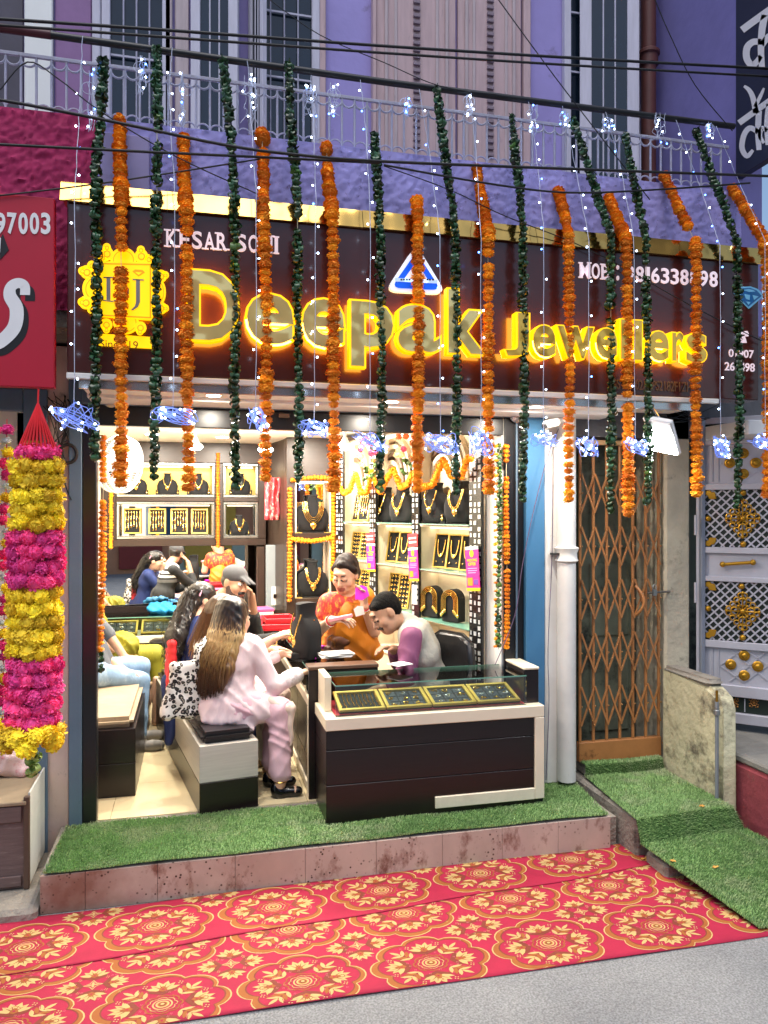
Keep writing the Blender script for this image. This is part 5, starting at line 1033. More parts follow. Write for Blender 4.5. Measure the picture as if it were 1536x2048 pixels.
# ================================================================ flower stall garlands at the left edge
Yh = 3.74; c0 = PY(68, 1190, Yh); k = (c0.y) / (ray(68, 1190).y * 1540)
hb = thing('flower_hanging', 'thick hanging bundle of pink and yellow cloth flowers at the flower stall', 'garland', PY(68, 1495, Yh))
zt, zb_ = PY(70, 905, Yh).z, PY(70, 1470, Yh).z; rows_ = 20
for r in range(rows_):
    py = 905 + (1440 - 905) * r / (rows_ - 1); z = PY(70, py, Yh).z; rad = (.074 + .012 * min(1, r / 5)) if r else .062; cxp = PY(74 - 8 * r / rows_, py, Yh)
    pink = py < 918 or 1062 < py < 1186 or py > 1322; n = 11
    for q in range(n):
        a = 2 * math.pi * (q + .5 * (r % 2)) / n; m = random.choice(POM_P if pink else POM_Y)
        link('flower', m, hb, loc=(cxp.x + rad * math.cos(a) + random.uniform(-.006, .006), Yh + rad * .8 * math.sin(a), z + random.uniform(-.012, .012)), rot=(random.uniform(0, 6), random.uniform(0, 6), random.uniform(0, 6)), scale=random.uniform(.95, 1.3))
for q in range(9):
    a = math.pi + math.pi * q / 8; x = c0.x - .01 + .105 * math.cos(a); link('flower', random.choice(POM_Y), hb, loc=(x, Yh + .11 * math.sin(a), PY(60, 1468 + 14 * math.sin(q * 2.), Yh).z), rot=(random.uniform(0, 6), 0, random.uniform(0, 6)), scale=1.3)
MB().lathe((c0.x - .005, Yh, zb_ + .05), [(.04, 0), (.055, .05), (.068, .3), (.065, zt - zb_ - .1), (.04, zt - zb_)], 14).build('core', mat('garland_core', '#b9832a', .9), hb, smooth=60)
apex = PY(76, 806, Yh); redt = mat('red_thread', '#d81e26', .5, var=.15); b = MB()
for q in range(26):
    a = 2 * math.pi * q / 26; b.tube([apex + Vector((0, 0, .0)), Vector((c0.x + .015 + .078 * math.cos(a), Yh + .07 * math.sin(a), zt + .02))], .0042, 5)
b.build('red_cords', redt, hb, smooth=60)['kind'] = 'stuff'
MB().tube([apex, PY(77, 778, Yh)], .004, 6).build('hanger', redt, hb, smooth=60)
wl = [PY(62, 1496, Yh), PY(64, 1520, Yh), PY(66, 1553, Yh)]
string_of(hb, wl, [leafpiece(91, mat('pale_leaf', '#a9c46a', .5, var=.2)), leafpiece(92, MATS['pale_leaf'])], .022, .02, 'leaf_tassel', (), (.7, .9))
for j, (px, Yq) in enumerate(((14, 3.85), (-14, 3.80))):
    pts = [PY(px, 838, Yq), PY(px - 4, 1150, Yq), PY(px - 10, 1470, Yq)]; g = thing('cloth_flower_garland', ('thin strand of pink, white and orange cloth flowers beside the thick hanging bundle', 'outermost strand of cloth flowers cut by the left picture edge')[j], 'garland', pts[-1]); MB().tube(pts, .002, 5).build('thread', redt, g)
    WH = MATS.get('cloth_white') or mat('cloth_white', '#dfe6e0', .7, var=.1); pw = marigold_mesh('flower', WH, 10, 44 + j, .03, .7); L = plen(pts); s = .05; kk = 0
    while s < L:
        p, d = poly_at(pts, s); link('flower', (POM_P[0], pw, POM_Y[0], POM_P[1])[kk % 4], g, loc=p + Vector((random.uniform(-.01, .01), 0, 0)), rot=(random.uniform(-.4, .4), random.uniform(-.4, .4), random.uniform(0, 6)), scale=(.85, .85, .75)); s += .052; kk += 1
# meter board and tangle of wires on the pink pillar
p = PY(112, 870, YF - .03); mt = thing('wire_tangle', 'tangle of black and brown wires with a coil on the pink pillar', 'wires', p); b = MB()
for q in range(11):
    pts = [PY(112 + random.uniform(-28, 24), 780 + random.uniform(0, 40), YF - .02), PY(112 + random.uniform(-30, 30), 850 + random.uniform(-30, 30), YF - .05), PY(120 + random.uniform(-20, 20), 900 + random.uniform(-20, 30), YF - .03)]; b.tube([Vector(v) for v in sm(pts, 6)], random.uniform(.002, .004), 5)
b.tube([p + Vector((.06 + .045 * math.cos(t), 0, -.1 + .05 * math.sin(t))) for t in [2 * math.pi * q / 16 for q in range(17)]], .010, 6); b.build('wires', mat('brown_black_wire', '#2a241f', .6, var=.3), mt, smooth=80)
MB().tube([Vector(v) for v in sm([PY(126, 900, YF - .02), PY(127, 950, YF - .02), PY(134, 980, YF - .02), PY(143, 1000, YF - .035)], 5)], .003, 5).build('lead', blk, mt, smooth=80)
# wires and box by the flood lamp
wb = thing('junction_wires', 'nest of black wires around the flood lamp bracket', 'wires', PY(1350, 800, 4.3)); b = MB()
for q in range(16):
    b.tube([Vector(v) for v in sm([PY(1290 + random.uniform(-30, 60), 790 + random.uniform(0, 25), 4.36), PY(1345 + random.uniform(-30, 50), 815 + random.uniform(-15, 30), 4.30), PY(1375 + random.uniform(-20, 60), 800 + random.uniform(-10, 40), 4.34)], 6)], .003, 5)
b.build('wires', blk, wb, smooth=80)
cpx = thing('security_camera', 'white box security camera fixed on the white pillar top', 'camera', PY(1105, 850, 4.36))
M = frameM(PY(1086, 858, 4.30), (.94, -.2, .22), (-.2, 0, 1)); MB().prism([(0, 0), (.10, 0), (.10, .045), (0, .045)], M, .05).build('body', white, cpx, bevel=.008, seg=2)
MB().lathe(PY(1089, 852, 4.255), [(.016, 0), (.016, .012), (.010, .014), (.008, .008)], 14, axis=(-.5, -.8, -.1)).build('lens', blackp, cpx, smooth=40)
tw = sm([(1135, 820), (1100, 900), (1070, 1010), (1045, 1130), (1030, 1230), (990, 1330)]); MB().tube([PY(x, y, YF - .09) for x, y in tw], .0028, 5).build('twisted_wire', mat('purple_twisted_wire', '#5c4a66', .5, var=.4, vs=120), label='thin twisted purple wire slanting from the pillar top to the counter', cat='wire', smooth=80)
tw = sm([(1106, 890), (1104, 1100), (1096, 1300), (1098, 1400), (1092, 1560)]); MB().tube([PY(x, y, YF - .064) for x, y in tw], .0022, 5).build('twisted_wire', MATS['purple_twisted_wire'], label='thin twisted wire hanging straight down the white pillar', cat='wire', smooth=80)
# ================================================================ SHOP INTERIOR
goldj = mat('gold_jewellery', (.95, .62, .16), .22, 1., var=.1, vs=90); silvj = mat('diamond_silver', '#f0f0f2', .15, .7, var=.1); velvet = mat('black_velvet', '#121214', .9, var=.2, vs=30); gframe = mat('gold_frame', '#d9b45a', .35, .35, var=.1, vs=20); glass = glassmat(); gedge = mat('glass_edge_green', '#7fb8a4', .2, var=.1, trans=.3)
warm = mat('warm_led', '#fff2d8', .4, var=0, emit=(1., .86, .62), es=3.0); bulbm = mat('bulb_glow', '#ffffff', .3, var=0, emit=(1., .95, .86), es=18.); mirror = mat('mirror_silver', (.92, .93, .92), .012, 1., var=0)
pinkb = mat('pink_board', '#d14a7a', .7, var=.1); redv = mat('red_velvet', '#a5182a', .8, var=.15)
def area(name, loc, size, watt, col=(1, .9, .76), rot=(0, 0, 0)):
    l = bpy.data.lights.new(name, 'AREA'); l.shape = 'DISK'; l.size = size; l.energy = watt; l.color = col; o = bpy.data.objects.new(name, l); COL.objects.link(o); o.location = loc; o.rotation_euler = rot; return o
def downlight(x, y, z, watt, label, r=.055):
    t = thing('downlight', label, 'lamp', (x, y, z)); MB().lathe((x, y, z - .006), [(r * 1.2, 0), (r * 1.25, .004), (r * 1.25, .0058)], 20).build('rim', white, t, smooth=30); MB().lathe((x, y, z - .008), [(r, 0), (r, .0019)], 20).build('lens', bulbm, t); l = area('light', (x, y, z - .012), r * 2, watt); l.parent = t; l.matrix_parent_inverse = Matrix.Translation(-t.location)
ZC = 2.38
for i, (x, y) in enumerate(((-.35, 7.0), (.25, 7.1), (-.3, 5.9), (.4, 6.0), (1.0, 6.4), (.2, 5.0), (1.05, 5.2))): downlight(x, y, ZC, 21, ('round ceiling downlight above the back counter on the left', 'round ceiling downlight above the back counter on the right', 'round ceiling downlight over the left bench', 'round ceiling downlight over the seated customers', 'round ceiling downlight near the shelf wall', 'round ceiling downlight just inside the shop over the benches', 'round ceiling downlight just inside the shop over the glass counter')[i])
for i, (px, py) in enumerate(((390, 892), (531, 898), (690, 892), (832, 905))):
    p = Q(px, py, 6.2); t = thing('pendant_bulb', 'bright white bulb on a short holder, ' + ('leftmost', 'second from the left', 'third from the left', 'rightmost')[i] + ' of four under the ceiling', 'lamp', (p.x, p.y, ZC), 'ceiling bulbs')
    MB().tube([(p.x, p.y, ZC), (p.x, p.y, p.z + .06)], .012, 8).build('stem', white, t, smooth=60); MB().lathe((p.x, p.y, p.z + .0), [(.02, .07), (.024, .05), (.036, .03), (.055, .01)], 18).build('holder', white, t, smooth=60); MB().lathe((p.x, p.y, p.z - .035), [(.012, 0), (.045, .008), (.062, .025), (.058, .040), (.05, .044)], 20).build('bulb', bulbm, t, smooth=60)
    l = bpy.data.lights.new('light', 'POINT'); l.energy = 13; l.color = (1, .92, .80); l.shadow_soft_size = .06; o = bpy.data.objects.new('light', l); COL.objects.link(o); o.parent = t; o.location = (p.x, p.y, p.z - .05); o.matrix_parent_inverse = Matrix.Translation(-t.location)
for i, x in enumerate((.1, 1.05, 1.9)): downlight(x, YS + .17, sz0 - .0555, 9, f'small downlight under the sign soffit, {("left", "middle", "right")[i]} one of three', .035)
# ---- back wall cabinet with niches, mirror
YCb = 7.75
def XB(px): return PY(px, 1000, YCb).x
def ZB(py): return PY(370, py, YCb).z
cab = thing('wall_cabinet', 'dark walnut wall cabinet with four lit display niches on the back wall', 'cabinet', (XB(370), YCb, ZB(1092)))
X0, X1, X2, X3, X4, X5 = XB(190), XB(232), XB(430), XB(446), XB(517), XB(532)
def cb(x0, x1, p0, p1, nm='panel', m=darkwood, y0=YCb, y1=YBK - .001): MB().box((x0, y0, ZB(p1)), (x1, y1, ZB(p0))).build(nm, m, cab, bevel=.003)
MB().box((X0, YCb, ZB(925)), (X5, YBK - .001, ZC - .001)).build('panel', darkwood, cab, bevel=.003); cb(X0, X5, 1078, 1092); cb(X0, X1 - .001, 925.5, 1077.5); cb(X2, X3, 925.5, 1077.5); cb(X4, X5, 925.5, 1077.5); cb(X1, X2 - .001, 995, 1003); cb(X3 + .001, X4 - .001, 995, 1003)
for xa, xb in ((X1, X2), (X3, X4)):
    for pa, pb in ((925, 995), (1003, 1078)):
        MB().box((xa, YBK - .02, ZB(pb)), (xb, YBK - .002, ZB(pa))).build('niche_back', gframe if pa < 1000 else mirror, cab)
        for q, (a0, b0, a1, b1) in enumerate(((xa, pb - 6, xb, pb), (xa, pa, xb, pa + 6), (xa, pa + 6.2, xa + .03, pb - 6.2), (xb - .03, pa + 6.2, xb, pb - 6.2))): MB().box((a0 + .001, YCb + .01, ZB(b1) + .0005), (a1 - .001, YCb + .10, ZB(b0) - .0005)).build('niche_trim', mat('bright_steel', '#cfd2cc', .2, .9, var=.05), cab, bevel=.006)
        MB().box((xa + .05, YCb + .11, ZB(pa + 7) - .008), (xb - .05, YCb + .13, ZB(pa + 7))).build('led_strip', warm, cab)
ma = .12; mc = PY(362, 1150, 7.84); mz0, mz1 = .74, ZB(1092) - .001; md_ = Vector((math.cos(ma), math.sin(ma), 0)); mn = Vector((math.sin(ma), -math.cos(ma), 0)); mw = .80
v = [mc - md_ * mw, mc + md_ * (mw - .06), mc + md_ * (mw - .06) - mn * .01, mc - md_ * mw - mn * .01]
MB().add([(p.x, p.y, z) for z in (mz0, mz1) for p in v], [(0, 3, 2, 1), (4, 5, 6, 7), (0, 1, 5, 4), (1, 2, 6, 5), (2, 3, 7, 6), (3, 0, 4, 7)]).build('wall_mirror', mirror, label='wide mirror on the back wall under the display niches', cat='mirror')
# ---- back right column
A_, B_ = PY(573, 1100, 7.0), PY(700, 1100, 7.0); C_ = PY(528, 1100, YBK)
col = thing('display_column', 'dark walnut corner column with two lit necklace niches', 'cabinet', (A_.x, 7.0, 0))
def YC(px, py): return PY(px, py, 7.0)
ncx0, ncx1 = YC(590, 1000).x, YC(662, 1000).x
def slab_poly(pts, z0, z1, nm, m): n = len(pts); MB().add([(x, y, z) for z in (z0, z1) for x, y in pts], [tuple(reversed(range(n))), tuple(range(n, 2 * n))] + [(i, (i + 1) % n, (i + 1) % n + n, i + n) for i in range(n)]).build(nm, m, col, bevel=.003)
foot = [(A_.x, 7.0), (B_.x, 7.0), (B_.x + .02, YBK - .002), (C_.x, YBK - .002)]
slab_poly([(A_.x, 7.18), (B_.x, 7.18), (B_.x + .02, YBK - .002), (C_.x, YBK - .002)], 0.001, ZC - .001, 'carcass', darkwood)
zn = [YC(620, y).z for y in (962, 1066, 1080, 1196)]
for z0, z1 in ((zn[0], ZC - .001), (zn[2], zn[1]), (.001, zn[3])): MB().box((ncx0, 6.99, z0), (ncx1, 7.179, z1)).build('panel', darkwood, col, bevel=.003)
MB().box((A_.x, 6.99, .001), (ncx0 - .001, 7.179, ZC - .001)).build('panel', darkwood, col, bevel=.003); MB().box((ncx1 + .001, 6.99, .001), (B_.x, 7.179, ZC - .001)).build('panel', darkwood, col, bevel=.003)
for z1, z0 in ((zn[0], zn[1]), (zn[2], zn[3])):
    MB().box((ncx0, 7.172, z0), (ncx1, 7.1785, z1)).build('niche_back', mirror, col); MB().box((ncx0 + .02, 7.02, z1 - .014), (ncx1 - .02, 7.05, z1 - .002)).build('led_strip', warm, col); MB().box((ncx0, 7.0, z0 - .0005), (ncx1, 7.171, z0 + .006)).build('niche_floor', gframe, col)
    for xx in (ncx0, ncx1 - .014): MB().box((xx, 7.0, z0 + .008), (xx + .014, 7.17, z1 - .016)).build('niche_side', cream, col)
# grey service panel with switch between mirror and column
gpn = thing('service_panel', 'narrow grey panel with a switch between the mirror and the column', 'panel', PY(545, 1250, 7.6)); MB().box((XB(512), 7.60, .75), (XB(527), 7.7, ZB(1094))).build('post', darkwood, gpn, bevel=.003); MB().box((XB(528), 7.50, .75), (PY(556, 1100, 7.5).x, 7.58, ZB(1090))).build('panel', mat('grey_panel', '#8b9499', .5, var=.08), gpn, bevel=.003); sw_ = PY(549, 1192, 7.5); MB().box((sw_.x - .03, 7.488, sw_.z - .09), (sw_.x + .03, 7.499, sw_.z + .09)).build('switch_plate', white, gpn, bevel=.003); MB().box((sw_.x - .012, 7.482, sw_.z - .02), (sw_.x + .012, 7.487, sw_.z + .02)).build('switch', blackp, gpn)
# ---- jewellery builders (local frame M: x right, y up, z towards the viewer)
def necklace_pts(w, dpt, n=22, flatten=.02): return [(w * math.cos(math.pi * (i / n)) * (1 - .10 * math.sin(math.pi * i / n)), -dpt * math.sin(math.pi * i / n) ** .75, flatten) for i in range(n + 1)]
bust_cache = {}
def bust_mesh():
    if 'b' in bust_cache: return bust_cache['b']
    prof = [(-.085, 0), (-.105, .05), (-.108, .10), (-.092, .145), (-.055, .168), (-.036, .182), (-.032, .215), (-.040, .235), (.040, .235), (.032, .215), (.036, .182), (.055, .168), (.092, .145), (.108, .10), (.105, .05), (.085, 0)]
    b = MB(); n = len(prof); rings = []
    for s, zz in ((.86, -.035), (.97, -.018), (1., 0.), (.96, .020), (.84, .034), (.6, .042)):
        o = len(b.v)
        for x, y in prof: b.v.append((x * s, .118 + (y - .118) * (s * .15 + .85), zz))
        rings.append(o)
    for a, c in zip(rings, rings[1:]):
        for i in range(n): b.f.append((a + i, a + (i + 1) % n, c + (i + 1) % n, c + i)); b.m.append(0)
    b.f.append(tuple(reversed(range(rings[0], rings[0] + n)))); b.m.append(0); b.f.append(tuple(range(rings[-1], rings[-1] + n))); b.m.append(0)
    bust_cache['b'] = b; return b
def xf(b, M, name, m, par=None, smooth=50, **kw): c = MB(); c.v = [tuple(M @ Vector(v)) for v in b.v]; c.f = list(b.f); c.m = list(b.m); return c.build(name, m, par, smooth=smooth, **kw)
def bust(M, place, h=.235, ear=True, style=0, group=None):
    s = h / .235; M = M @ Matrix.Scale(s, 4); t = thing('necklace_bust', 'black velvet necklace bust ' + place, 'display stand', M.translation, group); xf(bust_mesh(), M, 'bust', velvet, t, 60); b = MB().box((-.07, -.008, -.045), (.07, .0, .05)); xf(b, M, 'base', velvet, t, None)
    k = thing('necklace', ('gold pendant necklace', 'layered gold bridal necklace', 'long gold bead necklace')[style] + ' on the bust ' + place, 'necklace', M @ Vector((0, .1, .05)), 'x' if False else None); b = MB()
    for q in range((1, 4, 2)[style]):
        w = .040 + .009 * q; pts = [(x, .188 + y, z + .022 + .02 * min(1, -y / .06)) for x, y, z in necklace_pts(w, .10 + .012 * q)]
        b.tube(pts, .0034 if style != 1 else .0026, 6)
        if style == 2:
            for p in pts[3:-3:2]: b.ball(p, .0058, 6, 4)
    xf(b, M, 'chain', goldj, k, 60); py = .188 - .10 - .012 * ((1, 4, 2)[style] - 1); b = MB().lathe((0, py - .012, .062), [(.004, -.004), (.017, -.003), (.019, 0), (.012, .005), (.003, .007)], 14, axis=(0, 0, 1)); b.ball((0, py - .034, .062), .006, 8, 5); b.ball((0, py + .004, .062), .006, 8, 5); xf(b, M, 'pendant', goldj, k, 60)
    if ear:
        for sx_ in (-.105, .105): e = MB().box((sx_ - .016, -.006, .02), (sx_ + .016, .055, .032)); xf(e, M, 'earring_stand', velvet, t, None); e = MB().ball((sx_, .042, .036), .007, 8, 5); e.ball((sx_, .024, .036), .009, 8, 5, sc=(1, 1.3, .6)); xf(e, M, 'earring', goldj, k, 60)
def board(M, w, h, place, kind='neck', seed=0, name='jewellery_board', dep=.016):
    rnd = random.Random(seed); t = thing(name, place, 'jewellery tray' if 'tray' in name else 'jewellery board', M.translation); bw = min(w, h) * .085
    xf(MB().box((0, 0, 0), (w, h, .004)), M, 'velvet', velvet, t, None)
    for a, b_ in (((0, 0), (w, bw)), ((0, h - bw), (w, h)), ((0, bw + .0003), (bw, h - bw - .0003)), ((w - bw, bw + .0003), (w, h - bw - .0003))): xf(MB().box((a[0], a[1], .0045), (b_[0], b_[1], dep)), M, 'frame', gframe, t, None, bevel=.002)
    g = MB()
    if kind == 'neck':
        g.tube([(w / 2 + x * w / .14, h * .82 + y * h / .20, .012) for x, y, z in necklace_pts(.036, .10)], .0045 * w / .12, 6); g.lathe((w / 2, h * .36, .008), [(w * .09, 0), (w * .11, .004), (w * .03, .008)], 10, axis=(0, 0, 1)); g.ball((w * .26, h * .18, .012), w * .05, 8, 5); g.ball((w * .74, h * .18, .012), w * .05, 8, 5)
    elif kind == 'rows':
        nx, ny = max(2, int(w / .032)), max(3, int(h / .034))
        for i in range(nx):
            for j in range(ny): x = bw + (w - 2 * bw) * (i + .5) / nx; y = bw + (h - 2 * bw) * (j + .5) / ny; r = .0085 * rnd.uniform(.8, 1.15); g.tube([(x + r * math.cos(q), y + r * .8 * math.sin(q), .010) for q in [2 * math.pi * e / 8 for e in range(8)]], .0028, 5, closed=True); g.ball((x + rnd.uniform(-.003, .003), y + r, .012), .0048, 6, 4)
    elif kind == 'chains':
        n = max(3, int(w / .024))
        for i in range(n): x = bw * 1.3 + (w - 2.6 * bw) * i / (n - 1); l = h * rnd.uniform(.55, .8); g.tube([(x + .002 * math.sin(q), h * .9 - l * q / 8, .010 + .004 * math.sin(q * 2)) for q in range(9)], .0036, 5); g.ball((x, h * .9 - l, .011), .0062, 6, 4)
    elif kind == 'cells':
        nx, ny = 3, 3; cw, ch = (w - 2 * bw) / nx, (h - 2 * bw) / ny
        for i in range(nx):
            for j in range(ny):
                x, y = bw + cw * (i + .5), bw + ch * (j + .5); xf(MB().box((x - cw * .45, y - ch * .45, .0045), (x + cw * .45, y + ch * .45, .0075)), M, 'pad', mat('charcoal_pad', '#33363f', .8, var=.2), t, None, bevel=.002)
                a = rnd.uniform(0, 6.28); r = min(cw, ch) * rnd.uniform(.22, .34); pts = [(x + r * math.cos(a + q) * 1.1, y + r * .7 * math.sin(a + q), .0115) for q in [(.2 + 1.6 * rnd.random() + 4.2 * e / 9) for e in range(10)]]; pts = [(x + r * math.cos(a + .45 * e), y + r * .75 * math.sin(a + .45 * e), .0115) for e in range(9)]; mi_ = 1 if rnd.random() < .45 else 0; g.tube(pts, r * .22, 6, mi=mi_); g.ball(pts[4], r * .40, 8, 5, mi=mi_); g.ball((x + rnd.uniform(-.2, .2) * r, y, .012), r * .26, 6, 4, mi=0)
    o = xf(g, M, 'ornaments', [goldj, silvj], t, 60); o['kind'] = 'stuff'; return t
def UPF(p, x): return frameM(p, x, (0, 0, 1))
# ---- niche contents on the back wall
for i, px in enumerate((273, 335, 397)): bust(UPF(PY(px, 990, YCb + .09), (1, 0, 0)), ('on the left of the upper long niche', 'in the middle of the upper long niche', 'on the right of the upper long niche')[i], .215, True, 0)
bust(UPF(PY(481, 990, YCb + .09), (1, 0, 0)), 'in the small upper niche', .215, True, 0); bust(UPF(PY(479, 1070, YCb + .09), (1, 0, 0)), 'in the small lower niche', .20, True, 2)
for i, px in enumerate((247, 297, 341, 382)): board(UPF(PY(px, 1068, YCb + .12), (1, 0, 0)) @ Matrix.Rotation(-.12, 4, 'X'), .165, .25, 'black board of gold chains, ' + ('leftmost', 'second', 'third', 'rightmost')[i] + ' of four in the lower long niche', 'chains', i)
bust(UPF(Vector(((ncx0 + ncx1) / 2, 7.07, zn[1] + .012)), (1, 0, 0)), 'in the upper niche of the corner column', .34, True, 1); bust(UPF(Vector(((ncx0 + ncx1) / 2, 7.07, zn[3] + .012)), (1, 0, 0)), 'in the lower niche of the corner column', .33, True, 2)
# ---- shelf wall on the right
wn = Vector((-.9723, -.2336, 0)); wx = Vector((.2336, -.9723, 0))        # out of the wall; to the right as one faces it
def WP(px, py, off): o = WR0 + Vector((wn.x, wn.y)) * off; return PW(px, py, o, WRD)
def wbox(pa, pb, z0, z1, o0, o1, name, m, par, bevel=.003, px=True):
    sa = (WP(pa, 1100, o1) if px else pa); sb = (WP(pb, 1100, o1) if px else pb); a = Vector((sa.x, sa.y)) - Vector((wn.x, wn.y)) * o1; b = Vector((sb.x, sb.y)) - Vector((wn.x, wn.y)) * o1
    vs = [(q.x + wn.x * o, q.y + wn.y * o, z) for z in (z0, z1) for q, o in ((a, o0), (b, o0), (b, o1), (a, o1))]
    return MB().add(vs, [(0, 3, 2, 1), (4, 5, 6, 7), (0, 1, 5, 4), (1, 2, 6, 5), (2, 3, 7, 6), (3, 0, 4, 7)]).build(name, m, par, bevel=bevel)
sh = thing('shelf_unit', 'cream shelf unit with arched tops and mosaic pillars along the right wall', 'shelves', (WR0.x - .1, 5.6, 0))
DP = .20; mosd = mat('black_gloss_panel', '#17171a', .2, var=.1); msq = mat('mosaic_square', '#cfd3d6', .12, .3, var=.15, vs=60)
pil = ((672, 686), (739, 752), (823, 838), (938, 963))
for a, b in pil:
    wbox(a, b, .02, 2.36, DP - .02, DP, 'pillar', mosd, sh); wbox(a + .4, b - .4, .02, 2.36, .001, DP - .021, 'pillar_side', cream, sh); g = MB(); pa, pb = WP(a, 1100, DP), WP(b, 1100, DP); L = (pb - pa).length; nx = max(2, round(L / .045)); cw = L / nx; u = (pb - pa).normalized(); rnd = random.Random(a)
    for i in range(nx):
        for j in range(58):
            if rnd.random() < .22: continue
            z = .05 + j * .0395; big = (i + j) % 2; s = .30 if big else .2; c = pa + u * cw * (i + .5); c.z = 0
            q = [c + u * cw * s * e + Vector((0, 0, z + .013 * f)) for e, f in ((-1, -1), (1, -1), (1, 1), (-1, 1))]; g.add([p + wn * .0005 for p in q] + [p + wn * .003 for p in q], [(4, 5, 6, 7), (0, 1, 5, 4), (1, 2, 6, 5), (2, 3, 7, 6), (3, 0, 4, 7)])
    o = g.build('mosaic', msq, sh); o['kind'] = 'stuff'
zs = (1.61, 1.285, .93)
bays = ((686.5, 738.5), (752.5, 822.5), (838.5, 937.5))
for a, b in bays:
    wbox(a, b, .62, 2.36, .001, .012, 'bay_back', cream, sh, 0)
    for z in zs: wbox(a, b, z - .016, z - .001, .013, DP - .01, 'shelf', cream, sh); wbox(a, b, z, z + .006, .014, DP + .012, 'glass_shelf', gedge, sh, 0)
    wbox(a, b, 2.32, 2.359, .013, DP - .03, 'cornice', darkwood, sh)
    pa, pb = WP(a, 1100, .06), WP(b, 1100, .06); ctr = (pa + pb) / 2; half = (pb - pa).length / 2; u = (pb - pa).normalized()
    for k_, (f, m) in enumerate(((.97, mat('arch_taupe', '#9a8468', .5)), (.82, cream), (.66, mat('arch_brown', '#6a5240', .5)), (.5, cream))):
        pts = [Vector((ctr.x, ctr.y, 1.92)) + u * half * f * math.cos(R(t)) + Vector((0, 0, .40 * f * math.sin(R(t)))) for t in range(0, 181, 12)]
        bb_ = MB(); n = len(pts); inner = [Vector((ctr.x, ctr.y, 1.92)) + (p - Vector((ctr.x, ctr.y, 1.92))) * (1 - .10 / f * .9) for p in pts]
        for p, q in zip(pts, inner): bb_.v += [tuple(p - wn * .04 * 1), tuple(q - wn * .04), tuple(q + wn * (.0 + .006 * k_)), tuple(p + wn * (.0 + .006 * k_))]
        for i in range(n - 1):
            for e in range(4): bb_.f.append((i * 4 + e, i * 4 + (e + 1) % 4, i * 4 + 4 + (e + 1) % 4, i * 4 + 4 + e)); bb_.m.append(0)
        bb_.build('arch_moulding', m, sh)
    wbox(a, b, 2.30, 2.318, .03, .09, 'led_strip', warm, sh, 0); wbox(a, b, zs[1] - .028, zs[1] - .018, .04, .08, 'led_strip', warm, sh, 0); wbox(a, b, zs[0] - .028, zs[0] - .018, .04, .08, 'led_strip', warm, sh, 0)
wbox(686.5, 937.5, .02, .61, .001, DP + .05, 'base_cabinet', cream, sh); wbox(964, 1003, .02, 2.36, .001, DP - .05, 'end_panel', white, sh); wbox(686.5, 937.5, .612, .63, .001, DP + .06, 'counter_top', ivory, sh)
tilt = Matrix.Rotation(-.20, 4, 'X')
def on_shelf(px, z, off): p = WP(px, 1100, off); return Vector((p.x, p.y, z))
S1, S2, S3 = [z + .012 for z in zs]
fcs = (wx + Vector((.55, -.2, 0))).normalized()        # stands turned a little to the street
for px, kd, wd_, pl_ in ((702, 'chains', .11, 'left'), (721, 'chains', .11, 'right')): board(UPF(on_shelf(px - 5, S1, .10), fcs) @ tilt, .13, .26, f'gold framed board of bangles, {pl_} one on the top shelf of the far bay', 'chains', px)
for px, st, pl_ in ((770, 0, 'left'), (806, 2, 'right')): bust(UPF(on_shelf(px, S1, .10), fcs), f'{pl_} on the top shelf, middle bay', .28, False, st)
for px, st, pl_ in ((871, 0, 'left'), (922, 2, 'right')): bust(UPF(on_shelf(px, S1, .10), fcs), f'{pl_} on the top shelf, near bay', .29, True, st)
for px, pl_ in ((705, 'left'), (722, 'right')): board(UPF(on_shelf(px - 4, S2, .11), fcs) @ tilt, .115, .23, f'gold framed board of rings, {pl_} one on the middle shelf of the far bay', 'rows', px)
for px, pl_ in ((776, 'left'), (798, 'right')): board(UPF(on_shelf(px - 4, S2, .11), fcs) @ tilt, .125, .25, f'gold framed necklace board, {pl_} one on the middle shelf of the middle bay', 'neck', px)
for px, pl_ in ((870, 'left'), (896, 'middle'), (922, 'right')): board(UPF(on_shelf(px - 4, S2, .11), fcs) @ tilt, .125, .25, f'gold framed necklace board, {pl_} one on the middle shelf of the near bay', 'neck', px)
for px, pl_ in ((778, 'left'), (797, 'right')): board(UPF(on_shelf(px - 4, S3, .11), fcs) @ tilt, .125, .27, f'gold framed board of earrings, {pl_} one on the lower shelf of the middle bay', 'rows', px)
for px, pl_ in ((705, 'left'), (720, 'right')): board(UPF(on_shelf(px - 4, S3, .11), fcs) @ tilt, .115, .26, f'gold framed board of earrings, {pl_} one on the lower shelf of the far bay', 'rows', px + 1)
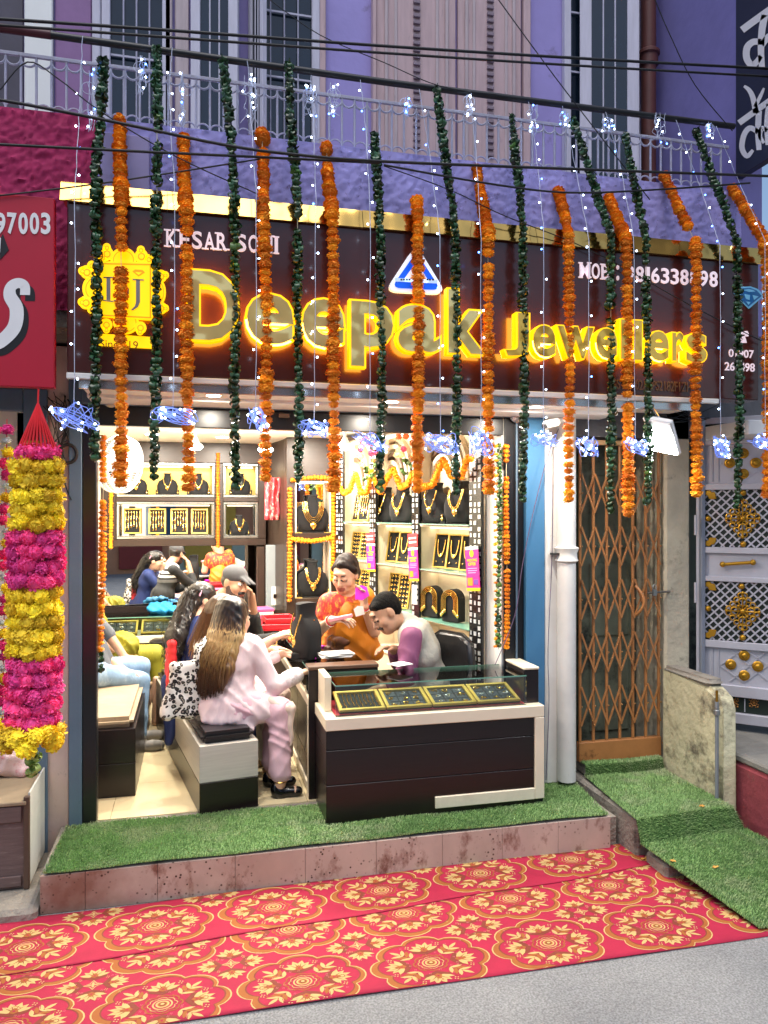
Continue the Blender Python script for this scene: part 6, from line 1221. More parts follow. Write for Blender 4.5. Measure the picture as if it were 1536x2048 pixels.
def drum(px, place):
    p = on_shelf(px, S3, .11); t = thing('necklace_drum', 'rounded black necklace stand ' + place, 'display stand', p); M = UPF(p, fcs); b = MB(); n = 10
    pr = [(-.075, 0), (-.075, .15)] + [(-.075 * math.cos(math.pi * i / n), .15 + .075 * math.sin(math.pi * i / n)) for i in range(1, n)] + [(.075, .15), (.075, 0)]
    b.prism(pr, M @ Matrix.Translation((0, 0, -.04)), .08); b.build('stand', velvet, t, bevel=.006)
    k = thing('necklace', 'set of long gold chains on the rounded stand ' + place, 'necklace', p)
    for q in range(4): r = .070 - .011 * q; c = MB().tube([M @ Vector((x, y, .047)) for x, y in [(-r, .05 + .01 * q), (-r, .15)] + [(-r * math.cos(math.pi * i / 8), .15 + r * math.sin(math.pi * i / 8)) for i in range(1, 8)] + [(r, .15), (r, .05 + .01 * q)]], .0034, 6); c.ball(M @ Vector((-r, .045 + .01 * q, .049)), .009, 8, 5, sc=(1, 1, 1.6)); c.ball(M @ Vector((r, .045 + .01 * q, .049)), .009, 8, 5, sc=(1, 1, 1.6)); c.build('chain', goldj, k, smooth=60)
drum(866, 'left on the near bay lower shelf'); drum(907, 'right on the near bay lower shelf')
p = on_shelf(885, .632, .13); nb = thing('yellow_notepad', 'yellow price card standing below the near bay shelves', 'card', p); xf(MB().prism([(0, 0), (.07, 0), (.07, .05), (0, .05)], UPF(p, fcs), .004), Matrix(), 'card', mat('yellow_card', '#f0c419', .6), nb, None)
# hanging banners on the pillars
magm = mat('magenta_print', '#c01888', .5, var=.05); yelp = mat('yellow_print', '#f0c21a', .5, var=.05); redp = mat('red_print', '#d8343c', .5, var=.05)
for i, (px0, px1, py0, py1) in enumerate(((735, 751, 1088, 1143), (819, 838, 1096, 1162), (935, 961, 1094, 1182))):
    p0 = WP(px0, py1, DP + .02); p1 = WP(px1, py1, DP + .02); zt_ = WP(px0, py0, DP + .02).z; M = UPF(p0, p1 - p0); w = (p1 - p0).length; h = zt_ - p0.z; t = thing('offer_banner', f'magenta wedding offer banner with yellow ends on the {("far", "middle", "near")[i]} mosaic pillar', 'banner', p0, 'wedding offer banners')
    xf(MB().box((0, h * .07, 0), (w, h * .93, .003)), M, 'sheet', magm, t, None); xf(MB().box((0, 0, 0), (w, h * .069, .0031)), M, 'hem', yelp, t, None); xf(MB().box((0, h * .931, 0), (w, h, .0031)), M, 'hem', white, t, None)
    for txt, y0, hh, m, f in (('WEDDING', .66, .06, yelp, .78), ('OFFER', .57, .07, yelp, .6)): me = fit_text(txt, M @ Matrix.Translation((w * (1 - f) / 2, h * y0, .0035)), w * f, h * hh, .001, .02); me.materials.append(m); link('lettering', me, t)
    for q in range(3): xf(MB().box((w * .15, h * (.50 - .05 * q), .0035), (w * (.85 - .1 * (q == 2)), h * (.515 - .05 * q), .0042)), M, 'text_line', mat('pale_pink_print', '#e9a8d4', .5), t, None)
    xf(MB().lathe((w * .5, h * .84, .0035), [(w * .16, 0), (w * .16, .001)], 14, axis=(0, 0, 1)), M, 'emblem', yelp, t, None); xf(MB().box((w * .08, h * .12, .0035), (w * .48, h * .30, .0042)), M, 'picture', mat('orange_print', '#ec8a1e', .5), t, None); xf(MB().box((w * .55, h * .14, .0035), (w * .9, h * .26, .0042)), M, 'picture', mat('violet_print', '#6a3a9a', .5), t, None)
    if i < 2:
        q0 = WP(px0 - 2, py0 - 1, DP + .02); zz = WP(px0, (1066, 1068)[i], DP + .02).z; M2 = UPF(q0, p1 - p0); t2 = thing('red_tag', f'small red and white price tag above the {("far", "middle")[i]} wedding banner', 'tag', q0); xf(MB().box((0, .004, 0), (w, zz - q0.z, .003)), M2, 'sheet', redp, t2, None)
        for q in range(2): xf(MB().box((w * .12, (zz - q0.z) * (.3 + .3 * q), .0032), (w * .88, (zz - q0.z) * (.42 + .3 * q), .0042)), M2, 'text_line', white, t2, None)
p0 = WP(824, 1208, DP + .02); xf(MB().box((0, 0, 0), (.045, .14, .003)), UPF(p0, fcs), 'paper_slip', white, None, None, label='white paper slip taped under the middle wedding banner', cat='paper')
# interior garlands
YI = YCb - .03
small_garland('marigold_garland', 'thin marigold garland on the back cabinet near the fan', [PY(222, 975, YI), PY(222, 1040, YI), PY(221, 1100, YI)], orangem, .022, .026)
small_garland('marigold_garland', 'thin marigold garland between the niches of the back cabinet', [PY(436, 908, YI), PY(436, 1000, YI), PY(436, 1096, YI)], orangem, .022, .026)
Yk = 6.97
small_garland('marigold_garland', 'marigold garland framing the left side of the corner column', [PY(580, 978, Yk), PY(580, 1090, Yk), PY(579, 1205, Yk)], orangem, .026, .032); small_garland('marigold_garland', 'marigold garland framing the right side of the corner column', [PY(666, 965, Yk), PY(667, 1060, Yk), PY(665, 1160, Yk)], orangem, .026, .032)
small_garland('marigold_garland', 'marigold garland along the top of the corner column', [PY(584, 960, Yk), PY(625, 955, Yk), PY(668, 956, Yk)], orangem, .026, .030); small_garland('marigold_garland', 'marigold garland across the middle of the corner column', [PY(584, 1078, Yk), PY(625, 1083, Yk), PY(666, 1076, Yk)], orangem, .026, .030)
zz = [(672, 965), (688, 988), (700, 980), (711, 946), (722, 985), (735, 985), (742, 942), (760, 985), (772, 960), (787, 938), (800, 975), (815, 970), (826, 945), (845, 975), (865, 970), (886, 918), (903, 952), (922, 955), (934, 918), (944, 915)]
zz2 = [WP(x, y, DP + .05) for x, y in zz]; small_garland('marigold_garland', 'marigold garland looped in zigzags along the tops of the shelf arches', zz2, orangem, .026, .030)
for i, (px, py) in enumerate(((737, 905), (812, 895))):
    c = Q(px, py, 5.9); t = thing('paper_bouquet', f'hanging bouquet of orange, pink and cream flowers, {("left", "right")[i]} one before the shelves', 'bouquet', c); PMm = [marigold_mesh('flower', m_, 9, 60 + q, .026, .85) for q, m_ in enumerate((mat('coral_petal', '#e8622c', .7), mat('pink_petal', '#e8567a', .7), mat('cream_petal', '#efdca0', .7)))]
    for q in range(17): a = random.uniform(0, 6.28); e = random.uniform(-1, 1); link('flower', PMm[0 if e > .2 else 1 if e > -.2 else 2], t, loc=c + Vector((.075 * math.cos(a), .06 * math.sin(a), .10 * e)), rot=(random.uniform(0, 6), random.uniform(0, 6), 0), scale=random.uniform(.7, 1.0))
    MB().tube([c + Vector((0, 0, .1)), Vector((c.x, c.y, ZC))], .003, 5).build('cord', thread, t)
    for q in range(6): link('leaf', LEAF[-1], t, loc=c + Vector((random.uniform(-.03, .06), 0, -.10 - .02 * q)), rot=(random.uniform(0, 6), 0, random.uniform(0, 6)), scale=.8)
# cloth hanging between back cabinet and column
cl = MB(); p0, p1 = PY(530, 955, 7.35), PY(566, 955, 7.35); zb1 = PY(548, 1040, 7.35).z; nx = 24
for j in range(11):
    for i in range(nx + 1): f = i / nx; x = p0.x + (p1.x - p0.x) * f * (1 + .05 * math.sin(j)); cl.v.append((x, 7.35 + .02 * math.sin(f * 22 + j * .2), p0.z + (zb1 - p0.z) * j / 10))
for j in range(10):
    for i in range(nx): a = j * (nx + 1) + i; cl.f.append((a, a + 1, a + nx + 2, a + nx + 1)); cl.m.append(0)
clo = cl.build('printed_cloth', mat('red_print_cloth', '#c9404a', .8, var=.3, vs=30, dirt='#ead9c4', ds=22, dth=.52), smooth=180, label='red and white printed cloth hanging left of the corner column', cat='cloth'); clo.modifiers.new('thickness', 'SOLIDIFY').thickness = .003
# ---- counters
def glass_case(root, x0, x1, y0, y1, z0, z1, open_back=True):
    MB().box((x0, y0, z1 - .006), (x1, y1, z1)).build('glass_top', glass, root); MB().box((x0, y0 + .001, z0), (x1, y0 + .006, z1 - .0065)).build('glass_front', glass, root); e = .003
    for a, b in (((x0 - .001, y0 - .001, z1 - .0065), (x1 + .001, y0 + .0005, z1 + .0005)), ((x0 - .001, y1 - .0005, z1 - .0065), (x1 + .001, y1 + .001, z1 + .0005)), ((x0 - .001, y0, z1 - .0065), (x0, y1, z1 + .0005))): MB().box(a, b).build('glass_edge', gedge, root)
blackl = mat('espresso_laminate', '#170f12', .28, var=.35, vs=3, stretch=(2, 2, 26), bump=.03, bs=40)
fc = thing('front_counter', 'dark espresso display counter with cream trim and glass case at the shop front', 'counter', (1.33, 4.3, 0)); x0, x1, y0, y1 = .692, 1.975, 4.118, 4.50
zl = (.012, .215, .405, .512)
for a, b in zip(zl, zl[1:]): MB().box((x0 + .004, y0 + .004, a + .0015), (x1 - .06, y1, b - .0015)).build('front_plank', blackl, fc, bevel=.002)
MB().box((x0 + .012, y0 + .012, 0.001), (x1 - .001, y1 - .01, .5)).build('carcass', blackp, fc)
MB().box((x0, y0 - .008, .513), (x1, y1, .58)).build('top_ledge', cream, fc, bevel=.004); MB().box((x1 - .06, y0 - .008, .04), (x1, y1 - .2, .5125)).build('side_trim', cream, fc, bevel=.004); MB().box((x0 + .62, y0 - .0085, .04), (x1 - .0605, y0 + .02, .105)).build('foot_trim', mat('marble_laminate', '#e2d6bd', .3, var=.12, vs=9), fc, bevel=.003)
glass_case(fc, x0 + .06, x1 - .10, y0 + .025, y1 - .01, .581, .752)
MB().box((x0 + .02, y0 + .15, .581), (x0 + .058, y1, .775)).build('end_post', cream, fc, bevel=.003); MB().box((x1 - .098, y0 + .06, .581), (x1 - .005, y1 + .02, .775)).build('end_post', blackl, fc, bevel=.003); MB().box((x1 - .10, y0 + .055, .7755), (x1 - .003, y1 + .022, .79)).build('end_cap', cream, fc, bevel=.003)
MB().box((x0 + .062, y0 + .035, .582), (x1 - .105, y1 - .012, .588)).build('case_floor', redv, fc)
for i, kd in enumerate(('chains', 'cells', 'cells', 'cells')):
    w = .262; M = frameM(Vector((x0 + .085 + i * (w + .008), y0 + .05, .592)), (1, 0, 0), (0, .97, .24)); board(M, w, .225, 'gold edged velvet tray in the front counter case, ' + ('leftmost', 'second from left', 'third from left', 'rightmost')[i], kd, 40 + i, 'jewellery_tray', .02)
# inner counter running back
ic = thing('inner_counter', 'long glass topped jewellery counter running from the shop front to the back', 'counter', (.9, 5.6, 0)); x0, x1, y0, y1 = .66, 1.06, 4.54, 6.75
MB().box((x0 + .03, y0 + .02, .001), (x1, y1, .54)).build('carcass', darkwood, ic); 
for j in range(4):
    for a, b in ((.02, .2), (.203, .375), (.378, .54)): MB().box((x0 + .018, y0 + .08 + j * .55, a), (x0 + .029, y0 + .08 + (j + 1) * .55 - .003, b)).build('front_plank', darkwood, ic, bevel=.002)
MB().box((x0, y0, .541), (x1, y1, .595)).build('top_ledge', cream, ic, bevel=.004); MB().box((x0 + .001, y0, .001), (x0 + .05, y0 + .06, .5405)).build('side_trim', cream, ic, bevel=.004); MB().box((x0 + .006, y0 + .061, .02), (x0 + .0175, y1, .06)).build('foot_trim', cream, ic)
MB().box((x0 - .0, y0 - .018, .001), (x1 + .02, y0 - .001, .762)).build('end_panel', blackl, ic, bevel=.002); MB().box((x0 - .004, y0 - .022, .7625), (x1 + .024, y0 + .10, .785)).build('end_cap', mat('brown_edge', '#5a4030', .4, var=.15), ic, bevel=.003)
MB().box((x0 + .012, y0 + .105, .744), (x1 - .01, y1, .75)).build('glass_top', glass, ic); MB().box((x0 + .012, y0 + .105, .596), (x0 + .018, y1, .7435)).build('glass_front', glass, ic); MB().box((x0 + .0105, y0 + .105, .7435), (x0 + .0118, y1, .7505)).build('glass_edge', gedge, ic); MB().box((x0 + .03, y0 + .11, .596), (x1 - .02, y1 - .01, .600)).build('case_floor', cream, ic)
for i in range(7): M = frameM(Vector((x1 - .06, y0 + .14 + i * .30, .603)), (0, 1, 0), (-1, 0, .0)); board(M, .27, .30, 'gold edged tray inside the inner counter, ' + ('nearest', 'second', 'third', 'fourth', 'fifth', 'sixth', 'farthest')[i] + ' from the street', ('rows', 'chains')[i % 2], 60 + i, 'jewellery_tray', .02)
# back counter
bc = thing('back_counter', 'low dark counter with glass case in front of the wall mirror', 'counter', (-.1, 7.5, 0)); x0, x1, y0, y1 = -.85, .52, 7.30, 7.70
for a, b in ((.05, .28), (.283, .51)): MB().box((x0, y0 + .01, a), (x1, y1, b)).build('front_plank', blackl, bc, bevel=.002)
MB().box((x0, y0, .511), (x1, y1, .575)).build('top_ledge', cream, bc, bevel=.004); MB().box((x0, y0 + .0, .001), (x1, y0 + .02, .049)).build('plinth', cream, bc); MB().box((x0, y0 + .02, .576), (x1, y0 + .026, .74)).build('glass_front', glass, bc); MB().box((x0, y0 + .02, .7405), (x1, y1, .746)).build('glass_top', glass, bc); MB().box((x0, y0 + .0185, .7395), (x1, y0 + .0198, .747)).build('glass_edge', gedge, bc); MB().box((x0, y1 + .001, .5), (x1, y1 + .02, .80)).build('back_rail', blackl, bc)
for i in range(4): M = frameM(Vector((x0 + .05 + i * .33, y0 + .05, .58)), (1, 0, 0), (0, .9, .43)); board(M, .30, .22, 'gold edged tray inside the back counter, ' + ('leftmost', 'second', 'third', 'rightmost')[i] + ' of four', 'cells', 80 + i, 'jewellery_tray', .02)
c = PY(325, 1207, 7.55); c.z = .75; sdf_mesh('blue_cloth', [ell(c + Vector((dx, dy, .03 + dz)), (rx, .07, rz)) for dx, dy, dz, rx, rz in ((0, 0, 0, .14, .045), (-.07, .02, .02, .07, .05), (.09, -.02, .0, .10, .035), (.03, .03, .04, .06, .035), (.17, 0, -.01, .06, .02))], mat('bright_blue_cloth', '#1f8fc9', .7, var=.15), .010, .03, .012, 60., label='crumpled bright blue cloth on the back counter', cat='cloth')
# ---- benches
def bench(name, label, p, L, w, ang, h, end_split, cush_m):
    t = thing(name, label, 'bench', (p.x, p.y, 0)); d = Vector((-math.sin(ang), math.cos(ang), 0)); r = Vector((math.cos(ang), math.sin(ang), 0)); M = Matrix(((r.x, d.x, 0, p.x), (r.y, d.y, 0, p.y), (0, 0, 1, 0), (0, 0, 0, 1)))
    if end_split: xf(MB().box((0, 0, .001), (w, L, h * .46)), M, 'lower_box', blackl, t, None, bevel=.003); xf(MB().box((0, 0, h * .461), (w, L, h)), M, 'upper_box', mat('silver_ash_laminate', '#b9b4aa', .4, var=.12, vs=4, stretch=(1, 1, 20)), t, None, bevel=.003)
    else:
        for a, b in ((.001, h * .49), (h * .495, h)): xf(MB().box((0, 0, a), (w, L, b)), M, 'box_panel', blackl, t, None, bevel=.003)
    pr = [ell((w / 2, y_, h + .03), (w * .46, .2, .045)) for y_ in np.arange(.2, L - .15, .22)]
    b = MB().box((.015, .02, h + .001), (w - .015, L - .02, h + .065)); xf(b, M, 'cushion', cush_m, t, 40, bevel=.025, seg=4); return M
leather = mat('black_leatherette', '#1a191b', .32, var=.2, vs=9, bump=.25, bs=14); bleather = mat('grey_brown_leatherette', '#a8977e', .35, var=.15, vs=6, bump=.3, bs=10, dirt='#6f6150', ds=30, dth=.62)
bp0 = PZ(399, 1631, 0); bench('customer_bench', 'two tone box bench with black cushion in front of the inner counter', bp0, 2.0, .335, .165, .385, True, leather)
bl0 = PZ(271, 1592, 0); bench('side_bench', 'black box bench with worn leather cushion behind the left jamb', Vector((bl0.x - .43, bl0.y - .0, 0)), 1.85, .43, .0, .405, False, bleather)
# round stool
p = PZ(333, 1400, 0); stl_ = thing('round_stool', 'low round stool with steel foot ring by the back counter', 'stool', (p.x, p.y, 0)); MB().lathe((p.x, p.y, .50), [(.13, 0), (.15, .015), (.15, .04), (.12, .055)], 24).build('seat', leather, stl_, smooth=50); MB().tube([(p.x, p.y, .03), (p.x, p.y, .50)], .02, 10).build('column', alu, stl_, smooth=60)
for k in range(5): a = 2 * math.pi * k / 5; MB().tube([(p.x, p.y, .06), (p.x + .17 * math.cos(a), p.y + .17 * math.sin(a), .02)], .012, 8).build('foot', alu, stl_, smooth=60)
# office chair
p = Q(905, 1300, 4.98); ch = thing('office_chair', 'black leather office chair behind the man in the grey waistcoat', 'chair', (p.x, p.y, 0)); M = Matrix.Translation((p.x, p.y, 0)) @ Matrix.Rotation(-1.15, 4, 'Z')
bkr = [ell(M @ Vector((0, 0, .80)), (.05, .05, .10)), ] ; 
b = MB(); pr = [(-.2, .52), (-.215, .7), (-.19, .88), (-.1, .93), (.1, .93), (.19, .88), (.215, .7), (.2, .52)]; b.prism(pr, M @ frameM((0, .03, 0), (1, 0, 0), (0, 0, 1)), .07); b.build('backrest', leather, ch, smooth=50, bevel=.025, seg=3)
xf(MB().box((-.23, -.42, .40), (.23, .0, .47)), M, 'seat', leather, ch, 40, bevel=.03, seg=3); xf(MB().tube([(0, -.2, .08), (0, -.2, .40)], .03, 10), M, 'column', blackp, ch, 60)
for k in range(5): a = 2 * math.pi * k / 5; xf(MB().tube([(0, -.2, .10), (.27 * math.cos(a), -.2 + .27 * math.sin(a), .05)], .02, 8), M, 'foot', blackp, ch, 60)
for s_ in (-1, 1): xf(MB().tube([(s_ * .24, -.1, .45), (s_ * .26, -.1, .62), (s_ * .26, -.32, .63)], .018, 8), M, 'armrest', blackp, ch, 60)
# ---- things on the counters
ct = Q(612, 1312, 5.0); ct.z = .751; bM = UPF(Vector((ct.x, ct.y, .755)), (CS, -SN, 0)); bust(bM @ Matrix.Rotation(-.9, 4, 'Y') @ Matrix.Scale(.72, 4, (1, 0, 0)), 'standing on the inner counter', .36, False, 0)
b = MB().box((-.09, 0, -.09), (.09, .035, .06)); xf(b, bM, 'bust_plinth', velvet, None, None, label='low black velvet block under the bust on the inner counter', cat='display stand', bevel=.004)
def papers(label, px, py, z, w, d, ang, m, n=3, name='paper_stack', jag=False):
    p = PZ(px, py, z); t = thing(name, label, 'paper', p); rnd = random.Random(px)
    for k in range(n):
        M = Matrix.Translation((p.x + rnd.uniform(-.01, .01), p.y + rnd.uniform(-.01, .01), z + .0012 + k * .004)) @ Matrix.Rotation(ang + rnd.uniform(-.25, .25), 4, 'Z'); 
        if jag: n_ = 9; b = MB().prism([(w / 2 * math.cos(2 * math.pi * q / n_) * rnd.uniform(.7, 1.15), d / 2 * math.sin(2 * math.pi * q / n_) * rnd.uniform(.7, 1.15)) for q in range(n_)], M, .012)
        else: b = MB().box((-w / 2, -d / 2, 0), (w / 2, d / 2, .003), M=M)
        b.build('sheet', m, t)
magp = mat('magenta_paper', '#c411b5', .6, var=.08)
papers('crumpled magenta tissue paper beside the black bust on the counter', 643, 1296, .77, .13, .12, .3, magp, 3, 'tissue_paper', True); papers('smaller scrap of magenta tissue on the inner counter edge', 622, 1318, .752, .07, .07, .1, magp, 2, 'tissue_paper', True); papers('stack of white bills and a notebook on the end of the inner counter', 672, 1312, .787, .19, .13, .2, white, 6)
papers('white slip of paper on the end of the inner counter by the waistcoat', 800, 1330, .787, .12, .10, .6, white, 2)
def tray_open(label, p, w, d, h, ang, m):
    t = thing('open_tray', label, 'tray', p); M = Matrix.Translation(p) @ Matrix.Rotation(ang, 4, 'Z'); xf(MB().box((-w / 2, -d / 2, .001), (w / 2, d / 2, .008)), M, 'floor', m, t, None)
    for a, b in (((-w / 2, -d / 2, .0085), (w / 2, -d / 2 + .012, h)), ((-w / 2, d / 2 - .012, .0085), (w / 2, d / 2, h)), ((-w / 2, -d / 2 + .0125, .0085), (-w / 2 + .012, d / 2 - .0125, h)), ((w / 2 - .012, -d / 2 + .0125, .0085), (w / 2, d / 2 - .0125, h))): xf(MB().box(a, b), M, 'rim', m, t, None, bevel=.003)
redt_ = mat('red_plastic', '#c8202c', .35, var=.06)
p = PZ(555, 1256, .755); tray_open('lower red plastic jewellery tray on the inner counter', p, .26, .30, .05, -.1, redt_); tray_open('upper red plastic jewellery tray stacked crosswise on the counter', p + Vector((.01, .02, .052)), .24, .28, .04, .05, redt_)
for i in range(3): q = PZ(516, 1238, .755); xf(MB().box((-.13, -.1, 0), (.13, .1, .028)), Matrix.Translation((q.x, q.y + .1, .752 + .03 * i)) @ Matrix.Rotation(.1 * i, 4, 'Z'), 'jewel_box', pinkb if i % 2 == 0 else cream, None, None, label=f'{("bottom pink", "middle cream", "top pink")[i]} flat jewel box in the pile at the far end of the inner counter', cat='box', bevel=.004)
# ---- fan
fc_ = Q(243, 930, 5.6); fa = thing('wall_fan', 'white wall fan with round wire guard near the left jamb', 'fan', fc_); ax = Vector((.82, -.52, -.16)).normalized(); ux = ax.orthogonal().normalized(); uy = ax.cross(ux); wf = mat('white_plastic', '#eef0f0', .4, var=.03); rr = .205
for rad, off in ((rr, 0), (rr * .96, .035), (rr, -.05)): MB().tube([fc_ + ax * off + (ux * math.cos(t) + uy * math.sin(t)) * rad for t in [2 * math.pi * q / 40 for q in range(40)]], .008, 6, closed=True).build('guard_ring', wf, fa, smooth=60)
wire1 = []
for q in range(64):
    t = 2 * math.pi * q / 64; e = ux * math.cos(t) + uy * math.sin(t); MB().tube([fc_ + ax * .055 + e * .05, fc_ + ax * .05 + e * rr * .7, fc_ + ax * .035 + e * rr * .96, fc_ + e * rr, fc_ - ax * .05 + e * rr, fc_ - ax * .06 + e * .09], .0018, 4).build('guard_wire', wf, fa)
MB().lathe(fc_ + ax * .048, [(.055, 0), (.055, .010), (.03, .014)], 20, axis=tuple(ax)).build('badge', wf, fa, smooth=50); MB().lathe(fc_ - ax * .15, [(.05, 0), (.06, .03), (.06, .09), (.03, .10)], 20, axis=tuple(ax)).build('motor', wf, fa, smooth=50)
for k in range(3):
    a0 = 2 * math.pi * k / 3; b = MB(); n = 6
    for i in range(n + 1):
        f = i / n; r0 = .03 + f * (rr - .05); wv_ = .35 + .45 * math.sin(math.pi * min(1, f * .8 + .1)); 
        for sgn in (-1, 1): a = a0 + sgn * wv_; b.v.append(tuple(fc_ + (ux * math.cos(a) + uy * math.sin(a)) * r0 + ax * sgn * .015))
    for i in range(n): b.f.append((2 * i, 2 * i + 1, 2 * i + 3, 2 * i + 2)); b.m.append(0)
    o = b.build('blade', mat('pale_blade', '#dfe6ea', .3, var=.03), fa, smooth=180); o.modifiers.new('thickness', 'SOLIDIFY').thickness = .003
MB().tube([fc_ - ax * .12, Vector((-.84, fc_.y + .1, fc_.z - .05))], .02, 10).build('arm', wf, fa, smooth=60)
# ================================================================ PEOPLE
UP = Vector((0, 0, 1))
def V(*a): return Vector(a)
skinA = mat('skin_tan', (.66, .40, .27), .5, var=.06, vs=12, sub=.06); skinB = mat('skin_brown', (.48, .27, .17), .5, var=.06, vs=12, sub=.06)
blackh = mat('black_hair', '#120d0c', .34, var=.4, vs=8, stretch=(40, 40, 4), spec=.6); lipm = mat('lip_rose', '#8c4a42', .45, var=.05); eyew = mat('eye_white', '#e8e2d8', .3, var=0); iris = mat('dark_iris', '#1a100c', .2, var=0)
def hand_prims(w, d, n, curl=.35, s=1., flip=1, tag_=0, spread=.0):
    """w wrist, d direction of the hand, n palm side; curl bends the fingers towards n"""
    d = d.normalized(); n = (n - d * n.dot(d)).normalized(); x = d.cross(n) * flip; P = []
    for i in (-1, 0, 1): P.append(cap(w + x * .012 * i * s, w + d * .078 * s + x * .024 * i * s, .0145 * s, .0125 * s, tag_, .012))
    for i in range(4):
        L = (.9, 1.05, 1., .8)[i] * s; b = w + d * .080 * s + x * (i - 1.5) * .0195 * s; a = curl * (.6 + .15 * i); dd = (d + x * (i - 1.5) * spread); dd.normalize(); p = b; r = .0088 * s
        for ln in (.040, .027, .021):
            dd = (dd * math.cos(a) + n * math.sin(a)).normalized(); q = p + dd * ln * L; P.append(cap(p, q, r, r * .9, tag_, .004)); p = q; r *= .9
    b = w + d * .022 * s - x * .024 * s; t1 = (d * .75 - x * .6 + n * .25).normalized(); q = b + t1 * .042 * s; t2 = (d * .95 - x * .05 + n * .35).normalized()
    P += [cap(w + d * .02 * s, q, .014 * s, .0105 * s, tag_, .01), cap(q, q + t2 * .036 * s, .0105 * s, .0085 * s, tag_, .004)]
    return P
def head_prims(c, f, u, s=1., beard=None, tache=False, eyes=True, lips=1, fem=False):
    f = f.normalized(); u = (u - f * u.dot(f)).normalized(); r = f.cross(u); A = np.array([r, f, u]).T
    def p(x, y, z): return c + (r * x + f * y + u * z) * s
    S_ = lambda *a: tuple(q * s for q in a)
    nz = .72 if fem else 1.; jz = .010 if fem else 0.
    P = [ell(p(0, -.014, .028), S_(.076, .094, .090), A, 0, .02), ell(p(0, .022, -.03 + jz), S_(.066, .074, .084), A, 0, .02), ell(p(0, .052, -.090 + jz), S_(.030, .032, .026), A, 0, .03), ell(p(0, .03, -.075), S_(.054, .055, .04), A, 0, .03),
         cap(p(0, .090, .012), p(0, .104 + .008 * nz, -.028), .0085 * s * nz, .0125 * s * nz, 0, .012), ell(p(.011 * nz, .097, -.033), S_(.010 * nz, .010, .008), A, 0, .006), ell(p(-.011 * nz, .097, -.033), S_(.010 * nz, .010, .008), A, 0, .006),
         ell(p(.045, .055, -.03), S_(.024, .025, .026), A, 0, .02), ell(p(-.045, .055, -.03), S_(.024, .025, .026), A, 0, .02), ell(p(0, .085, .045), S_(.045, .012, .014), A, 0, .02)]
    for sx_ in (-1, 1):
        P += [ell(p(sx_ * .078, -.012, -.005), S_(.011, .021, .033), A, 0, .006), ell(p(sx_ * .072, -.002, -.01), S_(.012, .014, .018), A, 0, .006)]
        if eyes: P += [ell(p(sx_ * .031, .083, .008), S_(.0155, .012, .0078), A, 2, .002), ell(p(sx_ * .031, .0925, .007), S_(.0065, .005, .0072), A, 3, 0), cap(p(sx_ * .016, .0945, .017), p(sx_ * .047, .083, .016), .0028 * s, .0026 * s, 4, 0)]
        else: P += [ell(p(sx_ * .031, .085, .008), S_(.017, .012, .011), A, 0, .006), cap(p(sx_ * .015, .096, -.001), p(sx_ * .047, .086, -.001), .0028 * s, .0026 * s, 4, 0)]
        P += [cap(p(sx_ * .020, .0955, .033), p(sx_ * .046, .084, .035), .0030 * s, .0024 * s, 4, 0)]
    P += [cap(p(-.016, .0905, -.061), p(.016, .0905, -.061), .0036 * s, None, 1 if lips else 0, .003), cap(p(-.012, .0915, -.068), p(.012, .0915, -.068), .0040 * s, None, 1 if lips else 0, .003)]
    if tache: P += [cap(p(-.028, .092, -.054), p(0, .103, -.048), .006 * s, .008 * s, 4, .002), cap(p(.028, .092, -.054), p(0, .103, -.048), .006 * s, .008 * s, 4, .002)]
    if beard: P += [cap(p(-.055, .03, -.085), p(0, .07, -.102), .028 * s, .030 * s, 5, .02), cap(p(.055, .03, -.085), p(0, .07, -.102), .028 * s, .030 * s, 5, .02), cap(p(-.066, .01, -.04), p(-.055, .03, -.085), .016 * s, .026 * s, 5, .02), cap(p(.066, .01, -.04), p(.055, .03, -.085), .016 * s, .026 * s, 5, .02)]
    return P, p, A
def torso(J, inf=0., tag_=0, belly=0.):
    r = (J['sR'] - J['sL']).normalized(); m = (J['sR'] + J['sL']) / 2; ch = m.lerp(J['pv'], .28); ws = m.lerp(J['pv'], .68); f = J['bf']
    return [cap(J['sL'].lerp(m, .25), J['sR'].lerp(m, .25), .062 + inf, None, tag_, .05), cap(ch - r * .075, ch + r * .075, .098 + inf, None, tag_, .06), cap(ws - r * .06, ws + r * .06, .092 + inf + belly, None, tag_, .06), cap(J['pv'] - r * .07, J['pv'] + r * .07, .105 + inf, None, tag_, .06), cap(ws + f * belly, J['pv'], .09 + inf, .10 + inf, tag_, .06)]
def arm(J, s, inf=0., part=1., tag_=0, lo=1.):
    a, e, w = J['s' + s], J['e' + s], J['w' + s]; P = [cap(a, e if part >= .5 else a.lerp(e, part * 2), .050 + inf, .040 + inf if part >= .5 else .047 + inf, tag_, .025)]
    if part > .5: P.append(cap(e, e.lerp(w, (part - .5) * 2), .040 + inf, .028 + inf + .008 * (1 - (part - .5) * 2), tag_, .02))
    return P
def leg(J, s, inf=0., tag_=0, part=1.): return [cap(J['h' + s], J['k' + s], .086 + inf, .060 + inf, tag_, .04), cap(J['k' + s], J['k' + s].lerp(J['a' + s], part), .057 + inf, .042 + inf, tag_, .03)]
def foot(J, s, inf=0., tag_=0): d = (J['t' + s] - J['a' + s]); d.z = 0; d.normalize(); h = J['a' + s].copy(); h.z = .03; return [cap(J['a' + s], h - d * .02, .034 + inf, .030 + inf, tag_, .02), cap(h - d * .02, J['t' + s], .030 + inf, .022 + inf, tag_, .02), cap(h + d * .09 + V(0, 0, 0), J['t' + s], .034 + inf, .026 + inf, tag_, .02)]
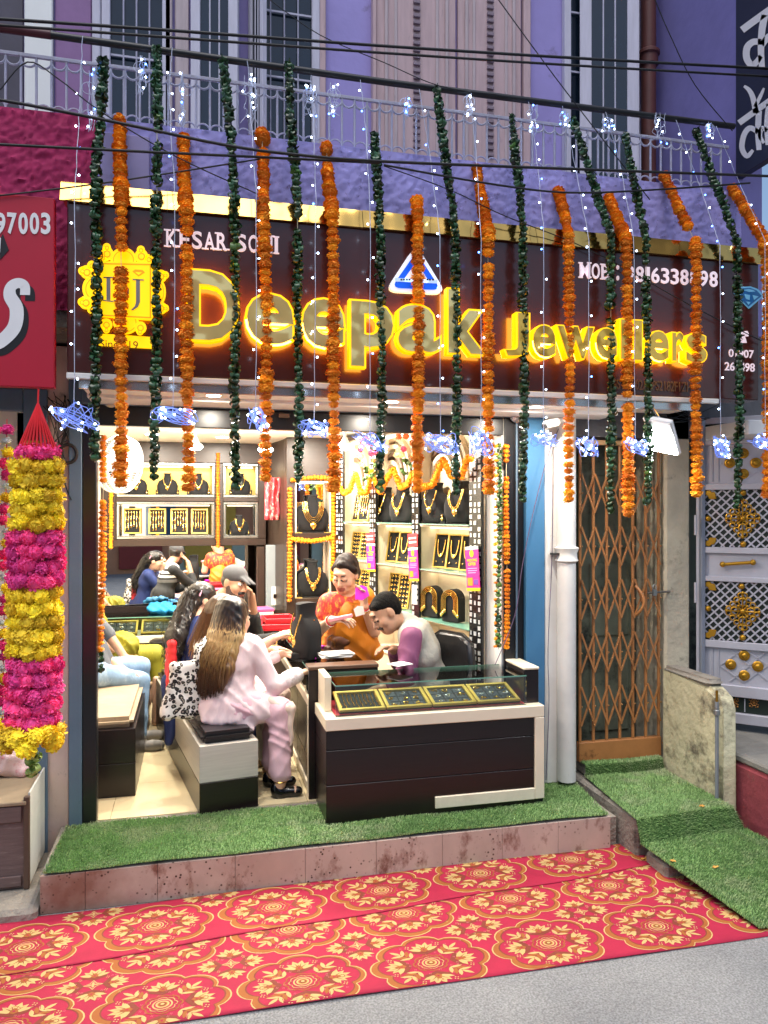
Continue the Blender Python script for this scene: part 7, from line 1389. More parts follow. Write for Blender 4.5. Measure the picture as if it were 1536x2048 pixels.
def frame_body(pv, nk, bf, sw=.165, hw=.09):
    bf = V(bf[0], bf[1], 0).normalized(); r = bf.cross(UP); return dict(pv=pv, nk=nk, bf=bf, r=r, sR=nk + r * sw - UP * .045, sL=nk - r * sw - UP * .045, hR=pv + r * hw, hL=pv - r * hw)
def body(label, J, hc, hf, hu, skin, hands, hs=1., face=None, res=.0058, slim=1.):
    face = face or {}; P, hp, A = head_prims(hc, hf, hu, hs, **face); P = list(P)
    P += [cap(J['nk'] - UP * .02, hp(0, -.02, -.06), .056, .050, 0, .03)] + torso(J, -.012) + arm(J, 'R') + arm(J, 'L') + leg(J, 'R', -.01) + leg(J, 'L', -.01) + foot(J, 'R', -.004) + foot(J, 'L', -.004)
    for s, (d, n, c) in hands.items(): P += hand_prims(J['w' + s], d, n, c, 1., 1 if s == 'L' else -1)
    beard = mat('stubble', '#3a2620', .7, var=.3, vs=60)
    o = sdf_mesh('person', P, [skin, lipm, eyew, iris, blackh, beard], res, .02, label=label, cat='person'); return o, hp, A
def cloth(par, name, prims, m, fold=.004, fs=26., res=.008, k=.03, **kw): return sdf_mesh(name, prims, m, res, k, fold, fs, parent=par, **kw)
def strands(par, name, paths, m, r=.003, kind='stuff'):
    b = MB()
    for p in paths: n = len(p); b.tube(p, [r * (1 - .6 * i / n) for i in range(n)], 4, cap=False)
    o = b.build(name, m, par, smooth=80); o['kind'] = kind; return o
def hairmat(name, stops, zlo, zhi):
    m = bpy.data.materials.new(name); m.use_nodes = True; N = m.node_tree.nodes; L = m.node_tree.links; b = N['Principled BSDF']; b.inputs['Roughness'].default_value = .33; b.inputs['Specular IOR Level'].default_value = .55
    tc = N.new('ShaderNodeTexCoord'); sp = N.new('ShaderNodeSeparateXYZ'); L.new(tc.outputs['Object'], sp.inputs[0]); mr = N.new('ShaderNodeMapRange'); mr.inputs[1].default_value = zlo; mr.inputs[2].default_value = zhi; L.new(sp.outputs[2], mr.inputs[0])
    mp = N.new('ShaderNodeMapping'); mp.inputs['Scale'].default_value = (60, 60, 2.5); L.new(tc.outputs['Object'], mp.inputs[0]); n = N.new('ShaderNodeTexNoise'); n.inputs['Scale'].default_value = 1.6; n.inputs['Detail'].default_value = 4; L.new(mp.outputs[0], n.inputs['Vector'])
    ad = N.new('ShaderNodeMath'); ad.operation = 'MULTIPLY_ADD'; ad.inputs[1].default_value = .55; L.new(n.outputs[0], ad.inputs[0]); sb = N.new('ShaderNodeMath'); sb.operation = 'SUBTRACT'; sb.inputs[1].default_value = .275; L.new(mr.outputs[0], ad.inputs[2]); L.new(ad.outputs[0], sb.inputs[0])
    cr = N.new('ShaderNodeValToRGB'); e = cr.color_ramp.elements; e[0].position = stops[0][0]; e[0].color = (*lin(stops[0][1]), 1); e[1].position = stops[-1][0]; e[1].color = (*lin(stops[-1][1]), 1)
    for ps, c in stops[1:-1]: q = e.new(ps); q.color = (*lin(c), 1)
    L.new(sb.outputs[0], cr.inputs[0]); L.new(cr.outputs[0], b.inputs['Base Color']); bp = N.new('ShaderNodeBump'); bp.inputs['Strength'].default_value = .5; bp.inputs['Distance'].default_value = .004; L.new(n.outputs[0], bp.inputs['Height']); L.new(bp.outputs[0], b.inputs['Normal']); return m

# ---- 1 woman in pink with long ombre hair, seated on the bench
pv = V(.20, 4.78, .54); nk = V(.25, 4.83, .93); J = frame_body(pv, nk, (.80, .60), .150, .10); J['sR'] = V(.355, 4.70, .885); J['sL'] = V(.13, 4.93, .89)
J.update(eR=Q(548, 1372, 4.66), wR=Q(598, 1348, 4.74), eL=V(.34, 5.05, .68), wL=V(.56, 5.06, .77), kR=V(.50, 4.64, .515), kL=V(.50, 4.86, .53), aR=V(.50, 4.605, .085), aL=V(.47, 4.80, .085), tR=V(.605, 4.60, .028), tL=V(.59, 4.79, .028)); J['hR'] = V(.255, 4.70, .53); J['hL'] = V(.20, 4.88, .53)
hc = Q(470, 1235, 4.76)
p1, hp, A = body('seated woman in a pale pink tunic with very long straight hair, back to the street', J, hc, V(.72, .66, -.18), UP, skinA, {'R': ((Q(640, 1332, 4.80) - J['wR']), V(0, 0, -1), .12), 'L': (V(1, 0, -.05), V(0, 0, -1), .3)})
pinkk = mat('pale_pink_cotton', '#ecd6da', .75, var=.06, vs=5, dirt='#dfa6ae', ds=16, dth=.66, bump=.3, bs=12, stretch=(1.3, 1.3, .6)); pinkt = mat('pink_cotton', '#e3bcc8', .7, bump=.35, bs=13, stretch=(1.3, 1.3, .6), var=.07, vs=5); lace = mat('white_lace', '#f0e6e8', .8, var=.15, vs=60, bump=.4, bs=120)
skirt = [cap(J['pv'] + V(-.02, -.02, -.02), J['hR'].lerp(J['kR'], .62), .130, .092), cap(J['pv'], J['hL'].lerp(J['kL'], .6), .125, .088), cap(J['pv'] + V(-.05, -.05, .0), J['pv'] + V(-.03, -.05, -.06), .10, .10)]
for q in range(6): skirt.append(cap(J['pv'] + V(-.12 + .035 * q, -.05 - .008 * q, -.02), V(.06 + .055 * q, 4.665 - .012 * q, .468 - (.05 if q > 3 else 0)), .045, .016, 0, .045))
cloth(p1, 'tunic', torso(J, .014) + arm(J, 'R', .012, .93) + arm(J, 'L', .012, .9) + skirt, pinkk, .006, 52, .006)
cloth(p1, 'sleeve_lace', [cap(J['eR'].lerp(J['wR'], .55), J['eR'].lerp(J['wR'], .88), .053, .050)], lace, .002, 90, .006)
cloth(p1, 'trousers', leg(J, 'R', .014, 0, .84) + leg(J, 'L', .014, 0, .84) + [cap(J['kR'].lerp(J['aR'], .45), J['kR'].lerp(J['aR'], .86), .062, .064), cap(J['kL'].lerp(J['aL'], .45), J['kL'].lerp(J['aL'], .86), .062, .064)], pinkt, .006, 60, .006, fdir=(.6, .6, 1.1))
cloth(p1, 'dupatta', [cap(J['kR'] + V(-.06, -.02, .055), J['kR'] + V(.05, -.03, .01), .03, .035), cap(J['kR'] + V(.05, -.03, .01), J['kR'] + V(.062, -.035, -.20), .036, .018), cap(J['kR'] + V(-.06, .06, .06), J['kL'] + V(.04, .0, .03), .045, .05), cap(J['kL'] + V(.04, 0, .03), J['kL'] + V(.08, -.06, -.34), .05, .025)], mat('cream_pink_gauze', '#ecd5c8', .8, var=.12, vs=20), .006, 60)
shoe = mat('black_patent', '#0c0c0e', .15, var=.05)
for s in 'RL': cloth(p1, 'shoe', [cap(V(*J['a' + s].xy, .022) + (J['a' + s] - J['t' + s]).normalized() * .025, J['t' + s] + V(0, 0, .0), .034, .030), cap(V(*J['a' + s].xy, .05) + (J['a' + s] - J['t' + s]).normalized() * .03, V(*J['a' + s].xy, .02), .028, .034)], shoe, 0, 1, .006, .02)
MB().tube([J['aR'] + V(.04 * math.cos(t), .04 * math.sin(t), .015) for t in [2 * math.pi * q / 14 for q in range(14)]], .004, 5, closed=True).build('anklet', goldj, p1, smooth=60)
ombre = hairmat('ombre_hair', ((0, '#3a2418'), (.25, '#5a3c22'), (.45, '#8f6f40'), (.60, '#b59a68'), (.70, '#4a3622'), (.80, '#191210'), (1, '#0d0a0a')), .60, 1.18)
rr_ = J['r']; bk = -J['bf']; zb_ = .62; hb_ = []; paths = []
for j in range(-4, 5):
    a = hp(.015 * j, -.055 - .012 * (1 - abs(j) / 4), .055); m_ = hc + rr_ * j * .027 + bk * (.110 - .0024 * j * j) - UP * .10; e = V(*(nk + rr_ * (j * .033 - .012) + bk * (.215 - .004 * abs(j))).xy, zb_ + .010 * abs(j) + random.uniform(-.02, .02))
    hb_ += [cap(a, m_, .048, .042), cap(m_, m_.lerp(e, .6), .042, .036), cap(m_.lerp(e, .6), e, .036, .010)]
hb_ += [ell(hp(0, -.022, .038), (.086, .104, .094), A), cap(hp(-.07, .0, .02), hc - rr_ * .10 - UP * .2 + bk * .02, .03, .03), cap(hp(.07, -.02, .02), hc + rr_ * .10 - UP * .18 + bk * .06, .03, .03)]
h1 = cloth(p1, 'hair', hb_, ombre, .003, 80, .007, .02)
for i in range(420):
    j = random.uniform(-4.4, 4.4); rnd = random.random(); a = hp(.017 * j, -.06 + .03 * rnd - .02 * (1 - abs(j) / 4.4), .10 - .012 * abs(j) - .02 * rnd); m_ = hc + rr_ * j * .0285 + bk * (.150 - .0022 * j * j) - UP * .10; e = V(*(nk + rr_ * (j * .034 - .012) + bk * (.235 - .004 * abs(j)) + V(random.uniform(-.01, .01), random.uniform(-.01, .01), 0)).xy, zb_ + .012 * abs(j) + random.uniform(-.045, .03))
    paths.append([Vector(v) for v in sm([a, hp(.019 * j, -.105 + .0028 * j * j, .02), m_, m_.lerp(e, .5) + bk * .022 + V(random.uniform(-.006, .006), random.uniform(-.006, .006), 0), e], 3)])
strands(p1, 'hair_strands', paths, ombre, .0034)
# leopard print bag on her shoulder
bgp = Q(372, 1375, 4.62); bag = thing('handbag', 'white and black leopard print tote bag hanging at the pink tunic woman\'s back', 'bag', bgp)
lp = mat('leopard_print', '#ece9e4', .7, var=.05, vs=5)
def leopard():
    m, N, L, b = NT('leopard_print'); tc = N.new('ShaderNodeTexCoord'); nz = N.new('ShaderNodeTexNoise'); nz.inputs['Scale'].default_value = 18; L.new(tc.outputs['Object'], nz.inputs['Vector']); mxv = N.new('ShaderNodeMix'); mxv.data_type = 'RGBA'; mxv.inputs['Factor'].default_value = .035; L.new(tc.outputs['Object'], mxv.inputs['A']); L.new(nz.outputs['Color'], mxv.inputs['B'])
    v = N.new('ShaderNodeTexVoronoi'); v.inputs['Scale'].default_value = 38; L.new(mxv.outputs['Result'], v.inputs[0]); cr = N.new('ShaderNodeValToRGB'); e = cr.color_ramp.elements; cr.color_ramp.interpolation = 'CONSTANT'; e[0].position = 0; e[0].color = (.30, .26, .22, 1); e[1].position = .20; e[1].color = (.012, .012, .013, 1); q = e.new(.47); q.color = (.80, .78, .74, 1)
    L.new(v.outputs['Distance'], cr.inputs[0]); L.new(cr.outputs[0], b.inputs['Base Color'])
leopard()
br = V(CS, -SN, 0) * .86 + V(0, .4, 0); br.normalize(); bn = br.cross(UP)
sdf_mesh('bag_body', [cap(bgp + br * x * (.085 - .022 * z) + UP * z * .135, bgp + br * x * (.085 - .022 * z) + UP * (z * .135 - .01), .034 + .012 * (z < 0), None) for x in (-1, -.3, .3, 1) for z in (-1, -.5, 0, .5, .95)], lp, .008, .03, .007, 34, parent=bag)
for o in (.03, -.03): MB().tube([Vector(v) for v in sm([bgp + br * .06 + UP * .12 + bn * o, bgp + br * .075 + UP * .22 + bn * o, J['sL'] + UP * .065 + bn * o * .3, J['sL'] + V(.06, .03, -.02)], 5)], .011, 6).build('strap', lp, bag, smooth=60)

# ---- 2 woman in white behind her, mostly hidden
pv = V(.10, 5.12, .54); nk = V(.16, 5.16, .95); J = frame_body(pv, nk, (.85, .5), .15)
J.update(eR=Q(506, 1302, 4.98), wR=Q(548, 1277, 5.03), eL=V(.27, 5.36, .70), wL=V(.5, 5.33, .76), kR=V(.46, 5.06, .52), kL=V(.46, 5.24, .52), aR=V(.48, 5.03, .08), aL=V(.47, 5.2, .08), tR=V(.59, 5.02, .028), tL=V(.58, 5.19, .028)); hc = Q(448, 1226, 5.05)
p2, hp, A = body('woman in white with brown hair, hidden behind the pink tunic, holding the necklace', J, hc, V(.85, .45, -.2), UP, skinA, {'R': ((Q(580, 1262, 5.06) - J['wR']), V(.2, .3, -1), .5), 'L': (V(1, 0, 0), V(0, 0, -1), .3)}, res=.007)
cloth(p2, 'tunic', torso(J, .014) + arm(J, 'R', .012, .45) + arm(J, 'L', .012, .8) + [cap(J['pv'], J['hR'].lerp(J['kR'], .7), .13, .09), cap(J['pv'], J['hL'].lerp(J['kL'], .7), .13, .09)], mat('white_cotton', '#e6e2de', .75, bump=.35, bs=13, stretch=(1.3, 1.3, .6), var=.05), .004, 30, .009); cloth(p2, 'trousers', leg(J, 'R', .014) + leg(J, 'L', .014), mat('white_cotton', '#e6e2de'), .004, 30, .009)
brownh = hairmat('brown_hair', ((0, '#8a6238'), (.4, '#6b4a2a'), (1, '#20140f')), .75, 1.2); hb_ = [ell(hp(0, -.022, .036), (.084, .102, .092), A)]; paths = []
for j in range(-3, 4): hb_ += [cap(hp(.02 * j, -.07, .03), nk + J['r'] * (j * .035 - .05) - J['bf'] * .10 - UP * .16, .04, .016)]
cloth(p2, 'hair', hb_, brownh, .003, 70, .008, .02)
for i in range(90): j = random.uniform(-3.4, 3.2); paths.append([Vector(v) for v in sm([hp(.02 * j, -.05, .085 - .01 * abs(j)), hp(.025 * j, -.11, .0), nk + J['r'] * (j * .04 - .05) - J['bf'] * .125 - UP * random.uniform(.12, .22)], 5)])
strands(p2, 'hair_strands', paths, brownh, .0032)
MB().tube([J['eR'].lerp(J['wR'], .85) + V(.012, .0, .034 * math.cos(t)) + V(.5, .6, 0).normalized().cross(UP) * .034 * math.sin(t) for t in [2 * math.pi * q / 14 for q in range(14)]], .0028, 5, closed=True).build('bangle', goldj, p2, smooth=60)
# gold chain held between her hand and the black bust
q0 = Q(582, 1262, 5.06); bt_ = bM.translation; nk_ = thing('necklace', 'gold necklace lifted off the counter bust by the woman in white', 'necklace', q0)
MB().tube([Vector(v) for v in sm([q0 + V(0, 0, -.02), q0.lerp(bt_ + V(.03, -.05, .26), .45) + V(0, -.03, -.012), bt_ + V(.045, -.06, .25)], 6)], .0048, 6).build('chain', goldj, nk_, smooth=60); MB().ball(q0 + V(0, -.01, -.035), .022, 10, 6, sc=(1, .5, 1.4)).build('pendant', goldj, nk_, smooth=60)

# ---- 3 woman in navy with curly hair
pv = V(-.03, 5.48, .54); nk = V(.03, 5.50, .96); J = frame_body(pv, nk, (.9, .42), .155)
J.update(eR=V(.24, 5.33, .70), wR=V(.46, 5.36, .74), eL=V(.16, 5.72, .70), wL=V(.42, 5.66, .74), kR=V(.36, 5.42, .52), kL=V(.36, 5.6, .52), aR=V(.42, 5.40, .08), aL=V(.42, 5.57, .08), tR=V(.54, 5.39, .028), tL=V(.54, 5.56, .028)); hc = Q(408, 1200, 5.42)
p3, hp, A = body('seated woman in a navy tunic with long dark curly hair', J, hc, V(.93, .25, -.15), UP, skinA, {'R': (V(1, 0, 0), V(0, 0, -1), .3), 'L': (V(1, 0, 0), V(0, 0, -1), .3)}, res=.007)
navyk = mat('navy_cotton', '#1d2f66', .75, bump=.35, bs=13, stretch=(1.3, 1.3, .6), var=.12, vs=8, dirt='#5a6a9c', ds=26, dth=.66)
cloth(p3, 'tunic', torso(J, .016) + arm(J, 'R', .012, .9) + arm(J, 'L', .012, .9) + [cap(J['pv'], J['hR'].lerp(J['kR'], .8), .135, .09), cap(J['pv'], J['hL'].lerp(J['kL'], .8), .135, .09), cap(J['pv'] + V(-.10, -.05, 0), V(-.16, 5.36, .16), .09, .03)], navyk, .004, 30, .009); cloth(p3, 'trousers', leg(J, 'R', .012) + leg(J, 'L', .012), navyk, .003, 30, .01)
hb_ = [ell(hp(0, -.022, .036), (.088, .106, .094), A), cap(hp(0, -.10, -.02), nk - J['bf'] * .15 - UP * .12, .075, .085), cap(nk - J['bf'] * .15 - UP * .12 , nk - J['bf'] * .17 - UP * .26, .085, .05)]; cloth(p3, 'hair', hb_, blackh, .005, 130, .009, .03, fdir=(1, .8, 1)); paths = []
for i in range(300):
    a0 = random.uniform(0, 6.28); base = hp(random.uniform(-.07, .07), random.uniform(-.13, -.04), random.uniform(-.06, .08)); en = nk - J['bf'] * random.uniform(.10, .24) + J['r'] * random.uniform(-.11, .11) - UP * random.uniform(.10, .33); paths.append([base.lerp(en, t / 22) + V(.013 * math.cos(a0 + t * .9), .013 * math.sin(a0 + t * .9), 0) - J['bf'] * .03 * math.sin(math.pi * t / 22) for t in range(23)])
strands(p3, 'hair_curls', paths, blackh, .0036); MB().tube([hp(.085 * math.cos(t), -.06 + .02 * math.sin(t), .03 + .075 * math.sin(t)) for t in [math.pi * q / 10 for q in range(11)]], .006, 5).build('hair_band', mat('pink_satin', '#e29ab4', .4), p3, smooth=60)
# red bag beside her
rb_ = Q(345, 1330, 5.15); sdf_mesh('red_bag', [cap(rb_ + V(.0, .0, .14 - .05 * i), rb_ + V(-.02, .10, .14 - .05 * i), .03 + .002 * i) for i in range(8)], mat('red_fabric_bag', '#c8242c', .6, var=.1), .009, .02, .004, 40, label='red fabric bag hanging between the navy and the pink tunic women', cat='bag')

# ---- 4 man in a cap leaning on the counter
pv = V(.02, 6.02, .55); nk = Q(432, 1196, 5.78); J = frame_body(pv, nk, (.92, .1), .19, .10); nk = J['nk']; J['sR'] = nk + V(.06, -.17, -.06); J['sL'] = nk + V(.02, .19, -.05)
hc = Q(470, 1166, 5.66)
J.update(eL=Q(512, 1270, 5.95), wL=Q(503, 1192, 5.78), eR=Q(478, 1290, 5.6), wR=V(.62, 5.62, .79), kR=V(.36, 5.9, .54), kL=V(.38, 6.1, .54), aR=V(.44, 5.88, .09), aL=V(.44, 6.1, .09), tR=V(.58, 5.87, .03), tL=V(.58, 6.09, .03))
hf = V(CS, -SN, 0) * .80 - V(SN, CS, 0) * .52 + V(0, 0, -.22)
p4, hp, A = body('bearded man in a grey cap resting his forehead on his hand', J, hc, hf, UP + V(.12, 0, 0), skinB, {'L': (Q(488, 1152, 5.62) - J['wL'], V(-.6, -.5, .1), .35), 'R': (V(1, .1, 0), V(0, 0, -1), .3)}, face=dict(beard=True, tache=True), res=.0045)
def striped():
    m = mat('striped_sweater', '#2b2d30', .85, var=.12, vs=20, bump=.2, bs=90); _, N, L, b = NT('striped_sweater'); tc = N.new('ShaderNodeTexCoord'); sp = N.new('ShaderNodeSeparateXYZ'); L.new(tc.outputs['Object'], sp.inputs[0]); mr = N.new('ShaderNodeMapRange'); mr.inputs[1].default_value = .70; mr.inputs[2].default_value = 1.15; L.new(sp.outputs[2], mr.inputs[0]); cr = N.new('ShaderNodeValToRGB'); cr.color_ramp.interpolation = 'CONSTANT'; e = cr.color_ramp.elements; e[0].color = (.028, .03, .033, 1); e[1].position = .34; e[1].color = (.16, .165, .17, 1)
    for ps, c in ((.42, (.03, .03, .035)), (.47, (.7, .68, .66)), (.53, (.03, .03, .035)), (.58, (.7, .68, .66)), (.64, (.03, .03, .035)), (.70, (.38, .39, .42))): q = e.new(ps); q.color = (*c, 1)
    L.new(mr.outputs[0], cr.inputs[0]); L.new(cr.outputs[0], b.inputs['Base Color']); return m
cloth(p4, 'sweater', torso(J, .022, 0, .02), striped(), .003, 24, .008); cloth(p4, 'sleeves', arm(J, 'R', .016, .95) + arm(J, 'L', .016, .75), mat('charcoal_knit', '#2b2d30', .85, bump=.35, bs=13, stretch=(1.3, 1.3, .6), var=.12), .003, 30, .008); cloth(p4, 'trousers', leg(J, 'R', .018) + leg(J, 'L', .018), mat('dark_denim', '#1f2530', .8, var=.1), .003, 30, .010)
for s in 'RL': cloth(p4, 'shoe', foot(J, s, .008), shoe, 0, 1, .009)
capm = mat('grey_cap_cotton', '#4a4b4e', .85, var=.1, bump=.1, bs=60); cloth(p4, 'cap', [ell(hp(0, -.016, .055), (.086, .102, .078), A), cap(hp(-.035, .09, .055), hp(-.03, .165, .035), .012, .008), cap(hp(.035, .09, .055), hp(.03, .165, .035), .012, .008), cap(hp(0, .09, .06), hp(0, .178, .04), .013, .008)], capm, 0, 1, .006, .025)
cloth(p4, 'hair', [ell(hp(0, -.03, .01), (.081, .088, .072), A)], blackh, .001, 60, .007)

# ---- 5 woman in the orange sari, standing behind the inner counter
hc = Q(690, 1149, 5.22); nk = Q(694, 1190, 5.26); pv = V(nk.x + .02, nk.y + .05, .80); tf = -V(SN, CS, 0); J = frame_body(pv, nk, tf * .92 + V(-.30, 0, 0), .16, .09)
J['sR'] = Q(655, 1205, 5.22); J['sL'] = Q(733, 1203, 5.30)
J.update(eR=Q(636, 1262, 5.18), wR=Q(664, 1240, 4.98), eL=Q(748, 1262, 5.24), wL=Q(729, 1212, 5.10), kR=pv + V(-.09, 0, -.37), kL=pv + V(.09, 0, -.37), aR=pv + V(-.09, .02, -.72), aL=pv + V(.09, .02, -.72), tR=V(pv.x - .10, pv.y - .15, .028), tL=V(pv.x + .10, pv.y - .15, .028))
p5, hp, A = body('woman in an orange sari looking down at a small box in her hand', J, hc, tf * .86 + V(-.38, 0, -.42), UP + V(.05, 0, 0), skinA, {'R': (Q(686, 1238, 4.95) - J['wR'], V(0, .3, -1), .55), 'L': (V(-.1, -.1, 1), V(-.8, -.5, .1), .55)}, face=dict(eyes=False, fem=True), res=.0042)
sari = mat('orange_sari', '#cc7a14', .55, bump=.35, bs=13, stretch=(1.3, 1.3, .6), var=.12, vs=5, dirt='#6a2c18', ds=11, dth=.62); blz = mat('red_yellow_blouse', '#b8302c', .6, bump=.35, bs=13, stretch=(1.3, 1.3, .6), var=.2, vs=25, dirt='#e0a030', ds=34, dth=.50); plt = mat('brown_sari_border', '#5a3018', .6, var=.3, vs=14, dirt='#a86a1c', ds=16, dth=.55)
cloth(p5, 'blouse', torso(J, .010)[:2] + arm(J, 'R', .012, .22) + arm(J, 'L', .012, .30), blz, .002, 40, .008)
m_ = (J['sR'] + J['sL']) / 2; ws = m_.lerp(J['pv'], .68); sk = [cap(J['pv'], V(pv.x, pv.y, .10), .15, .20), cap(J['pv'] - J['r'] * .08, J['pv'] + J['r'] * .08, .125), cap(ws - J['r'] * .06, ws + J['r'] * .06, .112)]
cloth(p5, 'sari', sk + [cap(J['sL'] + V(-.02, -.05, .03), ws - J['r'] * .02 + tf * .06, .07, .085), cap(m_.lerp(ws, .35) + tf * .06, ws + tf * .07 + J['r'] * .05, .085, .075), cap(J['sL'] + V(-.02, -.02, .045), J['sL'] + V(.02, .10, -.35), .055, .08), cap(J['sL'] + V(.03, .0, -.30), J['eL'] + V(.03, .03, -.16), .05, .05)], sari, .006, 44, .007, fdir=(1, .4, 1.2))
cloth(p5, 'sari_border', [ell(ws + tf * .07 + J['r'] * .03 - UP * .06, (.115, .085, .055)), ell(ws + tf * .06 + J['r'] * .06 - UP * .12, (.11, .09, .05)), cap(J['sL'] + V(.0, -.07, .0), ws + tf * .11 + J['r'] * .02, .014, .016)], plt, .008, 75, .006)
cloth(p5, 'hair', [ell(hp(0, -.040, .052), (.083, .098, .084), A), ell(hp(0, -.055, -.005), (.079, .062, .075), A), ell(hp(0, -.125, -.01), (.05, .045, .05), A), cap(hp(.006, .052, .098), hp(.074, .004, .040), .015, .014), cap(hp(-.006, .052, .098), hp(-.074, .004, .040), .015, .014), cap(hp(.074, .004, .040), hp(.072, -.05, -.01), .014, .02), cap(hp(-.074, .004, .040), hp(-.072, -.05, -.01), .014, .02)], mat('dark_brown_hair', '#1c0f0c', .55, spec=.25, var=.4, vs=8, stretch=(30, 30, 6)), .002, 90, .006)
for k in range(3): MB().tube([hp((.052 + .012 * k) * math.cos(t), .03 + .055 * math.sin(t), -.145 - .018 * k - .035 * max(0, math.sin(t))) for t in [2 * math.pi * q / 20 for q in range(20)]], .0034, 5, closed=True).build('gold_chain', goldj, p5, smooth=60)
for wr_, el_ in ((J['wR'], J['eR']), (J['wL'], J['eL'])):
    for k in range(3):
        c = wr_.lerp(el_, .05 + .035 * k); d = (wr_ - el_).normalized(); a = d.orthogonal().normalized(); b_ = d.cross(a); MB().tube([c + (a * math.cos(t) + b_ * math.sin(t)) * .035 for t in [2 * math.pi * q / 16 for q in range(16)]], .0042, 5, closed=True).build('bangle', (redt_, white, goldj)[k], p5, smooth=60)
pb_ = thing('pink_box', 'slim pink jewellery box held by the woman in the sari', 'box', Q(690, 1234, 4.92)); q0, q1 = Q(660, 1240, 4.92), Q(704, 1231, 4.90); MB().bar(q0, q1, .05, .022).build('box', mat('pale_pink_box', '#e79aa6', .5), pb_, bevel=.003)
qm = Q(722, 1186, 5.06); b = MB(); b.prism([(-.045, -.035), (.0, -.05), (.05, -.03), (.045, .03), (.01, .05), (-.03, .04)], frameM(qm, V(CS, -SN, .2), V(.1, .3, 1)), .01); b.build('magenta_packet', magp, label='folded magenta tissue packet in the raised hand of the sari woman', cat='packet')
tg_ = Q(718, 1222, 5.0); MB().prism([(-.03, -.03), (.03, -.03), (.035, .02), (.0, .035), (-.03, .02)], frameM(tg_, V(CS, -SN, .3), UP), .004).build('price_tag', white, label='white paper tag hanging from the sari woman\'s fingers', cat='tag')

# ---- 6 man in the grey waistcoat bending over the counter
hc = Q(772, 1226, 4.90); nk = Q(822, 1250, 4.98); pv = Q(872, 1400, 5.06); hfd = V(-CS, SN, 0) * .78 - V(SN, CS, 0) * .30 + V(0, 0, -.62); bf = V(-CS, SN, 0) * .9 - V(SN, CS, 0) * .45; J = frame_body(pv, nk, bf, .19, .10); J['sL'] = Q(822, 1275, 4.76); J['sR'] = Q(838, 1262, 5.14)
J.update(eL=Q(812, 1352, 4.70), wL=Q(770, 1372, 4.66), eR=Q(800, 1322, 5.05), wR=Q(786, 1298, 4.88), kR=pv + V(-.38, .10, -.02), kL=pv + V(-.36, -.12, -.02), aR=V(pv.x - .36, pv.y + .1, .09), aL=V(pv.x - .36, pv.y - .12, .09), tR=V(pv.x - .48, pv.y + .12, .03), tL=V(pv.x - .48, pv.y - .1, .03))
p6, hp, A = body('man with moustache in a grey waistcoat and purple shirt bending over the counter', J, hc, hfd, UP - V(CS, -SN, 0) * .55, skinB, {'R': (Q(758, 1292, 4.80) - J['wR'], V(0, -.2, -1), .6), 'L': (V(-1, .1, -.1), V(0, 0, -1), .3)}, face=dict(eyes=False, tache=True, lips=0), res=.0045)
gw = mat('grey_linen', '#a9a89f', .8, var=.08, vs=8, bump=.6, bs=18); ps = mat('purple_shirt', '#7d4468', .7, bump=.35, bs=13, stretch=(1.3, 1.3, .6), var=.1, vs=8)
cloth(p6, 'waistcoat', torso(J, .030, 0, .015) + [cap(J['sL'].lerp(J['nk'], .35), J['sL'].lerp(J['pv'], .3), .075, .09), cap(J['nk'] + V(-.01, 0, .0), J['nk'].lerp(hc, .30), .072, .066)], gw, .003, 20, .008)
cloth(p6, 'shirt', arm(J, 'L', .022, .85) + arm(J, 'R', .020, .85) + [cap(J['nk'], J['nk'].lerp(hc, .34), .06)], ps, .006, 38, .007); cloth(p6, 'trousers', leg(J, 'R', .018) + leg(J, 'L', .018), mat('grey_trousers', '#5a5c60', .8), .003, 30, .010)
for s in 'RL': cloth(p6, 'shoe', foot(J, s, .008), shoe, 0, 1, .009)
cloth(p6, 'hair', [ell(hp(0, -.026, .046), (.080, .096, .082), A), ell(hp(0, -.052, .0), (.079, .058, .066), A), cap(hp(.05, .045, .082), hp(-.05, .045, .082), .014)], mat('short_black_hair', '#0b0a09', .8, spec=.15, var=.3, vs=40, bump=.5, bs=150), .002, 150, .006)

# ---- 7 man in jeans on the left bench, mostly behind the jamb
pv = V(-.70, 5.85, .56); nk = V(-.78, 5.87, 1.02); J = frame_body(pv, nk, (1, .05), .19, .09); J.update(eR=Q(212, 1318, 5.58), wR=Q(246, 1340, 5.55), eL=V(-.62, 6.09, .78), wL=V(-.50, 6.03, .62), kR=Q(280, 1362, 5.58), kL=V(-.38, 6.02, .55), aR=V(-.37, 5.74, .10), aL=V(-.38, 6.00, .10), tR=V(-.24, 5.73, .03), tL=V(-.25, 5.99, .03))
p7, hp, A = body('man in light blue jeans seated on the left bench, cut by the jamb', J, V(-.77, 5.87, 1.17), V(1, .1, -.1), UP, skinB, {'R': (Q(282, 1348, 5.55) - J['wR'], V(0, 0, -1), .2), 'L': (V(1, 0, -.1), V(0, 0, -1), .2)}, res=.007)
cloth(p7, 'shirt', torso(J, .02) + arm(J, 'R', .014, .5) + arm(J, 'L', .014, .5), mat('grey_tshirt', '#5b5f66', .8, bump=.35, bs=13, stretch=(1.3, 1.3, .6), var=.1), .003, 30, .009); cloth(p7, 'jeans', leg(J, 'R', .008, 0, .93) + leg(J, 'L', .006, 0, .93) + [cap(pv - V(0, .08, 0), pv + V(0, .08, 0), .125)], mat('light_blue_denim', '#7d9bbb', .85, bump=.35, bs=13, stretch=(1.3, 1.3, .6), var=.15, vs=7, dirt='#a9c0d4', ds=4, dth=.55), .005, 34, .008); cloth(p7, 'hair', [ell(hp(0, -.026, .034), (.082, .096, .088), A)], blackh, .002, 90, .008)
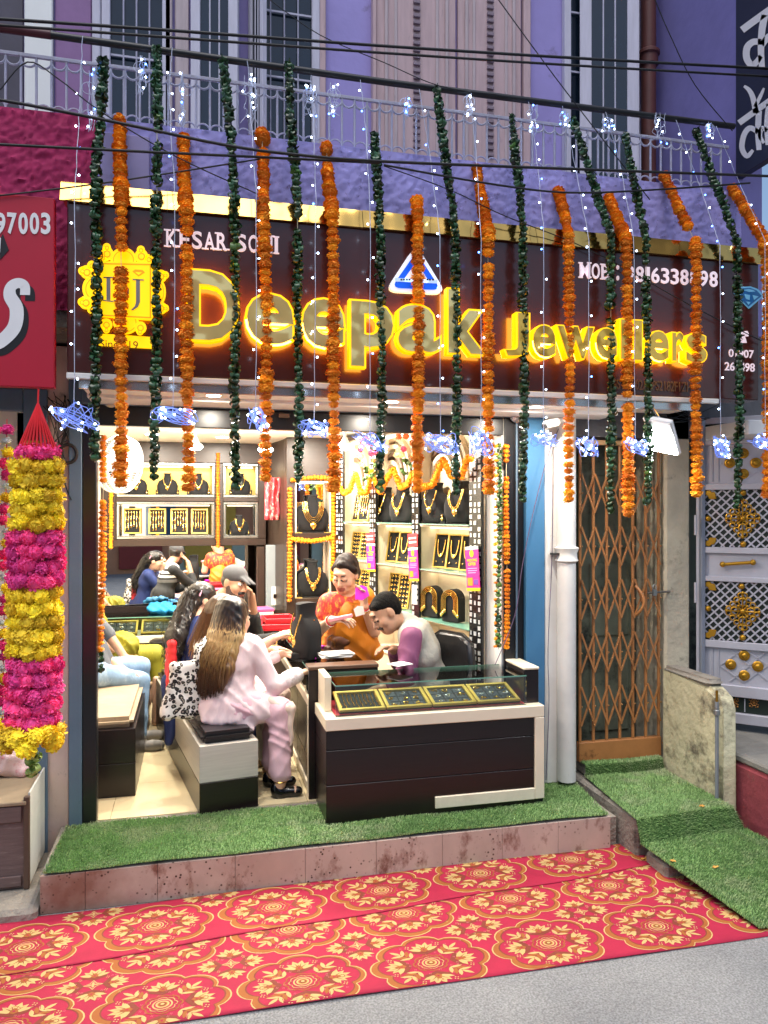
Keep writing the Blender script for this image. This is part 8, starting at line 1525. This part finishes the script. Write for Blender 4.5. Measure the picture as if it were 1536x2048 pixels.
for s in 'RL': cloth(p7, 'shoe', foot(J, s, .010), mat('grey_sneaker', '#8d8a86', .7), 0, 1, .008)
# ---- 8 person with the yellow green shawl further back
pv = V(-.74, 6.40, .54); nk = V(-.80, 6.42, .94); J = frame_body(pv, nk, (1, 0), .16, .09); J.update(eR=V(-.68, 6.22, .70), wR=V(-.56, 6.34, .60), eL=V(-.68, 6.6, .70), wL=V(-.56, 6.47, .60), kR=Q(262, 1330, 6.15), kL=V(-.3, 6.5, .55), aR=Q(290, 1362, 6.15), aL=V(-.27, 6.47, .09), tR=Q(312, 1358, 6.13), tL=V(-.14, 6.46, .03))
p8, hp, A = body('seated person with crossed legs under a yellow green shawl on the left bench', J, V(-.79, 6.42, 1.09), V(1, 0, -.1), UP, skinA, {'R': (V(1, 0, -.2), V(0, 0, -1), .3), 'L': (V(1, 0, -.2), V(0, 0, -1), .3)}, res=.008)
yg = mat('yellow_green_shawl', '#87841a', .7, bump=.35, bs=13, stretch=(1.3, 1.3, .6), var=.15, vs=10, dirt='#c8c23a', ds=20, dth=.6)
c8 = Q(246, 1300, 6.1); cloth(p8, 'shawl', [cap(Q(205, 1285, 6.1), Q(258, 1290, 6.05), .08, .085), cap(Q(230, 1300, 6.02), Q(270, 1335, 6.02), .07, .05), cap(Q(215, 1300, 6.02), Q(225, 1345, 6.02), .06, .05), cap(pv + V(-.02, 0, .05), c8 + V(0, 0, .04), .13, .11), cap(c8, Q(262, 1330, 6.1), .10, .07), cap(Q(262, 1320, 6.1), Q(280, 1350, 6.1), .05, .03)] + torso(J, .02), yg, .011, 60, .008); cloth(p8, 'trousers', [cap(J['hL'], J['kL'], .1, .075), cap(J['kL'], J['aL'], .07, .05), cap(J['hR'], J['kR'], .1, .07), cap(J['kR'], J['kR'].lerp(J['aR'], .8), .055, .045)], yg, .004, 30, .009); cloth(p8, 'hair', [ell(hp(0, -.026, .034), (.084, .1, .09), A), cap(hp(0, -.09, 0), nk - V(.12, 0, .2), .05, .03)], blackh, .002, 70, .009)
d8 = (J['tR'] - J['aR']).normalized(); cloth(p8, 'sandal', [cap(J['aR'] - UP * .042 - d8 * .03, J['tR'] - UP * .03 + d8 * .02, .020, .022)], mat('tan_sandal', '#d8b890', .6), 0, 1, .006)
# ================================================================ SMALL DETAILS
# clear plastic bag on the stall counter
c = Q(14, 1560, 4.1); c.z = .30
sdf_mesh('plastic_bag', [ell(c + V(0, 0, .05), (.10, .08, .06)), ell(c + V(.02, -.02, .10), (.07, .06, .06)), cap(c + V(-.03, 0, .12), c + V(-.05, 0, .19), .035, .02), ell(c + V(.09, -.03, .03), (.05, .05, .035))], mat('milky_plastic', '#d8b9b4', .25, var=.15, vs=9, dirt='#b9505c', ds=7, dth=.56), .008, .03, .010, 55., label='pinkish clear plastic bag on the stall counter', cat='bag')
# fallen petals and leaf bits on turf and carpet
pet = mat('fallen_petal', '#d9a04a', .8, var=.2)
for i, (px, py, z, lb) in enumerate(((1345, 1722, -.085, 'dry yellow petal cluster on the lower turf step'), (1402, 1612, .055, 'small dry petal on the upper turf step'), (1288, 1718, ZR + .02, 'orange petal on the corner of the carpet'), (1428, 1733, -.10, 'tiny pale petal on the turf ramp'))):
    p = PZ(px, py, z); b = MB(); rnd = random.Random(i)
    for k in range(3): a = rnd.uniform(0, 6.28); o = V(rnd.uniform(-.012, .012), rnd.uniform(-.012, .012), .002 * k); b.add([p + o + V(.014 * math.cos(a + q), .009 * math.sin(a + q), .004 * math.sin(3 * q + a)) for q in (0, 1.3, 2.6, 3.9, 5.2)], [(0, 1, 2, 3, 4)])
    b.build('fallen_petals', pet, label=lb, cat='petals')['kind'] = 'stuff'

# houses across the street, behind the viewer: they show in the mirror, the glass and the gold letters
for i, (x0, x1, h, cw, lb) in enumerate(((-9., -2.2, 6.2, '#d8c39a', 'cream house across the street, left of the viewer'), (-2.1, 3.4, 7.0, '#c98f6a', 'terracotta house straight across the street'), (3.5, 10., 5.8, '#b7c2b0', 'pale green house across the street, right of the viewer'))):
    t = thing('street_house', lb, 'house', ((x0 + x1) / 2, -9.0, ZR)); wm = mat('house_paint_' + 'abc'[i], cw, .8, var=.15, vs=1.5, bump=.2)
    MB().box((x0, -12., ZR), (x1, -9.0, h)).build('wall', wm, t); MB().box((x0, -9.0, 3.0), (x1, -8.2, 3.15)).build('balcony', concrete, t, bevel=.02)
    n = 3
    for k in range(n):
        a = x0 + (x1 - x0) * (k + .15) / n; b = x0 + (x1 - x0) * (k + .85) / n
        MB().box((a, -8.99, ZR + .15), (b, -8.9, 2.5)).build('shutter', mat('shutter_' + 'abc'[(i + k) % 3], ('#8c2f2a', '#2f5a78', '#caa23a')[(i + k) % 3], .5, var=.1), t, bevel=.01)
        w = MB().box((a + .3, -8.99, 3.9), (b - .3, -8.93, 5.2)).build('window', woodw, t, bevel=.01); MB().box((a + .4, -8.929, 4.0), (b - .4, -8.92, 5.1)).build('pane', glassd, w)
        MB().box((a, -8.98, 2.56), (b, -8.88, 2.95)).build('name_board', mat('board_' + 'abc'[(i * 2 + k) % 3], ('#d8d2c4', '#b5332c', '#2b4f8a')[(i * 2 + k) % 3], .5, var=.1), t, bevel=.01)
